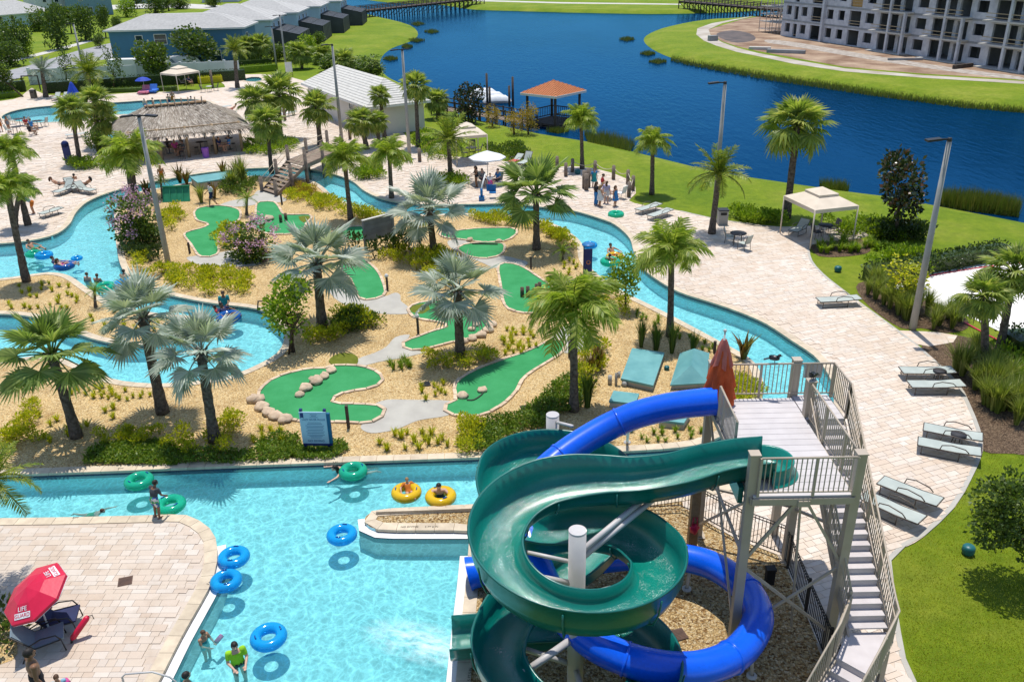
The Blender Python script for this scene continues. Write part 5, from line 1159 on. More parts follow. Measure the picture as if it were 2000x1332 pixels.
# big blue house facing the pool, its terrace neighbours stepping away behind it
bo = G(226, 135); b1 = G(482, 128); bx, by, bL = axes2(bo, b1)
BH = Vp(227, 60, bo.y).z
hip_house(bo, bx, by, bL, 9.5, BH, 2.0, M_BLUEW, M_ROOF, 'big blue two storey house with grey tiled roof facing the pool', .6, .55, 'blue_house', True, [(0, bL*.22, BH*.72, 1.1, 1.5), (0, bL*.38, BH*.74, 1.9, 1.5), (0, bL*.49, BH*.80, 1.2, 1.0), (0, bL*.78, BH*.28, 1.6, 1.6), (1, 3, BH*.7, 1.2, 1.5)])
row = [(395, 30, 60, 'first pale blue house stepping up behind the big blue house'), (470, 22, 60, 'second pale blue terrace house behind the big blue house'), (540, 12, 60, 'third pale blue terrace house in the receding row'), (600, 3, 60, 'last pale blue terrace house before the lake inlet')]
for i, (tx, ty, w_, lab) in enumerate(row):
    oo = G(*[(535, 104), (585, 84), (628, 67), (668, 52)][i]) - bx * 15.5; hip_house(oo, bx, by, 15.5, 13.5, BH * .97, 2.4, M_PALEBL, M_ROOF, lab, .5, .7, 'terrace_house', True, [(0, 12, BH*.72, 1.4, 1.6), (1, 3, BH*.7, 1.0, 1.6), (1, 7.5, BH*.7, 1.6, 1.6), (1, 11.5, BH*.7, 1.0, 1.6), (1, 7, 1.3, 2.4, 2.2)], group='pale blue terrace houses')
    for k in range(4 if i == 0 else 2):
        c = oo + bx * (4 + 2.6 * k) + by * (3.4 + (k % 2) * 1.6) + Vector((0, 0, BH * .97 + 1.25)); 
    # screened patio on the lake side
    po = oo + bx * 15.6 + by * 1.2; p = tag(empty('screened_patio', po), ['dark screened patio nearest the pool house', 'dark screened patio second from the pool', 'dark screened patio third from the pool', 'dark screened patio farthest along the row'][i], 'patio enclosure', 'dark screened patios')
    fr = MB(); a_, b_, c_, d_ = po, po + bx * 4.6, po + bx * 4.6 + by * 11.5, po + by * 11.5; zt = Vector((0, 0, 3.9)); zl = Vector((0, 0, 2.9))
    sc = MB().add([a_, b_, b_ + zl, a_ + zt], [(0, 1, 2, 3)]); sc.add([b_, c_, c_ + zl, b_ + zl], [(0, 1, 2, 3)]); sc.add([a_ + zt, b_ + zl, c_ + zl, d_ + zt], [(0, 1, 2, 3)]); sc.add([d_, c_, c_ + zl, d_ + zt], [(3, 2, 1, 0)]); local(sc, 'screen', M_SCREEN, p)
    for k in range(7):
        s_ = a_ + by * (11.5 * k / 6); fr.beam(s_ + zt, s_ + bx * 4.6 + zl, .07, .07); fr.beam(s_ + bx * 4.62, s_ + bx * 4.62 + zl, .07, .07)
    for s_ in (0, .5, 1): fr.beam(a_ + bx * 4.6 * s_ + zt.lerp(zl, s_) + Vector((0, 0, .03)), d_ + bx * 4.6 * s_ + zt.lerp(zl, s_) + Vector((0, 0, .03)), .07, .07)
    local(fr, 'frame', M_IRON, p)
for j, (u, v) in enumerate(((.47, 3.0), (.63, 3.0), (.5, 4.2), (.62, 4.4))):
    hb = [o for o in bpy.data.objects if o.name == 'blue_house'][0]; c = bo + bx * bL * u + by * v + Vector((0, 0, BH + 2.0 * v / 5.3 + .1)); local(MB().beam(c - bx * .5, c + bx * .5, .25, .12), 'roof_vent', M_IRON, hb)
to = G(-40, 62); t1 = G(104, 48); tx_, ty_, tL = axes2(to, t1); TH_ = Vp(100, 22, t1.y).z
hip_house(to, tx_, ty_, tL, 11, TH_, 3.0, M_PALEBL, M_ROOF, 'pale blue house with grey hip roof at the top left corner', .6, .6, 'street_house', True, [(0, tL*.46, TH_*.62, 1.0, 1.8), (0, tL*.70, TH_*.62, 1.0, 1.8), (0, tL*.80, TH_*.62, 1.0, 1.8), (0, tL*.3, TH_*.62, 1.0, 1.8), (1, 3, TH_*.6, 1, 1.6)])
w0 = G(76, 34); w1 = G(134, 30); wx, wy, wL = axes2(w0, w1)
hip_house(w0, wx, wy, wL, 9, 6.4, 2.4, M_WHITEW, M_ROOF, 'white house between the pale blue and grey blue houses', .5, .7, 'street_house', True, [(0, wL*.7, 4.6, 1.1, 1.9), (0, wL*.3, 4.6, 1.0, 1.5)])
g0 = G(133, 33); g1 = G(222, 29); gx, gy, gL = axes2(g0, g1)
hip_house(g0, gx, gy, gL, 10, 6.6, 2.4, M_GREYBL, M_ROOF, 'grey blue house with white window trim at the top edge', .5, .7, 'street_house', True, [(0, gL*.34, 4.9, 1.2, 1.6), (0, gL*.82, 4.9, 1.0, 1.6), (0, gL*.78, 1.4, 1.9, 1.8), (0, gL*.5, 1.2, 1.6, 2.2)])
for k, (x0, y0, w_, lab, m) in enumerate(((395, 6, 70, 'far white house beyond the street at the top edge', M_WHITEW), (236, 8, 60, 'far pale house behind the street trees', M_PALEBL))):
    a = G(x0, y0); b = G(x0 + w_, y0 - 2); xx, yy, LL = axes2(a, b); hip_house(a, xx, yy, LL, 10, 6, 2.4, m, M_ROOF, lab, .5, .9, 'street_house', True, [(0, LL*.3, 4.4, 1.2, 1.6), (0, LL*.7, 4.4, 1.2, 1.6)])
# pool house
c1, c2, c3 = G(601,160,3.0), G(717,209,3.0), G(841,195,3.0); px_, py_, pL = axes2(c2, c3); pD = abs((c1 - c2).dot(py_)); po = Vector((c2.x, c2.y, 0)) + px_ * .55 + py_ * .55
ph = hip_house(po, px_, py_, pL - 1.1, pD - 1.1, 2.9, 2.1, M_CREAMW, M_ROOFW, 'white pool house with pale stepped tile hip roof', .55, .42, 'pool_house', True, [(2, 5.2, 1.9, 1.2, 1.2), (2, pD - 3, 1.9, 1.0, 1.2)], 'pool house', ridge_along=pL > pD)
opening(ph, po + py_ * 3.2, py_, 1.1, 1.0, 2.1, 'door', mat('teal_door', (.02, .13, .17)), M_TRIM, out=-px_)
# white boundary wall, gate, white vans behind it
wa, wb = G(62, 166), G(470, 148)
w = tag(empty('boundary_wall', wa), 'long low white boundary wall behind the dark hedge', 'wall'); x, y, L = axes2(wa, wb)
for i in range(14):
    p = wa + x * (L * i / 14); local(MB().beam(p + Vector((0, 0, 1.05)), p + x * (L / 14 - .02) + Vector((0, 0, 1.05)), .16, 2.1), 'wall_panel', M_WHITEW, w); local(MB().box((p.x - .16, p.y - .16, 0), (p.x + .16, p.y + .16, 2.3)), 'pier', M_WHITEW, w)
def van(px, py, Ln, label):
    c = G(px, py); e = tag(empty('white_van', c, .05), label, 'van', 'white vans parked by the blue house')
    b = MB().box((-Ln/2, -1, .45), (Ln/2 - 1.6, 1, 2.35)); b.prism([(Ln/2 - 1.6, -.98), (Ln/2, -.9), (Ln/2, .9), (Ln/2 - 1.6, .98)], .45, 1.4); b.add([(Ln/2-1.6,-.95,1.4),(Ln/2-.35,-.85,1.4),(Ln/2-1.0,-.85,2.2),(Ln/2-1.6,-.95,2.3),(Ln/2-1.6,.95,1.4),(Ln/2-.35,.85,1.4),(Ln/2-1.0,.85,2.2),(Ln/2-1.6,.95,2.3)], [(3,2,1,0),(4,5,6,7),(2,3,7,6),(1,2,6,5)]); b.obj('body', M_TRIM, e)
    MB().add([(Ln/2-.33,-.8,1.43),(Ln/2-.33,.8,1.43),(Ln/2-.98,.8,2.18),(Ln/2-.98,-.8,2.18)], [(0, 1, 2, 3)]).obj('windscreen', M_GLASS, e)
    for sx in (-Ln/2 + .9, Ln/2 - .9):
        for sy in (-.95, .95): MB().tube([(sx, sy - .1, .38), (sx, sy + .1, .38)], .38, 12).obj('wheel', M_IRON, e)
van(255, 147, 5.5, 'white van parked behind the white wall, left one'); van(312, 145, 5.8, 'white van parked behind the white wall, middle one'); van(372, 141, 5, 'white van half hidden by the oak tree')
gt = tag(empty('pool_gate', G(64, 178)), 'dark metal pool gate on the path at the left', 'gate')
MB().beam((-1.1, 0, 0), (-1.1, 0, 2), .12, .12, up=Vector((0, 1, 0))).obj('gate_post', M_DKWOOD, gt); MB().beam((1.1, 0, 0), (1.1, 0, 2), .12, .12, up=Vector((0, 1, 0))).obj('gate_post', M_DKWOOD, gt); b = MB().beam((-1.1, 0, 1.95), (1.1, 0, 1.95), .1, .14)
for i in range(12): b.beam((-1 + i * .18, 0, .1), (-1 + i * .18, 0, 1.4), .03, .03, up=Vector((0, 1, 0)))
b.obj('gate_leaf', M_DKWOOD, gt)
M_POLE_ = mat('raw_guard_timber', (.42, .34, .22), (.32, .25, .15), 3, .85)
# concrete block apartment shell under construction
def block_wing(o, x, out, ops, label_root, floors=4, SH=3.05, th=.35, h0=0):
    """wall with true holes: ops = (u0, u1, z0, z1) per storey; the cells between are solid blocks"""
    us = sorted({u for a in ops for u in a[:2]} | {0, ops_len}); 
    for f in range(floors):
        z0 = h0 + f * SH; sk = MB()
        for i in range(len(us) - 1):
            ua, ub = us[i], us[i+1]; hit = [a for a in ops if a[0] <= ua + 1e-4 and a[1] >= ub - 1e-4]
            zs = [(0, SH - .3)] if not hit else [(0, hit[0][2]), (hit[0][3], SH - .3)]
            for za, zb in zs:
                if zb - za > .02: sk.beam(o + x * ua + Vector((0, 0, z0 + (za + zb) / 2)) - out * th / 2, o + x * ub + Vector((0, 0, z0 + (za + zb) / 2)) - out * th / 2, th, zb - za)
        local(sk, 'block_wall', M_BLOCK, label_root)
        local(MB().beam(o + Vector((0, 0, z0 + SH - .15)) - out * (th / 2 - .03), o + x * ops_len + Vector((0, 0, z0 + SH - .15)) - out * (th / 2 - .03), th, .3), 'bond_beam', M_BLKIN, label_root)
ca, cb = G(1524, 70), G(2010, 143); ax, ay, aL = axes2(ca, cb); out = -ay
apt = tag(empty('apartment_shell', ca), 'grey concrete block apartment building under construction with empty openings', 'building')
k_u = lambda px, py: (G(px, py) - ca).dot(ax)
u = 0.0; SH = 3.05; wins_ = []
seg = [('w', 1.1), ('p', 1.0), ('d', 1.0), ('p', .8), ('w', 1.5)]
layout = []; cur = .8
pattern = [(1.2, .9, 2.3), (.9, .1, 2.3), (1.3, .9, 2.3), (2.2, .1, 2.45), (1.2, .9, 2.3), (1.2, .9, 2.3), (2.2, .1, 2.45), (1.5, .9, 2.3), (3.2, .1, 2.5), (1.6, .1, 2.4), (1.6, .9, 2.3), (3.2, .1, 2.5), (1.6, .1, 2.4), (1.5, .9, 2.3), (3.2, .1, 2.5), (1.6, .1, 2.4)]
gaps = [.8, .9, .9, 1.4, 1.5, 1.3, 1.3, 1.2, 1.5, .5, 1.3, 1.4, .5, 1.2, 1.5, .5]
scale = aL / (sum(p[0] for p in pattern) + sum(gaps) + .8) ; cur = .4 * scale; ops = []
for (w_, z0, z1), g_ in zip(pattern, gaps): cur += g_ * scale * .68; ops.append((cur, cur + (w_ + g_ * .16) * scale, z0 - .06 * (z0 > .5), z1 + .08)); cur += (w_ + g_ * .32) * scale
ops_len = aL + 2
block_wing(ca, ax, out, ops, apt)
sl = MB(); inner = MB()
for f in range(5): sl.prism([ca + ay * .36, ca + ax * ops_len + ay * .36, ca + ax * ops_len + ay * 14, ca + ay * 14], f * SH - .12, f * SH)
local(sl, 'floor_slab', M_BLKIN, apt)
for f in range(4):
    inner.beam(ca + ay * 5 + Vector((0, 0, f * SH + 1.45)), ca + ax * ops_len + ay * 5 + Vector((0, 0, f * SH + 1.45)), .2, 2.8)
    for i, o_ in enumerate(ops):
        if i % 2: q = ca + ax * (o_[1] + .3); inner.beam(q + ay * .4 + Vector((0, 0, f * SH + 1.45)), q + ay * 5 + Vector((0, 0, f * SH + 1.45)), .2, 2.8)
local(inner, 'inner_wall', M_BLKIN, apt); local(MB().beam(ca + Vector((0, 0, SH * 2)) + ay * .2, ca + ay * 14 + Vector((0, 0, SH * 2)), .35, SH * 4 - .2), 'end_wall', M_BLOCK, apt)
for i in (8, 11, 14):                       # projecting balcony bays with piers, slabs and timber guard rails
    a_, b_ = ops[i][0] - .5, ops[i + 1][1] + .6
    for f in range(4):
        q = [ca + ax * a_ + out * .02, ca + ax * a_ + out * 1.7, ca + ax * b_ + out * 1.7, ca + ax * b_ + out * .02]
        local(MB().prism(q, f * SH - .1, f * SH + .1), 'balcony_slab', M_WALK, apt)
        for s_ in ((a_ + b_) / 2 + .5,) if f > 1 else ((a_ + b_) / 2 + .5, b_ - .15): local(MB().beam(ca + ax * s_ + out * 1.5 + Vector((0, 0, f * SH + .1)), ca + ax * s_ + out * 1.5 + Vector((0, 0, (f + 1) * SH - .1)), .4, .4, up=out), 'balcony_pier', M_BLOCK, apt)
        if f: 
            for z in (.5, 1.0): local(MB().beam(ca + ax * (a_ + .4) + out * 1.55 + Vector((0, 0, f * SH + z)), ca + ax * (b_ - .4) + out * 1.55 + Vector((0, 0, f * SH + z)), .05, .1), 'guard_rail', M_POLE_, apt)
for i in (3, 6):
    for f in (1, 2, 3):
        for z in (.5, .95): local(MB().beam(ca + ax * ops[i][0] + out * .06 + Vector((0, 0, f * SH + z)), ca + ax * ops[i][1] + out * .06 + Vector((0, 0, f * SH + z)), .05, .1), 'guard_rail', M_POLE_, apt)
for i in (4,):                    # buttress piers standing proud
    u_ = ops[i][0] - .62; local(MB().beam(ca + ax * u_ + out * .25, ca + ax * u_ + out * .25 + Vector((0, 0, SH * 4)), .6, .5, up=out), 'pilaster', M_BLOCK, apt)
local(MB().beam(ca + ax * (ops[6][0] + .1) + out * -.2 + Vector((0, 0, 2 * SH + .7)), ca + ax * (ops[6][1] - .1) + out * -.2 + Vector((0, 0, 2 * SH + .7)), .04, 1.3), 'plywood_sheet', mat('plywood', (.50, .30, .10)), apt)
patch('dark_soil', [(1400,66),(1430,60),(1465,66),(1475,78),(1440,84),(1410,76)], mat('dark_wet_soil', (.14, .11, .10), (.07, .06, .06), .5, .9, obj=False), -.012)
patch('rubble_strip', [(1500,78),(1560,84),(1700,108),(1850,131),(1990,150),(1990,156),(1850,139),(1700,117),(1560,93),(1500,84)], mat('pale_rubble', (.48, .44, .39), (.28, .23, .19), 1.1, .95, obj=False, bump=1, bscale=3, bdist=.2), -.01)
sca = G(1482, 62); sf = tag(empty('scaffolding', sca), 'scaffold bays and open floors at the left end of the building site', 'scaffolding'); mb = MB(); bd = MB()
for i in range(4):
    for j in range(3):
        p = sca + ax * (i * 2.2) + ay * (j * 2.4); mb.cyl(p, p + Vector((0, 0, 10)), .07, None, 6)
    for f in range(6): p = sca + ax * (i * 2.2) + Vector((0, 0, 1.4 * f + .6)); mb.cyl(p, p + ay * 4.8, .05, None, 5)
for f in range(6):
    for j in range(3): p = sca + ay * (j * 2.4) + Vector((0, 0, 1.4 * f + .6)); mb.cyl(p, p + ax * 6.6, .05, None, 5)
for f in (1, 3, 5): p = sca + Vector((0, 0, 1.4 * f + .55)); bd.prism([p, p + ax * 6.6, p + ax * 6.6 + ay * 4.8, p + ay * 4.8], p.z - .05, p.z)
local(mb, 'scaffold_pole', M_GALV, sf); local(bd, 'scaffold_deck', M_WALK, sf)
for (x0, y0, L_, w_, h_, rz, lab, m) in ((1535, 104, 6, .9, .5, -.5, 'long grey concrete beam lying on the site edge', M_BLKIN), (1484, 97, 3.5, 1, .4, -.4, 'pale slab lying beside the lakeside path', M_WALK), (1392, 80, 1.6, 1.0, .9, .3, 'grey concrete box beside the path bend', M_BLKIN), (1768, 118, 5, .4, .3, -.1, 'grey pipe lying below the block wall', M_BLKIN), (1880, 133, 4, .4, .5, .5, 'dark timber frame leaning on the dirt by the block wall', M_DKWOOD)):
    b = MB().box((-L_/2, -w_/2, 0), (L_/2, w_/2, h_)); b.box((-L_/2 - .06, -w_/2 + .1, .05), (-L_/2, w_/2 - .1, h_ - .05)); tag(b.obj('site_block', m, None, G(x0, y0), (0, 0, rz)), lab, 'building material')
# long timber boardwalk bridges over the lake
def boardwalk(a, b, z, label, bays, w=3.0, rail=1.2):
    A = Vector((a.x, a.y, z)); B = Vector((b.x, b.y, z)); x, y, L = axes2(A, B); e = tag(empty('boardwalk_bridge', A), label, 'bridge')
    local(MB().beam(A, B, w, .25), 'deck', M_DKWOOD, e); n = bays
    pile = MB(); rl = MB()
    for i in range(n + 1):
        p = A + x * (L * i / n)
        for s in (-1, 1):
            q = p + y * s * w * .48; pile.cyl(Vector((q.x, q.y, LZ - .7)), q + Vector((0, 0, rail)), .17, .15, 6)
        pile.beam(p - y * w * .5 + Vector((0, 0, -.3)), p + y * w * .5 + Vector((0, 0, -.3)), .2, .3); pile.beam(p - y * w * .45 + Vector((0, 0, -.3)), p + y * w * .45 + Vector((0, 0, -z + LZ + .3)), .1, .12)
    for s in (-1, 1):
        for h in (.45, .8, rail): rl.beam(A + y * s * w * .5 + Vector((0, 0, h)), B + y * s * w * .5 + Vector((0, 0, h)), .08, .14)
    local(pile, 'pile', M_DKWOOD, e); local(rl, 'railing', M_DKWOOD, e); return e
boardwalk(G(690, 24, 1.6), G(938, -3, 1.6), 1.6, 'long dark timber boardwalk bridge crossing the lake at the top left', 26)
boardwalk(G(1335, 3, 1.8), G(1530, 20, 1.8), 1.8, 'dark timber boardwalk bridge crossing the inlet by the building site', 16)
# lake gazebo with its boardwalk
gc = G(1079, 228, 0); gy0 = gc.y; ez = Vp(1070, 187, gy0 - 2.6).z; az = Vp(1079, 157, gy0).z; cl = Vp(1016, 174, gy0); cr = Vp(1146, 179, gy0); half = (cr.x - cl.x) / 2; gcx = (cr.x + cl.x) / 2
gz = tag(empty('lake_gazebo', (gcx, gy0, 0)), 'timber lake gazebo on piles with an orange metal hip roof', 'gazebo'); gz.rotation_euler = (0, 0, .12)
cor = [Vector((half * cos(a), half * sin(a) * .95, ez)) for a in (-pi/2 - .1, 0, pi/2 - .1, pi)]; ap = Vector((0, 0, az)); rf = MB()
for i in range(4): rf.add([cor[i], cor[(i+1) % 4], ap], [(0, 1, 2)])
ro = rf.obj('roof', M_ORANGE, gz); rb = MB()
for i in range(4):
    a_, b_ = cor[i], cor[(i+1) % 4]
    for k in range(1, 16):
        p = a_.lerp(b_, k / 16); t_ = min(k, 16 - k) / 8; MB().beam(p + Vector((0, 0, .03)), p.lerp(ap.lerp(p, 0), 0).lerp((a_ if k < 8 else b_).lerp(ap, t_), 1) + Vector((0, 0, .03)), .06, .07).obj('roof_seam', M_ORANGE, ro)
    MB().beam(a_ - Vector((0, 0, .12)), b_ - Vector((0, 0, .12)), .12, .24).obj('fascia', M_TRIM, ro)
fz = ez - 3.0; f = .8; fl_ = [Vector((c.x * f, c.y * f, 0)) for c in cor]
MB().prism([p * 1.03 for p in fl_], fz - .2, fz).obj('deck', M_DKWOOD, gz)
for i in range(4):
    a_, b_ = fl_[i], fl_[(i+1) % 4]; MB().cyl(a_ + Vector((0, 0, LZ - 1)), a_ + Vector((0, 0, ez)), .16, .14, 8).obj('post', M_DKWOOD, gz); m_ = (a_ + b_) / 2; MB().cyl(m_ + Vector((0, 0, LZ - 1)), m_ + Vector((0, 0, fz)), .16, .16, 8).obj('pile', M_DKWOOD, gz)
    MB().beam(a_ + Vector((0, 0, fz - .3)), m_ + Vector((0, 0, LZ)), .1, .12).obj('cross_brace', M_DKWOOD, gz); MB().beam(b_ + Vector((0, 0, fz - .3)), m_ + Vector((0, 0, LZ)), .1, .12).obj('cross_brace', M_DKWOOD, gz)
    if i != 3:
        rr_ = MB()
        for h in (.15, 1.1): rr_.beam(a_ + Vector((0, 0, fz + h)), b_ + Vector((0, 0, fz + h)), .08, .1)
        for k in range(14): p = a_.lerp(b_, (k + .5) / 14); rr_.beam(p + Vector((0, 0, fz + .1)), p + Vector((0, 0, fz + 1.1)), .05, .05, up=Vector((0, 1, 0)))
        rr_.obj('railing', M_DKWOOD, gz)
ra, rb_ = Vector((G(850, 222).x, G(850, 222).y, .7)), Vector((gcx - half * .6, gy0 - 1.2, fz - .1)); x, y, L = axes2(ra, rb_); rw = tag(empty('gazebo_ramp', ra), 'timber boardwalk ramp leading along the shore to the gazebo', 'boardwalk')
n = 34
for i in range(n): local(MB().beam(ra.lerp(rb_, i / n) - y * .9, ra.lerp(rb_, i / n) + y * .9, L / n * .9, .06), 'deck_board', M_WOOD, rw)
rl = MB()
for s in (-.9, .9):
    for h in (.5, 1.0): rl.beam(ra + y * s + Vector((0, 0, h)), rb_ + y * s + Vector((0, 0, h)), .07, .09)
    for i in range(13): p = ra.lerp(rb_, i / 12) + y * s; rl.beam(Vector((p.x, p.y, -1.4)), p + Vector((0, 0, 1.15)), .13, .13, up=y)
local(rl, 'railing', M_DKWOOD, rw)
M_BOATC = mat('white_boat_cover', (.76, .77, .78), (.66, .68, .70), 2, .6)
for i, (px0, py0, lab) in enumerate(((944, 187, 'white covered boat farthest out at the lake dock'), (958, 194, 'white covered boat in the middle of the lake dock'), (970, 201, 'white covered boat nearest the boardwalk'))):
    c = G(px0, py0, LZ); e = tag(empty('pontoon_boat', c, .1, .75), lab, 'boat', 'covered boats at the dock')
    b = MB(); secs = [(-2.3, .75, .5), (-1.5, 1.0, 1.15), (0, 1.05, 1.3), (1.5, 1.0, 1.15), (2.3, .7, .55)]; vs = []
    for (xx, ww, hh) in secs: vs += [(xx, -ww, .35), (xx, -ww * .8, hh * .85), (xx, 0, hh), (xx, ww * .8, hh * .85), (xx, ww, .35)]
    b.add(vs, [(i_*5 + j, i_*5 + j + 1, (i_+1)*5 + j + 1, (i_+1)*5 + j) for i_ in range(4) for j in range(4)] + [(4, 3, 2, 1, 0), (20, 21, 22, 23, 24)], 0, True); b.obj('cover', M_BOATC, e)
    for s in (-.7, .7): MB().tube([(-2.2, s, .12), (2, s, .12), (2.5, s, .3)], [.25, .25, .06], 10).obj('pontoon', M_GALV, e)
for (x0, y0, h, lab) in ((952, 205, 3.6, 'tall mooring post among the covered boats'), (1002, 205, 3.2, 'tall mooring post left of the gazebo'), (957, 208, 2.2, 'shorter mooring post by the covered boats'), (995, 206, 2.2, 'shorter mooring post left of the gazebo')):
    b = MB().cyl((0, 0, -1), (0, 0, h), .15, .13, 8); b.lathe([(.14, h), (.02, h + .12)], 8); tag(b.obj('mooring_post', M_DKWOOD, None, G(x0, y0, LZ)), lab, 'post', 'mooring posts')
# thatched tiki hut
ha, hb = G(262, 319), G(474, 296); x, y, L = axes2(ha, hb); D = 8.0; tk = tag(empty('tiki_hut', ha), 'open sided tiki hut with a shaggy grey thatched hip roof', 'hut')
def m_thatch():
    k = NT('thatch'); r = k.rnd(); col = k.ramp(r, [(0, (.20, .16, .125)), (.35, (.36, .31, .25)), (.7, (.49, .43, .36)), (1, (.62, .57, .49))])
    col = k.mix(.5, col, k.ramp(k.noise(k.pos(), 5, 4, .7), [(.3, (.6, .58, .55)), (.7, (1.2, 1.2, 1.2))]), 'MULTIPLY'); return k.end(k.bsdf(col, .95, .1))
M_THATCH = m_thatch(); EZ, RZ = 2.2, 4.1; z = Vector((0, 0, 1)); ov = 1.05
E_ = [ha - x*ov - y*ov + z*EZ, hb + x*ov - y*ov + z*EZ, hb + x*ov + y*(D+ov) + z*EZ, ha - x*ov + y*(D+ov) + z*EZ]; r0, r1 = ha + x*1.9 + y*D/2 + z*RZ, hb - x*2.1 + y*D/2 + z*RZ
base = MB(); st = MB(); rr = random.Random(5)
for q in ((E_[0], E_[1], r1, r0), (E_[2], E_[3], r0, r1), (E_[1], E_[2], r1, r1), (E_[3], E_[0], r0, r0)):
    a_, b_, c_, d_ = q; base.add([a_, b_, c_, d_], [(0, 1, 2, 3)]); nn_ = (b_ - a_).cross(d_ - a_).normalized(); Lq = (b_ - a_).length; K = 22
    for i in range(K):
        t = i / K; p0, p1 = a_.lerp(d_, t), b_.lerp(c_, t); m_ = int((p1 - p0).length * 14) + 1
        for j in range(m_):
            s_ = (j + rr.random()) / m_; p = p0.lerp(p1, s_); up_ = (d_.lerp(c_, s_) - a_.lerp(b_, s_)).normalized(); w_ = (b_ - a_).normalized() * rr.uniform(.02, .055); l = rr.uniform(.35, .7); f_ = nn_ * rr.uniform(.02, .10); dn = -up_ * rr.uniform(.05, .28) + z * -.1 * (i == 0) - z * (.35 * rr.random() * (i == 0))
            st.add([p + up_ * l - w_, p + up_ * l + w_, p + f_ + dn + w_ * .5, p + f_ + dn - w_ * .5], [(0, 1, 2, 3)])
to_ = local(base, 'roof', M_THATCH, tk); o = st.obj('thatch_bundle', M_THATCH, to_); o['kind'] = 'stuff'
local(MB().beam(r0 + z * .06, r1 + z * .06, .75, .12), 'ridge_cap', mat('tan_ridge_matting', (.34, .22, .12), (.26, .16, .09), 6, .9), tk)
M_POLE = mat('peeled_pole', (.46, .33, .20), (.34, .23, .13), 4, .8); M_PALEP = mat('pale_stick', (.66, .52, .38), (.55, .42, .30), 4, .8)
for i in range(9):
    p = r0.lerp(r1, (i + .4) / 9)
    for s in (-1, 1): local(MB().cyl(p + y * s * -.25 + z * .55, p + y * s * .55 - z * .15, .05, .05, 6), 'ridge_stick', M_PALEP, tk)
for i in range(5):
    for j in (0, 1): p = ha.lerp(hb, i / 4) + y * D * j; local(MB().cyl(p, p + z * (EZ + .55), .14, .12, 10), 'post', M_POLE, tk)
local(MB().beam(ha + z * 2.6, hb + z * 2.6, .14, .2), 'beam', M_POLE, tk); local(MB().beam(ha + y * D + z * 2.6, hb + y * D + z * 2.6, .14, .2), 'beam', M_POLE, tk)
# cream fabric canopies
M_CANV = mat('cream_canvas', (.68, .58, .46), (.60, .51, .40), 1.5, .8, bump=.15); M_CPOST = mat('cream_post', (.62, .54, .44), (.52, .45, .36), 2, .5)
def canopy(fl, fr, D, h, label):
    a, b = G(fl[0], fl[1], h), G(fr[0], fr[1], h); a.z = b.z = 0; x, y, L = axes2(a, b); D = D or L; e = tag(empty('canopy', a), label, 'canopy', 'cream shade canopies'); z = Vector((0, 0, 1))
    c = [a, b, b + x * 0 + y * D, a + y * D]; m = sum(c, Vector()) / 4; top = m + z * (h + .75); mb = MB(); q = [p.lerp(m, .62) + z * (h + .48) for p in c]
    for i in range(4): j = (i+1) % 4; mb.add([c[i] + z * h, c[j] + z * h, q[j], q[i]], [(0, 1, 2, 3)]); mb.add([c[i] + z * h, c[j] + z * h, c[j] + z * (h - .22), c[i] + z * (h - .22)], [(3, 2, 1, 0)])
    local(mb, 'canopy_cloth', M_CANV, e); mb = MB(); q2 = [p.lerp(m, .55) + z * (h + .56) for p in c]
    for i in range(4): j = (i+1) % 4; mb.add([q2[i], q2[j], top + z * .12], [(0, 1, 2)]); mb.add([q2[i], q2[j], q2[j] - z * .12, q2[i] - z * .12], [(3, 2, 1, 0)])
    local(mb, 'vent_cap', M_CANV, e)
    for p in c: p = p.lerp(m, .02); local(MB().cyl(p, p + z * h, .045, .045, 8), 'post', M_CPOST, e)
    return a, x, y, L, D
CANS = [canopy((1592, 411), (1678, 402), 3.4, 2.45, 'cream fabric canopy by the lake lawn at right'), canopy((890, 268), (952, 263), 3.2, 2.45, 'cream fabric canopy behind the white umbrella'), canopy((343, 146), (389, 139), 3.2, 2.4, 'far cream fabric canopy before the white wall')]
# wooden footbridge over the river
A0, A1 = G(516, 372), G(552, 385); T0_, T1_ = G(572, 322, 1.9), G(598, 330, 1.9)
fbz = 1.5; S0, S1 = G(512, 374), G(540, 383); U0, U1_ = G(563, 312, fbz), G(597, 321, fbz); br = tag(empty('footbridge', S0), 'brown wooden footbridge with stairs and chunky posts over the river', 'footbridge')
for i in range(9):
    t = i / 9; a, b = S0.lerp(U0, t), S1.lerp(U1_, t); zz = fbz * (i + 1) / 9; a2, b2 = S0.lerp(U0, t + .125), S1.lerp(U1_, t + .125); q = [Vector((p.x, p.y, 0)) for p in (a, b, b2, a2)]; q = q if area(q) > 0 else q[::-1]
    local(MB().prism(q, zz - .05, zz), 'stair_tread', M_WOOD, br)
far0, far1 = G(640, 282, fbz), G(668, 290, fbz)
for i in range(22):
    a, b = U0.lerp(far0, i / 22), U1_.lerp(far1, i / 22); c, d = U0.lerp(far0, (i + .92) / 22), U1_.lerp(far1, (i + .92) / 22); q = [a, b, d, c]; q = q if area(q) > 0 else q[::-1]; local(MB().prism(q, fbz - .05, fbz), 'deck_board', M_WOOD, br)
st_ = MB()
for a, b in ((S0, U0), (S1, U1_)): st_.beam(a, Vector((b.x, b.y, fbz - .1)), .07, .28)
for a, b in ((U0, far0), (U1_, far1)): st_.beam(a - Vector((0, 0, .18)), b - Vector((0, 0, .18)), .1, .3)
local(st_, 'stringer', M_WOOD, br)
M_PILE = mat('weathered_piling', (.24, .19, .15), (.12, .095, .08), 5, .9, bump=.5)
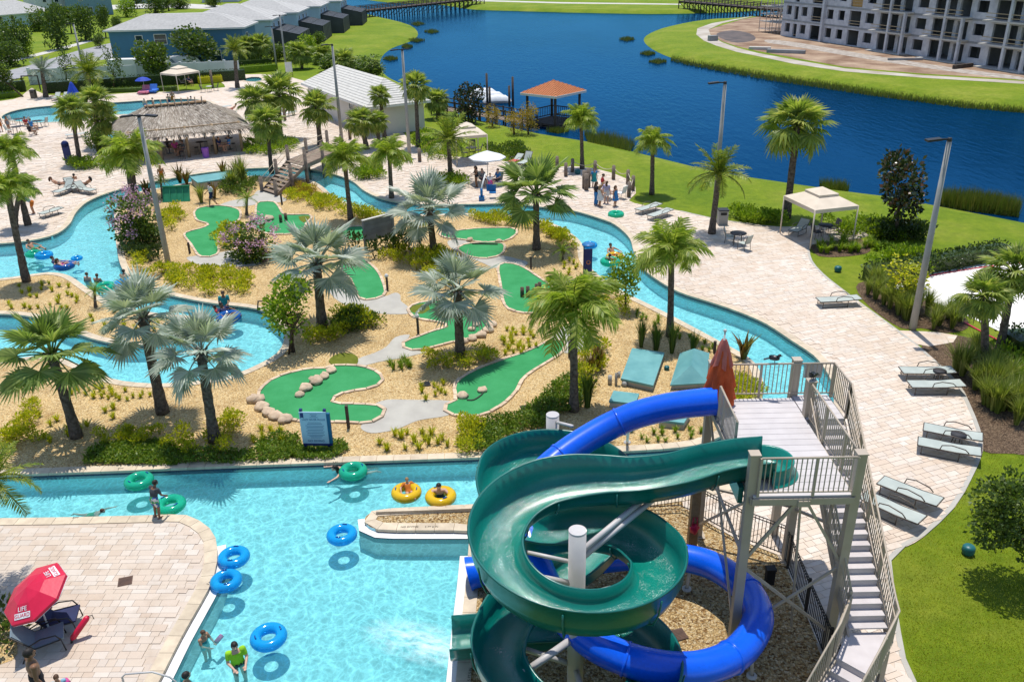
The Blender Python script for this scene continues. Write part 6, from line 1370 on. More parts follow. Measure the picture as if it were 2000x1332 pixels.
prs = [(S0, 0), (S0.lerp(U0, .55), .8), (U0, fbz), (U0.lerp(far0, .45), fbz), (far0, fbz), (S1, 0), (S1.lerp(U1_, .5), .75), (U1_, fbz), (U1_.lerp(far1, .45), fbz), (far1, fbz)]
for p, zt in prs:
    q = Vector((p.x, p.y, -1.2)); b = MB().cyl(q, Vector((p.x, p.y, zt + 1.15)), .15, .14, 10); b.tube([(p.x, p.y, zt + 1.15), (p.x, p.y, zt + 1.2)], [.13, .05], 10); local(b, 'bridge_post', M_PILE, br)
rp = MB()
for side in (prs[:5], prs[5:]):
    for k in range(4):
        (p, za), (q, zb) = side[k], side[k + 1]
        for h in (.55, .98): rp.tube([Vector((p.x, p.y, za + h)), Vector((p.x, p.y, za + h)).lerp(Vector((q.x, q.y, zb + h)), .5) - Vector((0, 0, .04)), Vector((q.x, q.y, zb + h))], .022, 5)
local(rp, 'rope_rail', mat('rope', (.46, .38, .26)), br)
# ---------------------------------------------------------------- site furniture
M_SLING = mat('pale_sling', (.42, .46, .42), (.35, .39, .36), 2, .7); M_FRAME = mat('brown_metal_frame', (.11, .085, .065), (.07, .055, .045), 3, .4, .5); M_WFRAME = mat('white_frame', (.66, .66, .64), (.56, .56, .55), 2, .5)
M_DKSLING = mat('dark_sling', (.05, .05, .055), (.03, .03, .035), 2, .7); M_BLACK = mat('black_plastic', (.02, .02, .022), (.012, .012, .014), 3, .5); M_TEAL = mat('teal_fibreglass', (.15, .36, .36), (.10, .28, .29), 1.4, .5, bump=.1); M_LIDGREEN = mat('green_fibreglass', (.03, .26, .13), (.02, .20, .10), 2, .45)
M_NAVY = mat('navy_sign', (.015, .03, .16), (.01, .02, .11), 2, .4); M_PALEBLUE = mat('pale_blue_sign', (.42, .60, .72), (.36, .54, .66), 1, .5); M_CYANB = mat('pool_lift_blue', (.02, .17, .42), (.015, .13, .34), 2, .4)
M_POLEC = mat('grey_concrete_pole', (.36, .35, .33), (.29, .285, .27), 2, .75, obj=False, bump=.1); M_REDV = mat('red_vinyl', (.62, .015, .06), (.50, .01, .045), 1.5, .4, bump=.15); M_WHITEC = mat('white_canvas', (.72, .74, .76), (.64, .66, .69), 2, .8, bump=.1)
M_INK = mat('black_ink', (.02, .02, .02), (.02, .02, .02), 1, .7); M_INKB = mat('blue_ink', (.02, .08, .22), (.02, .08, .22), 1, .7)
def text(body, size, m, parent, mtx, name='lettering', ext=.002):
    c = bpy.data.curves.new(name, 'FONT'); c.body = body; c.size = size; c.align_x = 'CENTER'; c.align_y = 'CENTER'; c.extrude = ext; c.materials.append(m); t_ = bpy.data.objects.new(name, c); COL.objects.link(t_); me = bpy.data.meshes.new_from_object(t_.evaluated_get(bpy.context.evaluated_depsgraph_get())); bpy.data.objects.remove(t_); me.name = name; o = link(name, me, parent); o.matrix_local = mtx; return o
def lamp_post(base, top, heads, label, rz=0):
    b = G(*base); h = hgt(base, top); e = tag(empty('lamp_post', b, rz), label, 'lamp post', 'tall concrete lamp posts')
    s_ = max(.12, min(.19, 6.2 / pxsize(b))); s_ = .17
    t = MB().tube([(0, 0, 0), (0, 0, h * .5), (0, 0, h)], [s_, s_ * .8, s_ * .6], 12); t.obj('pole', M_POLEC, e); MB().cyl((0, 0, h), (0, 0, h + .16), .1, .09, 10).obj('pole_cap', M_BLACK, e)
    for a in heads:
        d = Vector((cos(radians(a)), sin(radians(a)), 0)); p = Vector((0, 0, h + .1)); n_ = Vector((-d.y, d.x, 0)); b_ = MB().beam(p, p + d * .4, .07, .07); b_.obj('arm', M_BLACK, e)
        q = MB().beam(p + d * .38 + Vector((0, 0, .02)), p + d * 1.0 - Vector((0, 0, .04)), .36, .09); q.obj('lamp_head', M_BLACK, e)
for a in [((330,521), (275,230), (180, 0), 'tall lamp post between the river and the forked golf lane, twin heads'), ((1782,643), (1846,277), (180,), 'tall lamp post beside the sand court at right'), ((1392,452), (1413,165), (180,), 'lamp post rising behind the date palm on the right deck'), ((668,277), (654,90), (180,), 'lamp post in front of the pool house'), ((800,304), (787,100), (180, 60), 'lamp post at the right end of the pool house'), ((541,136), (532,54), (180, 0), 'far lamp post by the spa, left of the pair'), ((560,141), (544,32), (180, 20), 'far lamp post by the spa, taller right one'), ((172,177), (143,48), (180,), 'far lamp post before the street at top left')]: lamp_post(*a)
def bollard(px, py, h, label, cap=True, m=M_DKWOOD):
    e = tag(empty('path_light', G(px, py)), label, 'path light', 'short path lights and markers'); MB().box((-.055, -.055, 0), (.055, .055, h)).obj('post', m, e)
    if cap: MB().lathe([(.0, h), (.1, h), (.12, h + .05), (.06, h + .16), (0, h + .18)], 10).obj('lamp_cap', M_WFRAME, e)
for a in [(757,566,.75,'white capped path light left of the middle concrete path'), (817,651,.85,'white capped path light at the curved golf lane'), (681,836,1.0,'dark marker post beside the rules sign',False), (371,495,.7,'brown marker post at the forked lane',False), (1037,524,.7,'dark marker post right of the upper golf lane',False), (551,400,.8,'dark marker post under the footbridge stairs',False), (1112,698,.8,'dark marker post at the top of the long lane',False), (257,474,1.0,'navy marker post under the pink flowering tree',False,M_NAVY), (1395,690,.6,'dark light on the bank near the red umbrella',False)]: bollard(*a)
def lounger(foot, head, label, back=0.0, sling=M_SLING, group='pale sling loungers', frame_m=M_FRAME, arms=True, towel=None, z=.36):
    a, b = G(foot[0], foot[1], z), G(head[0], head[1], z); a.z = b.z = 0; x, y, L = axes2(a, b); L = max(1.7, min(2.15, L)); e = tag(empty('sun_lounger', a, atan2(x.y, x.x)), label, 'sun lounger', group)
    hb = L * .62; th = radians(back + 4); bx_, bz = hb + (L - hb) * cos(th), z + (L - hb) * sin(th)
    MB().beam((0, 0, z), (hb, 0, z), .6, .035).obj('seat_sling', sling, e); MB().beam((hb, 0, z), (bx_, 0, bz), .6, .035).obj('backrest', sling, e)
    f = MB()
    for s in (-.32, .32):
        f.tube([(0, s, z), (hb, s, z), (bx_, s, bz)], .024, 6)
        for lx in (.15, hb + .1): f.tube([(lx, s, z), (lx, s, .02)], .02, 6)
        f.tube([(.15, s, .05), (hb + .1, s, .05)], .016, 5)
    f.tube([(0, -.32, z), (0, .32, z)], .024, 6); f.tube([(bx_, -.32, bz), (bx_, .32, bz)], .024, 6); f.obj('frame', frame_m, e)
    if arms:
        for s in (-.35, .35): MB().tube([(hb - .55, s, z), (hb - .5, s, z + .2), (hb - .2, s, z + .27), (hb + .25, s, z + .2), (hb + .38, s, z + .08)], .02, 6).obj('armrest', frame_m, e)
    if towel: MB().beam((.3, 0, z + .03), (hb, 0, z + .03), .62, .03).obj('towel', towel, e)
    return e
M_TOWELR = mat('red_towel', (.50, .09, .06)); M_TOWELW = mat('white_towel', (.7, .7, .68))
for f_, h_, lab, kw in [((1598,586), (1679,582), 'lone sling lounger on the right deck below the dome light', {}), ((1760,723), (1863,724), 'upper lounger of the middle right pair', {}), ((1776,750), (1884,750), 'lower lounger of the middle right pair', {}), ((1804,833), (1919,856), 'upper lounger of the pair at the curved lawn edge', {}), ((1793,861), (1916,885), 'lower lounger of the pair at the curved lawn edge', {}), ((1720,937), (1836,983), 'upper lounger of the pair seen beside the tower stair', {}), ((1685,965), (1801,1018), 'lounger seen through the tower stair railing', {}), ((1246,410), (1295,396), 'left of two loungers facing the lawn by the rope posts', {}), ((1270,422), (1318,406), 'right of two loungers facing the lawn by the rope posts', {}),
    ((992,319), (1024,307), 'lounger with a red towel behind the white umbrella', dict(back=25, towel=M_TOWELR)), ((1016,320), (1044,306), 'lounger with its back raised behind the white umbrella', dict(back=50)), ((78,418), (116,407), 'lounger at the left deck where someone bends over', {}), ((108,376), (145,362), 'sunbather lounger, left of three on the left deck', dict(back=40)), ((150,368), (128,356), 'sunbather lounger at the back on the left deck', dict(back=35)), ((182,372), (150,366), 'sunbather lounger, right of three on the left deck', dict(back=35)),
    ((128,264), (172,260), 'white lounger with a green towel by the slim palms', dict(frame_m=M_WFRAME, arms=False)), ((104,192), (116,187), 'left of two loungers near the pool gate', dict(back=30, arms=False)), ((122,192), (134,186), 'right of two loungers near the pool gate', dict(back=30, arms=False)), ((420,210), (452,207), 'white lounger behind the tiki roof, farthest', dict(frame_m=M_WFRAME, arms=False)), ((428,222), (462,219), 'white lounger behind the tiki roof, second', dict(frame_m=M_WFRAME, arms=False)), ((440,232), (472,230), 'white lounger behind the tiki roof, third', dict(frame_m=M_WFRAME, arms=False)), ((548,212), (575,206), 'white lounger beside the pool house palms, upper', dict(frame_m=M_WFRAME, arms=False, towel=M_TOWELW)), ((548,224), (578,218), 'white lounger beside the pool house palms, lower', dict(frame_m=M_WFRAME, arms=False, towel=M_TOWELW)), ((1548,452), (1575,440), 'pale lounger with raised back under the right canopy', dict(back=40))]: lounger(f_, h_, lab, **kw)
def table(px, py, label, r=.5, h=.72, m=M_DKSLING, group='round patio tables'):
    e = tag(empty('patio_table', G(px, py)), label, 'table', group); MB().lathe([(0, h + .03), (r, h + .03), (r, h), (0, h)], 18).obj('table_top', m, e)
    for k in range(4): a = k * pi / 2 + .6; MB().tube([(r * .75 * cos(a), r * .75 * sin(a), 0), (r * .5 * cos(a), r * .5 * sin(a), h)], .02, 5).obj('leg', M_FRAME, e)
    return e
def chair(p, rz, label, group='patio chairs', sling=M_SLING, fm=M_FRAME, hs=.43):
    e = tag(empty('patio_chair', p if isinstance(p, Vector) else G(*p), rz), label, 'chair', group)
    MB().beam((-.25, 0, hs), (.25, 0, hs), .48, .03).obj('seat', sling, e); MB().beam((-.25, 0, hs), (-.42, 0, hs + .55), .48, .03).obj('backrest', sling, e); f = MB()
    for s in (-.26, .26):
        f.tube([(.25, s, 0), (.25, s, hs + .2), (-.3, s, hs + .22)], .018, 5); f.tube([(-.3, s, 0), (-.25, s, hs), (-.42, s, hs + .55)], .018, 5)
    f.obj('frame', fm, e); return e
table(1440, 478, 'round table with two chairs on the right deck'); chair((1425,474), -.3, 'chair left of the round table on the right deck'); chair((1452,488), 2.2, 'chair right of the round table on the right deck')
table(1832, 742, 'low side table between the middle right loungers', .27, .42); table(1868, 868, 'low side table between the lawn edge loungers', .27, .42)
table(1610, 462, 'dark table under the right canopy', .45); chair((1595,466), .2, 'dark chair left of the table under the right canopy', sling=M_DKSLING); chair((1624,458), 3.3, 'dark chair right of the table under the right canopy', sling=M_DKSLING)
table(921, 305, 'dark table under the canopy behind the white umbrella', .5); chair((908,308), .2, 'dark chair left under the middle canopy', sling=M_DKSLING); chair((934,303), 3.2, 'dark chair right under the middle canopy', sling=M_DKSLING); chair((923,296), -1.6, 'dark chair at the back under the middle canopy', sling=M_DKSLING)
table(366, 166, 'dark table under the far canopy', .5); chair((358,168), .2, 'dark chair under the far canopy, left', sling=M_DKSLING); chair((375,164), 3.2, 'dark chair under the far canopy, right', sling=M_DKSLING); table(410, 180, 'small pale table on the far deck', .4, .7, M_WFRAME); chair((398,181), .1, 'dark chair left of the small pale table', sling=M_DKSLING); chair((422,178), 3.2, 'dark chair right of the small pale table', sling=M_DKSLING)
for x_, y_, lab in ((40, 246, 'table at the left pool edge, nearest the water'), (35, 262, 'table on the left deck in front of the seated bathers'), (75, 250, 'table on the left deck, right of the bathers')): table(x_, y_, lab, .55)
for i, (x_, y_, r_, lab) in enumerate([(28,243,0,'chair by the left pool edge table, left'), (52,247,3.1,'chair by the left pool edge table, right'), (66,262,1.2,'chair facing the left deck tables'), (88,247,3.0,'chair right of the left deck tables'), (20,262,.2,'chair left of the front left deck table')]): chair((x_, y_), r_, lab)
def bar_set(px, py, label):
    c = G(px, py); e = tag(empty('bar_table', c), label, 'bar table', 'bar tables under the thatch'); MB().lathe([(0, 1.06), (.38, 1.06), (.38, 1.02), (0, 1.02)], 14).obj('table_top', M_DKWOOD, e); MB().cyl((0, 0, 0), (0, 0, 1.02), .05, .05, 8).obj('pedestal', M_IRON, e); MB().cyl((0, 0, 0), (0, 0, .03), .28, .28, 12).obj('foot', M_IRON, e)
for a in [(332,300,'bar table under the thatch at its left end'), (352,306,'bar table under the thatch left of the middle post'), (394,300,'bar table under the thatch beside the purple bin'), (426,296,'bar table under the thatch right of the middle'), (450,292,'bar table under the thatch at its right end')]: bar_set(*a)
for i, (x_, y_) in enumerate([(324,303), (341,301), (358,312), (386,304), (404,292), (418,300), (434,300), (458,296)]):
    c = G(x_, y_); e = tag(empty('bar_stool', c), ['dark bar stool at the left end under the thatch', 'second dark stool under the left of the thatch', 'dark stool by the middle left post', 'dark stool left of the purple bin', 'dark stool behind the purple bin', 'dark stool right of the purple bin', 'dark stool near the right group', 'dark stool at the right end post'][i], 'bar stool', 'bar stools under the thatch'); MB().cyl((0, 0, .7), (0, 0, .76), .18, .18, 10).obj('seat', M_DKSLING, e); lg = MB()
    for k in range(4): lg.tube([(.22 * cos(k * pi/2), .22 * sin(k * pi/2), 0), (.13 * cos(k * pi/2), .13 * sin(k * pi/2), .7)], .018, 5)
    lg.obj('legs', M_IRON, e)
b = MB().lathe([(.28, 0), (.32, .85), (.34, .86), (.3, .9), (0, .9)], 14); tag(b.obj('bin', mat('purple_plastic', (.30, .12, .52)), None, G(403, 308)), 'purple bin standing under the thatched roof', 'bin')
def litter_bin(px, py, label):
    e = tag(empty('litter_bin', G(px, py)), label, 'litter bin', 'grey litter bins'); MB().box((-.3, -.3, 0), (.3, .3, .95)).obj('body', M_FRAME if px < 500 else M_POLEC, e); MB().box((-.33, -.33, .95), (.33, .33, 1.02)).obj('lid', M_BLACK, e); MB().box((-.2, -.306, .68), (.2, -.3, .86)).obj('slot', M_BLACK, e)
litter_bin(1410, 438, 'grey litter bin beside the right date palm'); litter_bin(67, 192, 'brown litter bin at the pool gate path')
def dome(px, py, r, label):
    b = MB().lathe([(r * .8, 0), (r, r * .5), (r * .95, r * 1.2), (r * .75, r * 1.45), (0, r * 1.5)], 14); tag(b.obj('garden_speaker', mat('teal_plastic', (.015, .13, .14), (.01, .10, .11), 3, .4), None, G(px, py)), label, 'garden speaker', 'teal garden speakers')
dome(1890, 1080, .19, 'teal dome on the right lawn near the bushy tree'); dome(1636, 530, .2, 'teal dome on the lawn by the deck edge'); dome(1302, 722, .12, 'teal dome light between the pump lids'); dome(1128, 340, .25, 'dark green dome behind the rope posts')
# umbrellas
u = tag(empty('white_umbrella', G(953, 358)), 'white umbrella over the group by the pool lift', 'umbrella'); MB().cyl((0, 0, 0), (0, 0, 2.55), .025, .025, 8).obj('pole', M_GALV, u); k8 = MB()
for k in range(8): a, b_ = k * pi / 4, (k + 1) * pi / 4; k8.add([(0, 0, 2.55), (1.45 * cos(a), 1.45 * sin(a), 2.05), (1.45 * cos(b_), 1.45 * sin(b_), 2.05), (1.45 * cos(a), 1.45 * sin(a), 1.95), (1.45 * cos(b_), 1.45 * sin(b_), 1.95)], [(0, 1, 2), (1, 3, 4, 2)])
k8.obj('canopy', M_WHITEC, u)
u = tag(empty('blue_umbrella', G(150, 212)), 'closed royal blue umbrella by the upper pool', 'umbrella'); MB().cyl((0, 0, 0), (0, 0, 3), .04, .04, 8).obj('pole', M_GALV, u); M_ROYAL = mat('royal_blue_canvas', (.01, .05, .42), (.01, .04, .32), 1, .7)
MB().lathe([(.95, .9), (.9, 1.2), (.55, 2.1), (.2, 2.9), (.03, 3.1)], 7, mi=0, sm=False).obj('canopy', M_ROYAL, u)
u = tag(empty('beach_umbrella', G(284, 182)), 'small open blue umbrella over the pink and blue floats', 'umbrella'); MB().cyl((0, 0, 0), (0, 0, 2), .03, .03, 6).obj('pole', M_GALV, u); MB().lathe([(1.05, 1.6), (.6, 1.9), (0, 2.05)], 8, sm=False).obj('canopy', M_ROYAL, u)
for (x_, y_, m, lab) in ((283, 184, mat('pink_vinyl', (.70, .22, .32)), 'pink lounge float parked on the far deck'), (298, 182, mat('blue_vinyl', (.03, .16, .60)), 'blue lounge float parked on the far deck')):
    b = MB().box((-.45, -.9, .2), (.45, .9, .42)); b.beam((0, .8, .35), (0, 1.2, .95), .9, .16); 
    for s in (-.5, .5): b.tube([(s, -.9, .3), (s, .9, .3)], .16, 8)
    tag(b.obj('lounge_float', m, None, G(x_, y_), (0, 0, .1)), lab, 'float', 'lounge floats')
# pump chamber lids
def lid(px, label, h=.22, gable=0):
    P = [G(*p) for p in px]; c = sum(P, Vector()) / 4; e = tag(empty('pump_lid', c), label, 'lid', 'teal pump chamber lids'); q = [p - c for p in P]; q = q if area(q) > 0 else q[::-1]
    MB().prism([p * .95 for p in q], 0, h).obj('curb', M_CONC, e); b = MB()
    if not gable: b.prism(q, h, h + .1)
    else:
        z = Vector((0, 0, 1)); m0, m1 = (q[0] + q[1]) / 2, (q[2] + q[3]) / 2; r0, r1 = m0.lerp(m1, .22) + z * (h + gable), m1.lerp(m0, .22) + z * (h + gable); Z = z * (h + .02)
        b.add([q[0] + Z, q[1] + Z, r0, q[2] + Z, q[3] + Z, r1], [(0, 1, 2), (1, 3, 5, 2), (3, 4, 5), (4, 0, 2, 5)]); b.prism([p * 1.02 for p in q], h - .05, h + .02)
    b.obj('cover', M_TEAL, e); return e
lid([(1212,752), (1275,766), (1297,701), (1234,692)], 'flat teal pump lid in the mulch left of the gabled one'); lid([(1309,762), (1380,758), (1384,700), (1328,700)], 'gabled teal pump lid behind the blue tube', .25, .55); lid([(1189,796), (1240,802), (1248,782), (1198,776)], 'low teal lid partly hidden above the blue tube'); lid([(1285,834), (1335,840), (1348,818), (1298,815)], 'low teal lid showing below the blue tube'); lid([(389,372), (453,362), (449,349), (373,360)], 'flat teal pump lid by the upper river near the footbridge', .5)
oc = G(345, 394); e = tag(empty('open_pump_lid', oc), 'green ribbed pump lid standing open on the upper bank', 'lid'); ox = (G(392, 392) - oc).normalized(); oy = Vector((-ox.y, ox.x, 0)); up_ = (oy * .55 + Vector((0, 0, 1))).normalized(); W2, HH = .95, 1.15
b = MB().add([-ox * W2 * 1.05, ox * W2 * 1.05, ox * W2 + up_ * HH, -ox * W2 + up_ * HH], [(0, 1, 2, 3)]); b.obj('panel', M_LIDGREEN, e); nrm = ox.cross(up_).normalized()
for k in range(5): s = -W2 + 2 * W2 * k / 4; MB().beam(ox * s + nrm * .03, ox * s + up_ * HH + nrm * .03, .06, .07, up=nrm).obj('rib', M_LIDGREEN, e)
for t in (0, 1): MB().beam(-ox * W2 * 1.05 + up_ * HH * t + nrm * .05, ox * W2 * 1.05 + up_ * HH * t + nrm * .05, .08, .16, up=nrm).obj('rim', M_LIDGREEN, e)
b = MB().tube([(0, 0, 0), (0, 0, .55), (.12, 0, .62), (.12, 0, .35)], .06, 8); b.tube([(-.25, .1, 0), (-.25, .1, .4)], .09, 8); b.ball((.35, -.1, .1), .13); tag(b.obj('valve_pipes', M_POLEC, None, G(1203, 752)), 'grey valve pipes beside the flat teal lid', 'pipes')
# signs
sg = tag(empty('rules_sign', G(620, 877), -.06), 'blue lazy river rules board on two navy posts above the pool channel', 'sign')
for s in (-.44, .44): MB().box((s - .05, -.02, 0), (s + .05, .08, 1.7)).obj('post', M_NAVY, sg)
MB().box((-.5, -.06, .28), (.5, -.02, 1.62)).obj('board', M_PALEBLUE, sg); MB().box((.5, -.05, .28), (.62, .06, 1.55)).obj('side_panel', mat('deep_teal_panel', (.01, .13, .26)), sg); MB().box((-.49, -.066, .2), (.62, -.03, .285)).obj('base_rail', M_NAVY, sg); MB().add([(-.46, -.066, 1.58), (-.46, -.066, 1.36), (-.40, -.066, 1.40), (-.34, -.066, 1.36), (-.34, -.066, 1.58)], [(0, 1, 2, 3, 4)]).obj('ribbon', M_NAVY, sg)
RX = Matrix.Rotation(pi / 2, 4, 'X')
for bdy, sz, zz in (('LAZY RIVER RULES', .105, 1.30), ('NO DIVING', .12, .40)): text(bdy, sz, M_INKB, sg, Matrix.Translation((.02, -.063, zz)) @ RX)
b = MB()
for k, (z_, w_) in enumerate([(1.52, .26), (1.46, .18), (1.40, .3), (1.18, .5), (1.12, .56), (1.05, .7), (.99, .62), (.93, .66), (.86, .58), (.80, .7), (.73, .62), (.66, .66), (.6, .5), (.54, .4)]): b.box((.04 - w_/2, -.0635, z_ - .008), (.04 + w_/2, -.061, z_ + .008))
b.obj('printed_lines', M_INKB, sg)
tm = tag(empty('totem_sign', G(1148, 545), .1), 'navy totem sign with a round blue top beside the river bend', 'sign'); MB().box((-.22, -.06, .15), (.22, .06, 1.75)).obj('panel', M_NAVY, tm); MB().box((-.27, -.04, 0), (-.22, .04, 2.0)).obj('post', M_NAVY, tm); MB().lathe([(0, 1.98), (.36, 1.98), (.36, 2.03), (0, 2.03)], 20).obj('top_disc', M_CYANB, tm); MB().lathe([(.08, 0), (.12, 0), (.12, .006), (.08, .006)], 16).obj('emblem', mat('orange_print', (.6, .2, .05)), tm).matrix_local = Matrix.Translation((0, -.066, 1.0)) @ RX
nv = tag(empty('pillar_sign', G(135, 317), .2), 'dark navy round topped pillar sign in the left deck bed', 'sign'); MB().box((-.3, -.1, 0), (.3, .1, 1.6)).obj('panel', M_NAVY, nv); b = MB().tube([(0, -.1, 1.6), (0, .1, 1.6)], .3, 18, up=Vector((1, 0, 0))); b.obj('rounded_top', M_NAVY, nv)
M_GREYB = mat('grey_sign_board', (.20, .23, .25), (.15, .17, .19), 2, .7, var=.12); bs = tag(empty('slatted_board', G(715, 490), 0), 'grey slatted board on posts among the column shrubs', 'board'); v1 = G(770, 474) - G(715, 490); bx1 = v1.normalized(); LL = v1.length
for s in (0, LL): MB().beam(bx1 * s, bx1 * s + Vector((0, 0, 1.9)), .14, .14, up=bx1).obj('post', M_GREYB, bs)
for k in range(7): MB().beam(Vector((0, 0, .62 + k * .19)), bx1 * LL + Vector((0, 0, .62 + k * .19)), .05, .175).obj('slat', M_GREYB, bs)
MB().beam(Vector((0, 0, 1.93)) - bx1 * .1, bx1 * (LL + .1) + Vector((0, 0, 1.93)), .2, .06).obj('cap_rail', M_WALK, bs)
# rope fence of the observation deck
rps = [(1088,332),(1105,345),(1118,337),(1162,341),(1198,351),(1226,360),(1236,372),(1228,385)]; PT = [G(*p) for p in rps]
M_ROPE = mat('pale_rope', (.60, .52, .40), (.46, .39, .29), 20, .9)
for i, p in enumerate(PT):
    b = MB().cyl((0, 0, 0), (0, 0, 1.05), .15, .14, 10); b.lathe([(.15, 1.05), (.06, 1.14), (0, 1.15)], 10); tag(b.obj('rope_post', M_PILE, None, p), ['rope post behind the green fan palm crown', 'rope post nearest the green fan palm', 'rope post by the green dome', 'rope post behind the child in a towel', 'rope post at the top of the rope curve', 'rope post third from the near end', 'rope post second from the near end', 'rope post at the near end of the rope curve'][i], 'post', 'timber rope posts')
for i in range(7):
    if i == 0: continue
    a, b_ = PT[i] + Vector((0, 0, .92)), PT[i+1] + Vector((0, 0, .92)); tag(MB().tube([a.lerp(b_, k / 8) - Vector((0, 0, .28 * sin(pi * k / 8))) for k in range(9)], .028, 6).obj('rope', M_ROPE), ['', 'rope slung between the two posts by the fan palm', 'rope slung behind the green dome', 'long rope slung behind the child in a towel', 'rope slung at the top of the curve', 'rope slung along the curve end', 'short rope slung at the near end'][i], 'rope', 'ropes of the rope fence')
for i, (x_, y_, h_) in enumerate(((1141,368,1.35), (1149,366,1.45), (1145,372,1.25))): b = MB().cyl((0, 0, 0), (0, 0, h_), .17, .16, 10); b.tube([(0, 0, h_ * .6), (0, 0, h_ * .6 + .08)], .18, 10); b.lathe([(.16, h_), (0, h_ + .05)], 10); tag(b.obj('piling_post', M_PILE, None, G(x_, y_)), ['left post of the piling cluster on the deck', 'tallest back post of the piling cluster', 'front post of the piling cluster on the deck'][i], 'post', 'piling cluster on the deck')
for x_, y_, h_, lab in ((416,172,2.2,'tall brown piling beside the bright hedge at the far deck'), (557,236,2.2,'brown piling between the palms right of the thatch'), (820,316,1.1,'short brown piling by the pool house corner lamp post'), (745,336,1.0,'short brown piling in the bed right of the footbridge'), (684,272,2.0,'brown piling before the pool house door')):
    b = MB().cyl((0, 0, 0), (0, 0, h_), .16, .15, 10); b.lathe([(.16, h_), (.05, h_ + .1), (0, h_ + .1)], 10); tag(b.obj('piling_post', M_PILE, None, G(x_, y_)), lab, 'post', 'brown pilings about the deck')
wb = tag(empty('white_board', G(566, 150)), 'white notice board beside the far lamp posts at the spa', 'notice'); MB().box((-.5, -.03, .6), (.5, .03, 2.0)).obj('board', M_WFRAME, wb)
for s in (-.45, .45): MB().cyl((s, .05, 0), (s, .05, 2.1), .04, None, 6).obj('post', M_FRAME, wb)
b = MB().lathe([(0, .0), (.16, .0), (.2, .36), (.18, .36), (.15, .04), (0, .04)], 14); tag(b.obj('bucket', mat('blue_bucket_plastic', (.02, .22, .45)), None, G(1458, 1140)), 'blue bucket on the shaded gravel under the tower', 'bucket')
b = MB().box((-.12, -.1, 0), (.12, .1, .5)); b.box((-.14, -.12, .5), (.14, .12, .56)); tag(b.obj('control_box', M_BLACK, None, G(1502, 1138)), 'black control box on the gravel under the tower', 'box')
b = MB().ball((0, 0, 0), (.13, .07, .2), 10, 7, wob=.4, seed=2); b.tube([(-.08, 0, .15), (-.05, 0, .42), (.05, 0, .42), (.08, 0, .15)], .02, 5); tag(b.obj('red_bag', M_REDV, None, (5.35, 20.72, 1.0)), 'red bag hanging on the timber post under the tower', 'bag')
# pool lift
pl = tag(empty('pool_lift', G(941, 392)), 'blue pool access lift at the river edge by the white umbrella', 'pool lift'); MB().box((-.2, -.2, 0), (.2, .2, .32)).obj('base', M_CYANB, pl); MB().tube([(0, 0, .3), (0, 0, .75), (.06, .1, 1.1), (.3, .8, 1.75)], .06, 8).obj('arm', M_WFRAME, pl); MB().tube([(0, 0, .3), (0, 0, .9)], .1, 10).obj('mast', M_CYANB, pl)
b = MB().box((.55, .3, .42), (1.05, .75, .48)); b.beam((.58, .75, .48), (.58, .85, .98), .05, .45, up=Vector((1, 0, 0))); b.box((.55, .75, .42), (1.05, .8, .95)); b.tube([(.8, .6, .95), (.4, .8, 1.5)], .025, 6); b.obj('seat', M_CYANB, pl)
# drains
for x_, y_, lab in ((245, 1136, 'brown square drain grate on the pool terrace'), (1325, 1240, 'brown square drain grate in the slide yard gravel'), (1027, 797, 'dark drain grate in the mulch below the long lane'), (831, 751, 'dark drain grate in the mulch between golf lanes')):
    b = MB().box((-.2, -.2, 0), (.2, .2, .03))
    for k in range(7): b.box((-.17, -.17 + k * .05, .03), (.17, -.15 + k * .05, .036))
    tag(b.obj('drain_grate', mat('rusty_grate', (.12, .07, .05), (.08, .05, .04), 5, .8) if x_ < 800 or x_ > 1300 else M_BLACK, None, G(x_, y_) + Vector((0, 0, .005)), (0, 0, .3)), lab, 'drain', 'drain grates')
# handrails into the pool
tag(MB().tube([(0, 0, 0), (0, 0, .7), (.1, 0, .8), (.75, .05, .8), (1.15, .05, .62), (1.5, .05, .1)], .025, 8).obj('handrail', M_GALV, None, G(250, 1362)), 'bent steel grab rail at the bottom of the pool terrace', 'handrail')
tag(MB().tube([(0, 0, 0), (.1, 0, .5), (.5, -.1, .55), (1.1, -.3, .2)], .04, 8).obj('handrail', M_DKWOOD, None, G(503, 606)), 'brown handrail where the river bends under the silver palms', 'handrail')
# depth marks on the coping
MK = [('3 FT', 410, 1139, 1.05), ('3 FT', 148, 1012, .02), ('3 FT', 655, 904, .02), ('3 FT', 236, 916, .03), ('NO DIVING', 800, 1030, 0), ('3 FT 6 IN', 843, 1030, 0), ('5 FT 5 IN', 918, 1318, 1.5)]
for s_, x_, y_, r_ in MK: tag(text(s_, .11, M_INK, None, Matrix.Translation(G(x_, y_) + Vector((0, 0, .034))) @ Matrix.Rotation(r_, 4, 'Z'), 'depth_mark', .001), {'3 FT': 'black 3 FT depth mark on the pool coping', 'NO DIVING': 'black NO DIVING mark on the planter coping', '3 FT 6 IN': 'black 3 FT 6 IN mark on the planter coping', '5 FT 5 IN': 'black 5 FT 5 IN mark on the wall under the flume exit'}[s_] + {410: ' beside the two blue rings', 148: ' of the terrace at the left', 655: ' near the swimmer with the green ring', 236: ' across the channel at the left'}.get(x_, ''), 'depth mark', 'depth marks')
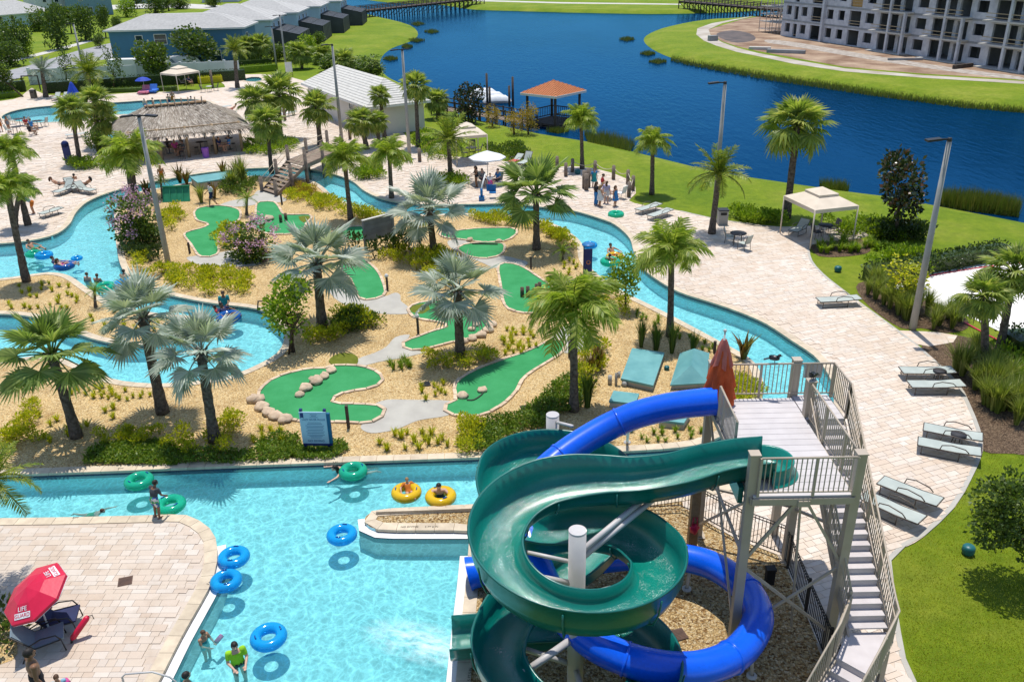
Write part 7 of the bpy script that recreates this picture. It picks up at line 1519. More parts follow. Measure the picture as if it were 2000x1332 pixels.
# red court line
def strip(px, w, m, label):
    P = [G(*p) + Vector((0, 0, .006)) for p in px]; b = MB()
    for i in range(len(P) - 1): b.beam(P[i], P[i+1], w, .03)
    tag(b.obj('court_line', m), label, 'court line', 'red boundary tapes')
strip([(1740,556), (1830,536), (1905,524), (2060,505)], .09, mat('red_tape', (.55, .05, .07)), 'red boundary tape along the back of the sand court'); strip([(1884,630), (1925,652), (2040,710)], .09, M_REDV, 'red boundary tape at the near corner of the sand court')

# ---------------------------------------------------------------- swim rings
def m_vinyl(name, c, tr=.35):
    k = NT(name); t = k.n('BsdfTransparent', {0: (*[min(1, x * 1.3 + .12) for x in c], 1)}).outputs[0]; p = k.bsdf(c, .12, .5); return k.end(k.n('MixShader', {0: tr, 1: p, 2: t}).outputs[0])
V_BLUE = m_vinyl('blue_ring_vinyl', (.01, .38, .74), .38); V_GREEN = m_vinyl('green_ring_vinyl', (.02, .50, .32), .42); V_YEL = m_vinyl('yellow_ring_vinyl', (.72, .46, .01), .14); V_DKB = m_vinyl('dark_blue_vinyl', (.005, .09, .35), .1)
def ring(px, py, w, m, label, z=-.06, tilt=(0, 0)):
    p = G(px, py, z + .05); R = w / pxsize(p) / 2; r = R * .31; e = tag(empty('swim_ring', p - Vector((0, 0, .05)) + Vector((0, 0, r * .6))), label, 'swim ring', 'inflatable swim rings'); e.rotation_euler = (tilt[0], tilt[1], random.random() * 3)
    MB().tube([((R - r) * cos(a), (R - r) * sin(a), 0) for a in [2 * pi * k / 32 for k in range(32)]], r, 14, closed=True).obj('tube', m, e)
    for k in (0, 1): a = k * pi + .8; MB().tube([((R - r) * cos(a + d) * 1.0, (R - r) * sin(a + d), r * (.98 + .12 * (abs(d) < .15))) for d in (-.22, -.1, 0, .1, .22)], .02, 5).obj('handle', V_DKB, e)
    return e
for a in [(668,1046,60,V_BLUE,'blue swim ring alone left of the planter nose'), (457,1090,62,V_BLUE,'blue swim ring at the terrace corner, upper of two'), (442,1136,62,V_BLUE,'blue swim ring at the terrace edge, lower of two'), (525,1246,72,V_BLUE,'large blue swim ring beside the swimmer in lime'), (272,941,56,V_GREEN,'green swim ring by the channel wall at the left'), (333,988,60,V_GREEN,'green swim ring held by the boy on the terrace'), (690,922,56,V_GREEN,'green swim ring pulled by the swimmer at the channel wall'), (794,964,60,V_YEL,'yellow swim ring with a child in orange sitting in it'), (861,972,62,V_YEL,'yellow swim ring at the planter with a swimmer leaning out'),
          (1152,480,30,V_BLUE,'blue swim ring floating by the navy totem sign'), (1192,513,40,V_GREEN,'green swim ring in the right river bend'), (1201,503,36,V_YEL,'yellow swim ring in the right river bend'), (66,497,32,V_GREEN,'green swim ring at the left edge of the river'), (86,500,34,V_BLUE,'blue swim ring beside the left edge green one'), (126,521,40,V_DKB,'dark blue swim ring with two bathers on the left'), (150,505,22,V_BLUE,'small blue float in the left river mouth'), (205,562,40,V_GREEN,'green swim ring with bathers near the island tip'), (245,556,42,V_BLUE,'blue swim ring under the bather at the golf bank'), (447,622,50,V_DKB,'dark blue ring carrying the group at the river bend')]: ring(*a)
ring(1203, 420, 32, V_GREEN, 'green swim ring lying on the deck before the two girls', .0)
# ---------------------------------------------------------------- people and birds
def skins(name, c): return mat(name, c, tuple(x * .85 for x in c), 3, .5, .4)
SK = {'fair': skins('fair_skin', (.56, .34, .25)), 'tan': skins('tanned_skin', (.42, .22, .13)), 'brown': skins('brown_skin', (.22, .11, .06)), 'dark': skins('dark_skin', (.10, .05, .03))}
CL = {k: mat(k + '_cloth', v, tuple(x * .8 for x in v), 5, .85) for k, v in {'white': (.70, .70, .70), 'black': (.02, .02, .025), 'navy': (.02, .03, .10), 'blue': (.03, .20, .50), 'teal': (.02, .30, .32), 'red': (.45, .03, .04), 'pink': (.60, .08, .28), 'lime': (.30, .62, .02), 'orange': (.55, .16, .02), 'grey': (.25, .26, .27), 'green': (.05, .25, .10), 'charcoal': (.05, .06, .07), 'lilac': (.5, .45, .6), 'paleblue': (.25, .45, .6)}.items()}
def m_board(): 
    k = NT('patterned_shorts'); v = k.n('TexVoronoi', {'Vector': k.ocoord(), 'Scale': 11}); s = k.n('SeparateColor', {0: v.outputs['Color']}).outputs[0]; return k.end(k.bsdf(k.ramp(s, [(0, (.04, .30, .08)), (.4, (.6, .6, .55)), (.7, (.05, .12, .35))], 'CONSTANT'), .8))
CL['board'] = m_board()
HAIR = {'dark': mat('dark_hair', (.02, .015, .012), (.01, .008, .007), 12, .6), 'brown': mat('brown_hair', (.10, .05, .025), (.06, .03, .015), 12, .6), 'fair': mat('fair_hair', (.36, .22, .10), (.24, .14, .06), 12, .6)}
STAND = dict(pelvis=(0, 0, .95), chest=(0, .0, 1.26), neck=(0, .0, 1.46), head=(0, -.02, 1.61), shL=(.18, 0, 1.41), elL=(.24, .03, 1.13), wrL=(.25, -.06, .88), shR=(-.18, 0, 1.41), elR=(-.24, .03, 1.13), wrR=(-.25, -.06, .88), hiL=(.09, 0, .92), knL=(.10, -.03, .50), anL=(.11, .02, .08), hiR=(-.09, 0, .92), knR=(-.10, -.03, .50), anR=(-.11, .02, .08))
def pose(**k): d = dict(STAND); d.update(k); return {a: Vector(b) for a, b in d.items()}
POSES = {
 'stand': pose(),
 'walk': pose(knL=(.1, -.16, .52), anL=(.1, -.22, .08), knR=(-.1, .05, .5), anR=(-.1, .28, .12), elL=(.24, .12, 1.15), wrL=(.24, .08, .92), elR=(-.24, -.06, 1.14), wrR=(-.22, -.24, .98)),
 'hold': pose(elL=(.23, -.08, 1.15), wrL=(.14, -.30, 1.08), elR=(-.23, -.08, 1.15), wrR=(-.14, -.30, 1.08), head=(0, -.06, 1.60)),
 'reach': pose(chest=(.02, -.08, 1.24), neck=(.03, -.15, 1.43), head=(.03, -.22, 1.56), shL=(.21, -.12, 1.38), elL=(.36, -.2, 1.15), wrL=(.45, -.28, .92), shR=(-.15, -.12, 1.38), elR=(-.22, -.18, 1.1), wrR=(-.18, -.34, .95)),
 'bend': pose(pelvis=(0, .08, .9), chest=(0, -.18, 1.12), neck=(0, -.36, 1.2), head=(0, -.5, 1.22), shL=(.18, -.3, 1.18), elL=(.22, -.38, .92), wrL=(.2, -.5, .7), shR=(-.18, -.3, 1.18), elR=(-.22, -.38, .92), wrR=(-.2, -.5, .7), hiL=(.09, .06, .88), hiR=(-.09, .06, .88)),
 'sit': pose(pelvis=(0, .1, .52), chest=(0, .16, .84), neck=(0, .16, 1.04), head=(0, .12, 1.19), shL=(.18, .16, .99), elL=(.25, .08, .73), wrL=(.2, -.18, .68), shR=(-.18, .16, .99), elR=(-.25, .08, .73), wrR=(-.2, -.18, .68), hiL=(.1, .08, .5), knL=(.13, -.34, .5), anL=(.12, -.38, .08), hiR=(-.1, .08, .5), knR=(-.13, -.34, .5), anR=(-.12, -.38, .08)),
 'recline': pose(pelvis=(0, .1, .50), chest=(0, .36, .70), neck=(0, .50, .84), head=(0, .56, .98), shL=(.18, .48, .80), elL=(.28, .3, .6), wrL=(.2, .06, .58), shR=(-.18, .48, .80), elR=(-.28, .3, .6), wrR=(-.2, .06, .58), hiL=(.1, .08, .48), knL=(.12, -.34, .62), anL=(.12, -.76, .48), hiR=(-.1, .08, .48), knR=(-.13, -.36, .52), anR=(-.13, -.8, .48)),
 'tube': pose(pelvis=(0, .08, .02), chest=(0, .30, .26), neck=(0, .40, .42), head=(0, .40, .56), shL=(.18, .38, .38), elL=(.36, .22, .26), wrL=(.38, -.02, .22), shR=(-.18, .38, .38), elR=(-.36, .22, .26), wrR=(-.38, -.02, .22), hiL=(.1, .06, .02), knL=(.13, -.34, .24), anL=(.14, -.68, .10), hiR=(-.1, .06, .02), knR=(-.13, -.34, .22), anR=(-.14, -.66, .06)),
 'lean': pose(chest=(0, -.10, 1.22), neck=(0, -.18, 1.40), head=(0, -.24, 1.54), shL=(.19, -.16, 1.34), elL=(.36, -.36, 1.22), wrL=(.1, -.52, 1.2), shR=(-.19, -.16, 1.34), elR=(-.36, -.36, 1.22), wrR=(-.1, -.5, 1.2), hiL=(.09, .02, .92), knL=(.1, .1, .5), anL=(.1, .3, .2), knR=(-.1, .1, .5), anR=(-.1, .3, .2)),
 'swim': pose(pelvis=(0, .4, -.12), chest=(0, .08, .0), neck=(0, -.12, .08), head=(0, -.24, .17), shL=(.18, -.06, .03), elL=(.38, -.2, .02), wrL=(.5, -.42, .0), shR=(-.18, -.06, .03), elR=(-.36, -.2, .02), wrR=(-.42, -.44, .0), hiL=(.09, .44, -.14), knL=(.14, .85, -.2), anL=(.16, 1.2, -.16), hiR=(-.09, .44, -.14), knR=(-.14, .85, -.24), anR=(-.16, 1.2, -.22)),
}
def limb(mb, p, q, r0, r1):
    mb.tube([p, p.lerp(q, .35), q], [r0, (r0 * .6 + r1 * .4) * 1.06, r1], 10); mb.ball(p, r0, 10, 6); mb.ball(q, r1, 10, 6)
def trunk_loft(mb, P, grow=0, lo=0.0, hi=1.0):
    side = (P['shL'] - P['shR']).normalized(); sp = [P['pelvis'] - (P['chest'] - P['pelvis']) * .22, P['pelvis'], P['pelvis'].lerp(P['chest'], .45), P['chest'], P['chest'].lerp(P['neck'], .55), P['neck']]
    rad = [(.13, .095), (.165, .115), (.14, .10), (.165, .115), (.17, .095), (.06, .055)]; n = 14; vs = []; K = len(sp); i0, i1 = int(lo * (K - 1) + .01), int(hi * (K - 1) + .01)
    for i in range(i0, i1 + 1):
        t = (sp[min(i+1, K-1)] - sp[max(i-1, 0)]).normalized(); f = side.cross(t).normalized()
        for k in range(n): a = 2 * pi * k / n; vs.append(sp[i] + side * cos(a) * (rad[i][0] + grow) + f * sin(a) * (rad[i][1] + grow))
    m = i1 - i0 + 1; mb.add(vs, [(j*n + k, j*n + (k+1) % n, (j+1)*n + (k+1) % n, (j+1)*n + k) for j in range(m - 1) for k in range(n)] + [tuple(range(n))[::-1], tuple((m-1)*n + k for k in range(n))], 0, True)
def fuse(mb, name, vox, m):
    me = mb.mesh('tmp', m); o = bpy.data.objects.new('tmp', me); COL.objects.link(o); r = o.modifiers.new('r', 'REMESH'); r.mode = 'VOXEL'; r.voxel_size = vox; r.use_smooth_shade = True; s = o.modifiers.new('s', 'SMOOTH'); s.factor = .5; s.iterations = 2
    dg = bpy.context.evaluated_depsgraph_get(); out = bpy.data.meshes.new_from_object(o.evaluated_get(dg)); out.name = name; bpy.data.objects.remove(o); out.materials.clear(); out.materials.append(m); return out
def build_pose(P):
    b = MB(); trunk_loft(b, P); limb(b, P['neck'] - (P['head'] - P['neck']) * .3, P['head'], .055, .05); h = P['head'] + Vector((0, 0, .03)); fw = Vector((0, -1, 0))
    b.ball(h, (.075, .095, .115), 12, 9); b.ball(h + Vector((0, -.05, -.07)), (.05, .05, .05), 8, 6); b.ball(h + Vector((0, -.1, -.015)), (.014, .024, .02), 6, 5)
    for s in (-1, 1): b.ball(h + Vector((s * .078, .005, -.01)), (.012, .02, .03), 6, 5)
    for s in 'LR':
        limb(b, P['chest'].lerp(P['sh'+s], .85), P['sh'+s], .075, .06); limb(b, P['sh'+s], P['el'+s], .056, .042); limb(b, P['el'+s], P['wr'+s], .042, .028); limb(b, P['hi'+s], P['kn'+s], .088, .06); limb(b, P['kn'+s], P['an'+s], .058, .038)
        w = P['wr'+s]; d = (w - P['el'+s]).normalized(); sg = 1 if s == 'L' else -1; x, y, z = frame(d); sd = y if abs(y.y) > .3 or abs(d.z) < .5 else z; pm = w + d * .05; b.tube([w, pm, w + d * .09], [.026, .036, .034], 8); nn_ = d.cross(sd).normalized()
        for k, (off, ln) in enumerate(((-.028, .07), (-.009, .08), (.010, .075), (.028, .058))): p0 = w + d * .085 + sd * off; p1 = p0 + d * ln * .55 + nn_ * .008; b.tube([p0 - d * .02, p1, p1 + d * ln * .4 + nn_ * .022], [.0115, .0105, .009], 6)
        t0 = w + d * .03 - sd * .03; b.tube([t0, t0 - sd * .03 + d * .03, t0 - sd * .035 + d * .06], [.013, .012, .01], 6)
        a = P['an'+s]; k_ = a - P['kn'+s]; tf = Vector((0, -1, 0)) if k_.z < -.2 else Vector((0, -.35, .9)).normalized(); tf = tf if k_.y < .2 else Vector((0, .9, -.3)); b.tube([a - tf * .06 - Vector((0, 0, .035)), a + tf * .06 - Vector((0, 0, .035)), a + tf * .16 - Vector((0, 0, .05))], [.036, .04, .026], 8); b.ball(a - tf * .04 - Vector((0, 0, .03)), .04, 8, 5)
    out = {'body': fuse(b, 'person_body', .0125, SK['tan'])}
    c = MB(); trunk_loft(c, P, .018, .0, .4)
    for s in 'LR': q = P['hi'+s].lerp(P['kn'+s], .62); limb(c, P['hi'+s], q, .105, .095)
    out['shorts'] = fuse(c, 'shorts', .018, CL['navy'])
    c = MB(); trunk_loft(c, P, .016, .0, .4)
    for s in 'LR': limb(c, P['hi'+s], P['hi'+s].lerp(P['kn'+s], .12), .1, .095)
    out['trunks'] = fuse(c, 'briefs', .018, CL['navy'])
    c = MB(); trunk_loft(c, P, .016, .2, .8)
    for s in 'LR': limb(c, P['chest'].lerp(P['sh'+s], .85), P['sh'+s], .085, .072); limb(c, P['sh'+s], P['sh'+s].lerp(P['el'+s], .6), .07, .06)
    out['shirt'] = fuse(c, 'shirt', .018, CL['white'])
    c = MB(); trunk_loft(c, P, .014, .0, .6)
    for s in 'LR': limb(c, P['hi'+s], P['hi'+s].lerp(P['kn'+s], .08), .1, .095); c.tube([P['chest'] + (P['sh'+s] - P['chest']) * .55, P['chest'].lerp(P['sh'+s], .75) + Vector((0, 0, .05))], .025, 6)
    out['swimsuit'] = fuse(c, 'swimsuit', .018, CL['blue'])
    c = MB(); 
    for s in 'LR': limb(c, P['hi'+s], P['kn'+s], .11, .085); limb(c, P['kn'+s], P['an'+s].lerp(P['kn'+s], .1), .085, .075)
    trunk_loft(c, P, .016, .0, .4); out['trousers'] = fuse(c, 'trousers', .02, CL['blue'])
    c = MB(); ax = (P['chest'] - P['pelvis']).normalized(); lo = P['knL'].lerp(P['knR'], .5); n = 16; vs = []
    for (p, rx, ry) in ((P['chest'] + ax * .1, .19, .14), (P['pelvis'] + ax * .1, .18, .14), (P['pelvis'] - ax * .1, .22, .17), (lo + Vector((0, 0, .05)), .27, .22)):
        for k in range(n): a = 2 * pi * k / n; w_ = 1 + .06 * sin(5 * a); vs.append(p + Vector((cos(a) * rx * w_, sin(a) * ry * w_, 0)))
    c.add(vs, [(j*n + k, j*n + (k+1) % n, (j+1)*n + (k+1) % n, (j+1)*n + k) for j in range(3) for k in range(n)], 0, True); out['wrap'] = c.mesh('towel_wrap', CL['blue'])
    h = P['head'] + Vector((0, 0, .03))
    for nm, lng in (('short', 0), ('long', 1)):
        c = MB(); c.ball(h + Vector((0, .015, .025)), (.088, .105, .11), 12, 8); 
        if lng: c.tube([h + Vector((0, .06, .05)), h + Vector((0, .10, -.1)), h + Vector((0, .10, -.26))], [.075, .08, .045], 8)
        hr = fuse(c, 'hair', .014, HAIR['dark']); bm = bmesh.new(); bm.from_mesh(hr); dead = [v for v in bm.verts if v.co.y < h.y - .045 and v.co.z < h.z + .06 + .6 * (v.co.y - h.y + .045)]; bmesh.ops.delete(bm, geom=dead, context='VERTS'); bm.to_mesh(hr); bm.free(); out['hair_' + nm] = hr
    f = MB()
    for s in (-1, 1): f.ball(h + Vector((s * .03, -.083, .01)), .011, 6, 4)
    f.box(h + Vector((-.024, -.098, -.062)), h + Vector((.024, -.09, -.052))); out['face'] = f.mesh('face_features', HAIR['dark'])
    return out
PM = {}
def person(p, ps, yaw, h, skin, hair, wear, label, z=0, hl='short', group=None):
    if ps not in PM: PM[ps] = build_pose(POSES[ps])
    s = h / 1.73; loc = G(p[0], p[1], 0) if len(p) == 2 else Vector(p); loc = loc + Vector((0, 0, z)); m = PM[ps]
    o = link('person', m['body'], None, loc, (0, 0, yaw), (s * 1.15, s * 1.15, s)); o.material_slots[0].link = 'OBJECT'; o.material_slots[0].material = SK[skin]; tag(o, label, 'person', group)
    for w, c in wear:
        q = link(m[w].name.split('.')[0], m[w], o); q.material_slots[0].link = 'OBJECT'; q.material_slots[0].material = CL[c]
    q = link('hair', m['hair_' + hl], o); q.material_slots[0].link = 'OBJECT'; q.material_slots[0].material = HAIR[hair]; link('face_features', m['face'], o); return o
WZ = -.13
def wade(px, py, sub): g = G(px, py, WZ); return (g.x, g.y, WZ - sub)
person((309, 1011), 'reach', 2.6, 1.38, 'brown', 'dark', [('shirt', 'charcoal'), ('shorts', 'board')], 'boy in a dark shirt and patterned shorts at the terrace edge holding a green ring')
person((92, 1384), 'stand', 2.3, 1.92, 'brown', 'dark', [('shorts', 'black')], 'bare chested man in dark shorts at the bottom left corner')
kid = person((130, 1384), 'stand', .4, 1.12, 'tan', 'brown', [('shirt', 'paleblue'), ('trunks', 'lilac')], 'small child with pink arm floats beside the man at the bottom left')
for s in (-1, 1): b = MB().tube([(s * .2, .01, 1.36), (s * .24, .03, 1.16)], .12, 10); b.obj('arm_float', CL['pink'], kid)
person(wade(464, 1292, .92), 'hold', .5, 1.62, 'fair', 'dark', [('shirt', 'lime'), ('trunks', 'black')], 'woman in a lime shirt standing waist deep in the pool', hl='long')
k2 = person(wade(398, 1250, .85), 'hold', 1.2, 1.2, 'tan', 'brown', [('swimsuit', 'teal')], 'child in teal with a pink float by the pool ledge')
k2b = MB().tube([(.15, -.38, 1.12), (.45, -.38, 1.14)], .09, 8); k2b.obj('pink_float', CL['pink'], k2)
person(wade(366, 1334, 1.25), 'stand', 2.4, 1.6, 'tan', 'dark', [('shirt', 'teal')], 'dark haired swimmer in teal at the bottom edge by the ledge')
person(wade(668, 922, 0), 'swim', -1.3, 1.55, 'fair', 'dark', [('swimsuit', 'white')], 'swimmer reaching out beside the green ring at the channel wall', z=.05, hl='long')
person(wade(190, 998, .12), 'swim', 1.5, 1.2, 'fair', 'brown', [('swimsuit', 'green')], 'child swimming under water near the terrace at left')
person(wade(800, 968, 0), 'tube', .3, 1.1, 'fair', 'fair', [('shirt', 'orange')], 'child in an orange life vest sitting in the yellow ring', z=.1)
person(wade(858, 966, .95), 'lean', .1, 1.62, 'fair', 'dark', [('swimsuit', 'black')], 'swimmer in a yellow ring leaning on the planter edge')
for a in [((1196,515), 'tube', 2.6, 1.5, 'tan', 'dark', [('swimsuit', 'red')], 'rider in the green ring at the right river bend', 'short'), ((1201,503), 'tube', .6, 1.6, 'tan', 'dark', [('shorts', 'orange')], 'rider in the yellow ring at the right river bend', 'short'), ((70,492), 'tube', 1.2, 1.6, 'tan', 'dark', [('shorts', 'green')], 'bather in the green ring at the left river mouth', 'short'), ((122,523), 'tube', 1.8, 1.6, 'fair', 'dark', [('shirt', 'navy')], 'bather in navy on the dark ring at the left', 'short'), ((131,525), 'tube', 2.1, 1.5, 'fair', 'brown', [('swimsuit', 'pink')], 'bather in pink on the dark ring at the left', 'long'), ((447,622), 'tube', 1.0, 1.65, 'brown', 'dark', [('shirt', 'navy')], 'rider on the dark blue ring at the river bend', 'short'), ((436,617), 'tube', 2.0, 1.3, 'brown', 'dark', [('shirt', 'red')], 'child in red on the dark blue ring at the river bend', 'short')]: person(wade(*a[0], 0), *a[1:8], z=.12, hl=a[8], group='ring riders on the river')
for a in [((48,515), .8, 'stand', 2.0, 1.6, 'brown', 'dark', [('shirt', 'black')], 'wading bather in black at the left edge of the river', 'short'), ((172,549), 1.0, 'stand', 2.8, 1.5, 'fair', 'brown', [('swimsuit', 'grey')], 'wading bather near the island tip, left of the pair', 'short'), ((192,555), .9, 'hold', 3.0, 1.5, 'tan', 'brown', [('swimsuit', 'green')], 'wading bather holding the green ring near the island tip', 'short'), ((241,552), .85, 'lean', 3.0, 1.6, 'tan', 'dark', [('shorts', 'navy')], 'bather leaning over the blue ring at the golf bank', 'short'), ((441,607), .55, 'hold', .3, 1.65, 'brown', 'dark', [('shirt', 'teal')], 'wading bather pushing the dark ring at the river bend', 'short'), ((389,627), 1.1, 'stand', 1.0, 1.5, 'tan', 'brown', [('swimsuit', 'blue')], 'bather whose head shows behind the front silver palms', 'short'), ((283,205), .9, 'stand', 1, 1.6, 'fair', 'dark', [('shorts', 'blue')], 'bather in the upper pool left of the thatch', 'short'), ((299,203), .9, 'stand', 2, 1.6, 'tan', 'brown', [('swimsuit', 'red')], 'bather in red in the upper pool', 'short'), ((330,199), .8, 'stand', 0, 1.7, 'tan', 'dark', [('shorts', 'navy')], 'bather in the upper pool behind the ridge sticks, left', 'short'), ((338,197), .5, 'stand', .5, 1.7, 'tan', 'brown', [('shorts', 'orange')], 'tall bather in the upper pool behind the ridge sticks', 'short'), ((374,200), .9, 'stand', 2.2, 1.6, 'fair', 'dark', [('swimsuit', 'teal')], 'bather in teal in the upper pool, right end', 'short')]: person(wade(*a[0], a[1]), *a[2:8], a[8], hl=a[9], group='bathers standing in the water')
for a in [((1164,401), 'stand', 2.0, 1.68, 'fair', 'brown', [('shirt', 'black'), ('trousers', 'blue')], 'woman in a black top and blue wrap on the rope deck', 'long'), ((1201,404), 'stand', .9, 1.5, 'tan', 'brown', [('swimsuit', 'navy'), ('wrap', 'blue')], 'girl wrapped in a blue towel beside the green ring', 'long'), ((1160,366), 'stand', .4, 1.45, 'fair', 'brown', [('wrap', 'teal'), ('shirt', 'blue')], 'child wrapped in a bright blue towel by the piling cluster', 'short'), ((1176,382), 'hold', 1.5, 1.6, 'tan', 'dark', [('shirt', 'red'), ('shorts', 'white')], 'person standing behind the woman in black on the rope deck', 'short'), ((1184,398), 'stand', 2.6, 1.62, 'fair', 'brown', [('shirt', 'lilac'), ('shorts', 'white')], 'person in lilac and white standing by the white chairs on the rope deck', 'long'), ((1171,404), 'hold', 1.8, 1.55, 'tan', 'fair', [('swimsuit', 'paleblue'), ('wrap', 'white')], 'woman with a white towel beside the woman in black on the rope deck', 'long'), ((931,366), 'hold', -1.2, 1.65, 'brown', 'dark', [('swimsuit', 'black')], 'woman in black standing left of the umbrella group', 'long'), ((958,372), 'stand', .3, 1.3, 'fair', 'brown', [('shirt', 'white'), ('shorts', 'pink')], 'child in white and pink standing by the pool lift', 'short'), ((416,403), 'walk', -1.0, 1.75, 'tan', 'dark', [('shirt', 'white'), ('shorts', 'navy')], 'man in a white shirt walking past the green pump lid', 'short'), ((66,418), 'bend', -1.3, 1.65, 'tan', 'brown', [('shirt', 'paleblue'), ('shorts', 'orange')], 'person bending over a lounger on the left deck', 'short'), ((19,259), 'stand', 1.4, 1.65, 'tan', 'brown', [('swimsuit', 'grey')], 'woman standing left of the tables by the left pool edge', 'long'), ((3,258), 'stand', 1.0, 1.7, 'tan', 'dark', [('shorts', 'orange')], 'person cut by the left edge near the pool tables', 'short'), ((319,362), 'stand', .8, 1.6, 'tan', 'fair', [('swimsuit', 'orange')], 'person among the bronze plants beside the lamp post', 'long')]: person(*a[:8], hl=a[8], group='people standing on the deck')
for a in [((944,362), 'sit', .5, 1.65, 'fair', 'brown', [('shirt', 'grey'), ('shorts', 'navy')], 'seated person in grey under the white umbrella', 0, 'short'), ((970,364), 'sit', -.9, 1.75, 'fair', 'brown', [('shirt', 'blue'), ('shorts', 'black')], 'seated person in blue under the white umbrella', 0, 'short'), ((1189,388), 'recline', .6, 1.65, 'fair', 'fair', [('shirt', 'lilac'), ('trunks', 'white')], 'person in lilac reclining in the white chair on the rope deck', 0, 'long'), ((122,371), 'recline', 1.9, 1.7, 'tan', 'brown', [('trunks', 'black')], 'sunbather on the left lounger of the three', 0, 'long'), ((141,364), 'recline', -2.2, 1.7, 'tan', 'dark', [('swimsuit', 'red')], 'sunbather in red on the back lounger of the three', 0, 'short'), ((168,371), 'recline', -1.9, 1.7, 'tan', 'dark', [('trunks', 'black')], 'sunbather on the right lounger of the three', 0, 'long'), ((55,252), 'sit', 1.2, 1.65, 'tan', 'dark', [('shirt', 'red')], 'seated bather in red at the left pool edge tables', 0, 'short'), ((66,256), 'sit', 2.8, 1.7, 'tan', 'brown', [('shirt', 'blue')], 'seated bather in blue facing the left deck tables', 0, 'short'), ((63,266), 'sit', 2.6, 1.7, 'brown', 'dark', [('shirt', 'black')], 'seated bather in black at the front left deck table', 0, 'short'), ((335,305), 'sit', 2.0, 1.7, 'brown', 'dark', [('shirt', 'black')], 'drinker in black under the left of the thatch', .3, 'short'), ((346,308), 'sit', .5, 1.7, 'tan', 'brown', [('shirt', 'pink')], 'drinker in pink under the left of the thatch', .3, 'long'), ((358,310), 'sit', -1, 1.7, 'brown', 'dark', [('shirt', 'charcoal')], 'drinker in charcoal by the middle post', .3, 'short'), ((434,302), 'sit', 1.3, 1.7, 'tan', 'dark', [('shirt', 'navy')], 'drinker in navy under the right of the thatch', .3, 'short'), ((447,300), 'sit', -1, 1.7, 'tan', 'dark', [('shirt', 'blue')], 'drinker in blue under the right of the thatch', .3, 'short'), ((452,222), 'recline', -1.5, 1.7, 'tan', 'dark', [('trunks', 'red')], 'sunbather behind the thatched roof', 0, 'short'), ((372,168), 'sit', 1, 1.7, 'tan', 'dark', [('shirt', 'navy')], 'seated person in navy under the far canopy', 0, 'short')]: person(*a[:8], z=a[8], hl=a[9], group='seated and reclining people')
chair((1189, 390), 1.0, 'white sling chair on the rope deck holding a reclining person', sling=M_WHITEC, fm=M_WFRAME); chair((1212, 388), 2.4, 'empty white sling chair on the rope deck', sling=M_WHITEC, fm=M_WFRAME); chair((944, 361), -1.1, 'chair under the white umbrella, left one'); chair((972, 363), 4.0, 'chair under the white umbrella, right one')
# crows
def crow(p, rz, label):
    e = tag(empty('crow', p, rz), label, 'bird', 'crows on the slide tower'); b = MB(); b.ball((0, 0, .15), (.07, .14, .075), 10, 7); b.ball((0, -.12, .25), (.042, .05, .045), 8, 6); b.tube([(0, -.07, .2), (0, -.12, .24)], [.05, .04], 8); b.tube([(0, -.15, .25), (0, -.22, .235)], [.018, .003], 6); b.beam((0, .1, .15), (0, .3, .07), .08, .02)
    for s in (-1, 1): b.ball((s * .06, .04, .16), (.02, .14, .06), 8, 5); b.tube([(s * .03, 0, .1), (s * .03, -.01, .0)], .008, 5)
    b.obj('body', mat('black_feather', (.012, .012, .016), (.007, .007, .01), 6, .35, .6), e)
crow(Vector((G(1504, 697, 6.06).x, 21.58, 6.08)), 1.2, 'black crow perched on the tower back railing'); crow(Vector((8.12, 20.45, 6.11)), -.9, 'black crow perched on the tower stair post')
# ---- lifeguard corner
lb = G(104, 1247); lc = Vp(68, 1158, lb.y + .1); lg = tag(empty('lifeguard_umbrella', lb), 'tilted red lifeguard umbrella with white lettering on the pool terrace', 'umbrella')
top = lc - lb; nrm = Vector((-.34, -.30, .9)).normalized(); ux = Vector((nrm.z, 0, -nrm.x)).normalized(); uy = nrm.cross(ux); C0 = top; Rr = .92
MB().tube([(0, 0, 0), top * .55, top], .024, 8).obj('pole', M_WFRAME, lg); apex = C0 + nrm * .32; b = MB(); E8 = [C0 + (ux * cos(a) + uy * sin(a)) * Rr for a in [k * pi / 4 + .3 for k in range(8)]]
for k in range(8):
    a, c = E8[k], E8[(k+1) % 8]; m1, m2 = apex.lerp(a, .5) + nrm * .06, apex.lerp(c, .5) + nrm * .06; b.add([apex, m1, m2, a, c, a - nrm * .09, c - nrm * .09], [(0, 1, 2), (1, 3, 4, 2), (3, 5, 6, 4)])
b.obj('canopy', M_REDV, lg); b = MB()
for k in range(8): b.tube([E8[k] - nrm * .09, E8[(k+1) % 8] - nrm * .09], .008, 4)
b.obj('hem', M_WHITEC, lg)
for k in range(8): MB().tube([apex - nrm * .03, E8[k] - nrm * .02], .009, 4).obj('rib', M_GALV, lg)
def panel_frame(k, t=.73):
    a, c = E8[k], E8[(k+1) % 8]; m1, m2 = apex.lerp(a, .5) + nrm * .06, apex.lerp(c, .5) + nrm * .06; p = (m1 + m2).lerp(a + c, (t - .5) * 2) / 2; x = (c - a).normalized(); y = ((m1 + m2) / 2 - (a + c) / 2).normalized(); z = x.cross(y); 
    if z.dot(nrm) < 0: x, z = -x, -z
    return Matrix(((x.x, y.x, z.x, p.x), (x.y, y.y, z.y, p.y), (x.z, y.z, z.z, p.z), (0, 0, 0, 1)))
best = sorted(range(8), key=lambda k: ((E8[k] + E8[(k+1) % 8]) / 2 - C0).dot(Vector((-.35, -.94, 0))))
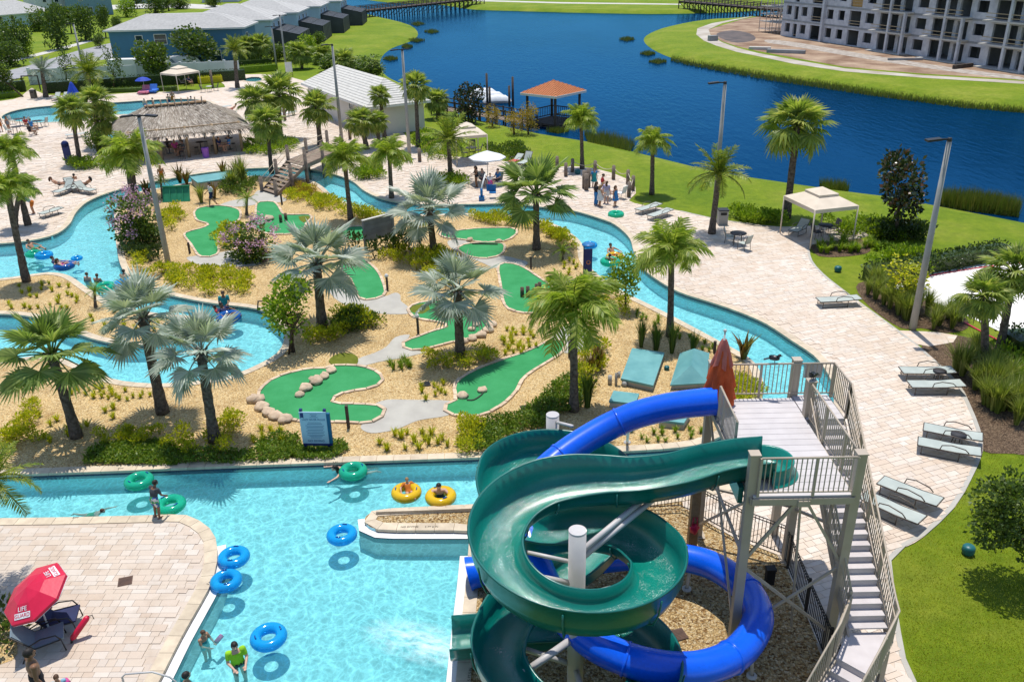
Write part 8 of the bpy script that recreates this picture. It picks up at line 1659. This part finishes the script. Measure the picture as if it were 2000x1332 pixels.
for k in (best[-1], [q for q in range(8) if ((E8[q] + E8[(q+1) % 8]) / 2 - C0).normalized().dot(Vector((.75, .6, 0))) > .8][0]):
    M4 = panel_frame(k); text('LIFE', .17, M_WHITEC, lg, M4 @ Matrix.Translation((0, .085, .014))); MB().box((-.25, -.16, .008), (.25, -.005, .014)).obj('lettering_plate', M_WHITEC, lg).matrix_local = M4; text('GUARD', .14, M_REDV, lg, M4 @ Matrix.Translation((0, -.083, .018)))
M_GCHAIR = mat('blue_grey_sling', (.20, .26, .30), (.15, .20, .24), 2, .7)
def lounge_chair(px, py, rz, label, m):
    e = tag(empty('lounge_chair', G(px, py), rz), label, 'chair', 'lounge chairs at the lifeguard umbrella'); MB().beam((-.1, 0, .36), (.62, 0, .42), .66, .05).obj('seat', m, e); MB().beam((-.1, 0, .36), (-.52, 0, .95), .66, .05).obj('backrest', m, e); f = MB()
    for s in (-.36, .36): f.tube([(.6, s, 0), (.55, s, .42), (-.1, s, .36), (-.55, s, .98)], .02, 6); f.tube([(-.45, s, 0), (-.2, s, .5), (.1, s, .62), (.45, s, .6), (.55, s, .42)], .02, 6)
    f.obj('frame', M_IRON, e)
lounge_chair(82, 1268, .45, 'blue grey lounge chair in the umbrella shade, nearest one', M_GCHAIR); lounge_chair(112, 1228, .25, 'navy lounge chair behind the umbrella pole', mat('navy_sling', (.02, .03, .10), (.015, .02, .07), 2, .7))
rt = tag(empty('rescue_tube', G(142, 1255)), 'red rescue tube leaning beside the shaded chairs', 'rescue tube'); a = Vector((0, 0, .12)); b_ = Vp(172, 1203, G(142, 1255).y + .35) - G(142, 1255); MB().tube([a, a.lerp(b_, .1), a.lerp(b_, .9), b_], [.05, .085, .085, .05], 10).obj('foam', M_REDV, rt); MB().tube([b_, b_ + Vector((.12, 0, .04)), b_ + Vector((.14, 0, -.1))], .012, 5).obj('strap', M_IRON, rt); MB().tube([a, a + Vector((-.02, -.02, -.11))], .03, 6).obj('tip', M_IRON, rt)
lv = tag(empty('life_vest', G(96, 1225)), 'orange brown life vest hung on the navy chair back', 'life vest'); b = MB(); b.ball((0, 0, .85), (.22, .12, .26), 10, 7, wob=.4, seed=3); b.tube([(-.2, 0, .7), (-.24, 0, 1.0), (0, .02, 1.12), (.24, 0, 1.0), (.2, 0, .7)], .06, 8); b.obj('vest', M_REDC, lv)
plant('dark', G(8, 1232), 1.2, 'dark shrub at the left edge behind the lifeguard chair'); plant('green', G(-6, 1262), 1.1, 'green shrub at the left edge beside the lifeguard chair')
patch('corner_bed', [(-80,1180),(10,1205),(30,1240),(25,1290),(-80,1300)], M_MULCH, .03)
# splash where the flume empties
def m_foam():
    k = NT('white_foam'); p = k.ocoord(); r = k.n('TexGradient', {'Vector': k.n('Mapping', {0: p, 3: (.5, 1.25, 1)}).outputs[0]}, gradient_type='SPHERICAL').outputs[0]
    f = k.math('MULTIPLY', k.ramp(r, [(0, (0, 0, 0)), (.8, (.7, .7, .7))]), k.ramp(k.noise(k.n('Mapping', {0: p, 3: (.7, 2.4, 1)}).outputs[0], 2.2, 5, .7), [(.35, (.0, .0, .0)), (.68, (1, 1, 1))]))
    return k.end(k.n('MixShader', {0: f, 1: k.n('BsdfTransparent', {0: (1, 1, 1, 1)}).outputs[0], 2: k.n('BsdfDiffuse', {0: (.80, .90, .92, 1)}).outputs[0]}).outputs[0])
b = MB(); vs = [(-2 + 4 * i / 23, -.9 + 1.8 * j / 13, .05 + .16 * max(0, noise.noise(Vector((i * .5, j * .5, 2)))) * max(0, 1 - (abs(i - 12) / 12) ** 2)) for i in range(24) for j in range(14)]
b.add(vs, [(i*14 + j, (i+1)*14 + j, (i+1)*14 + j + 1, i*14 + j + 1) for i in range(23) for j in range(13)], 0, True)
o = b.obj('splash', m_foam(), None, G(828, 1258, WZ), (0, 0, -.35)); tag(o, 'white splash on the pool in front of the flume exit', 'splash', None, 'stuff')
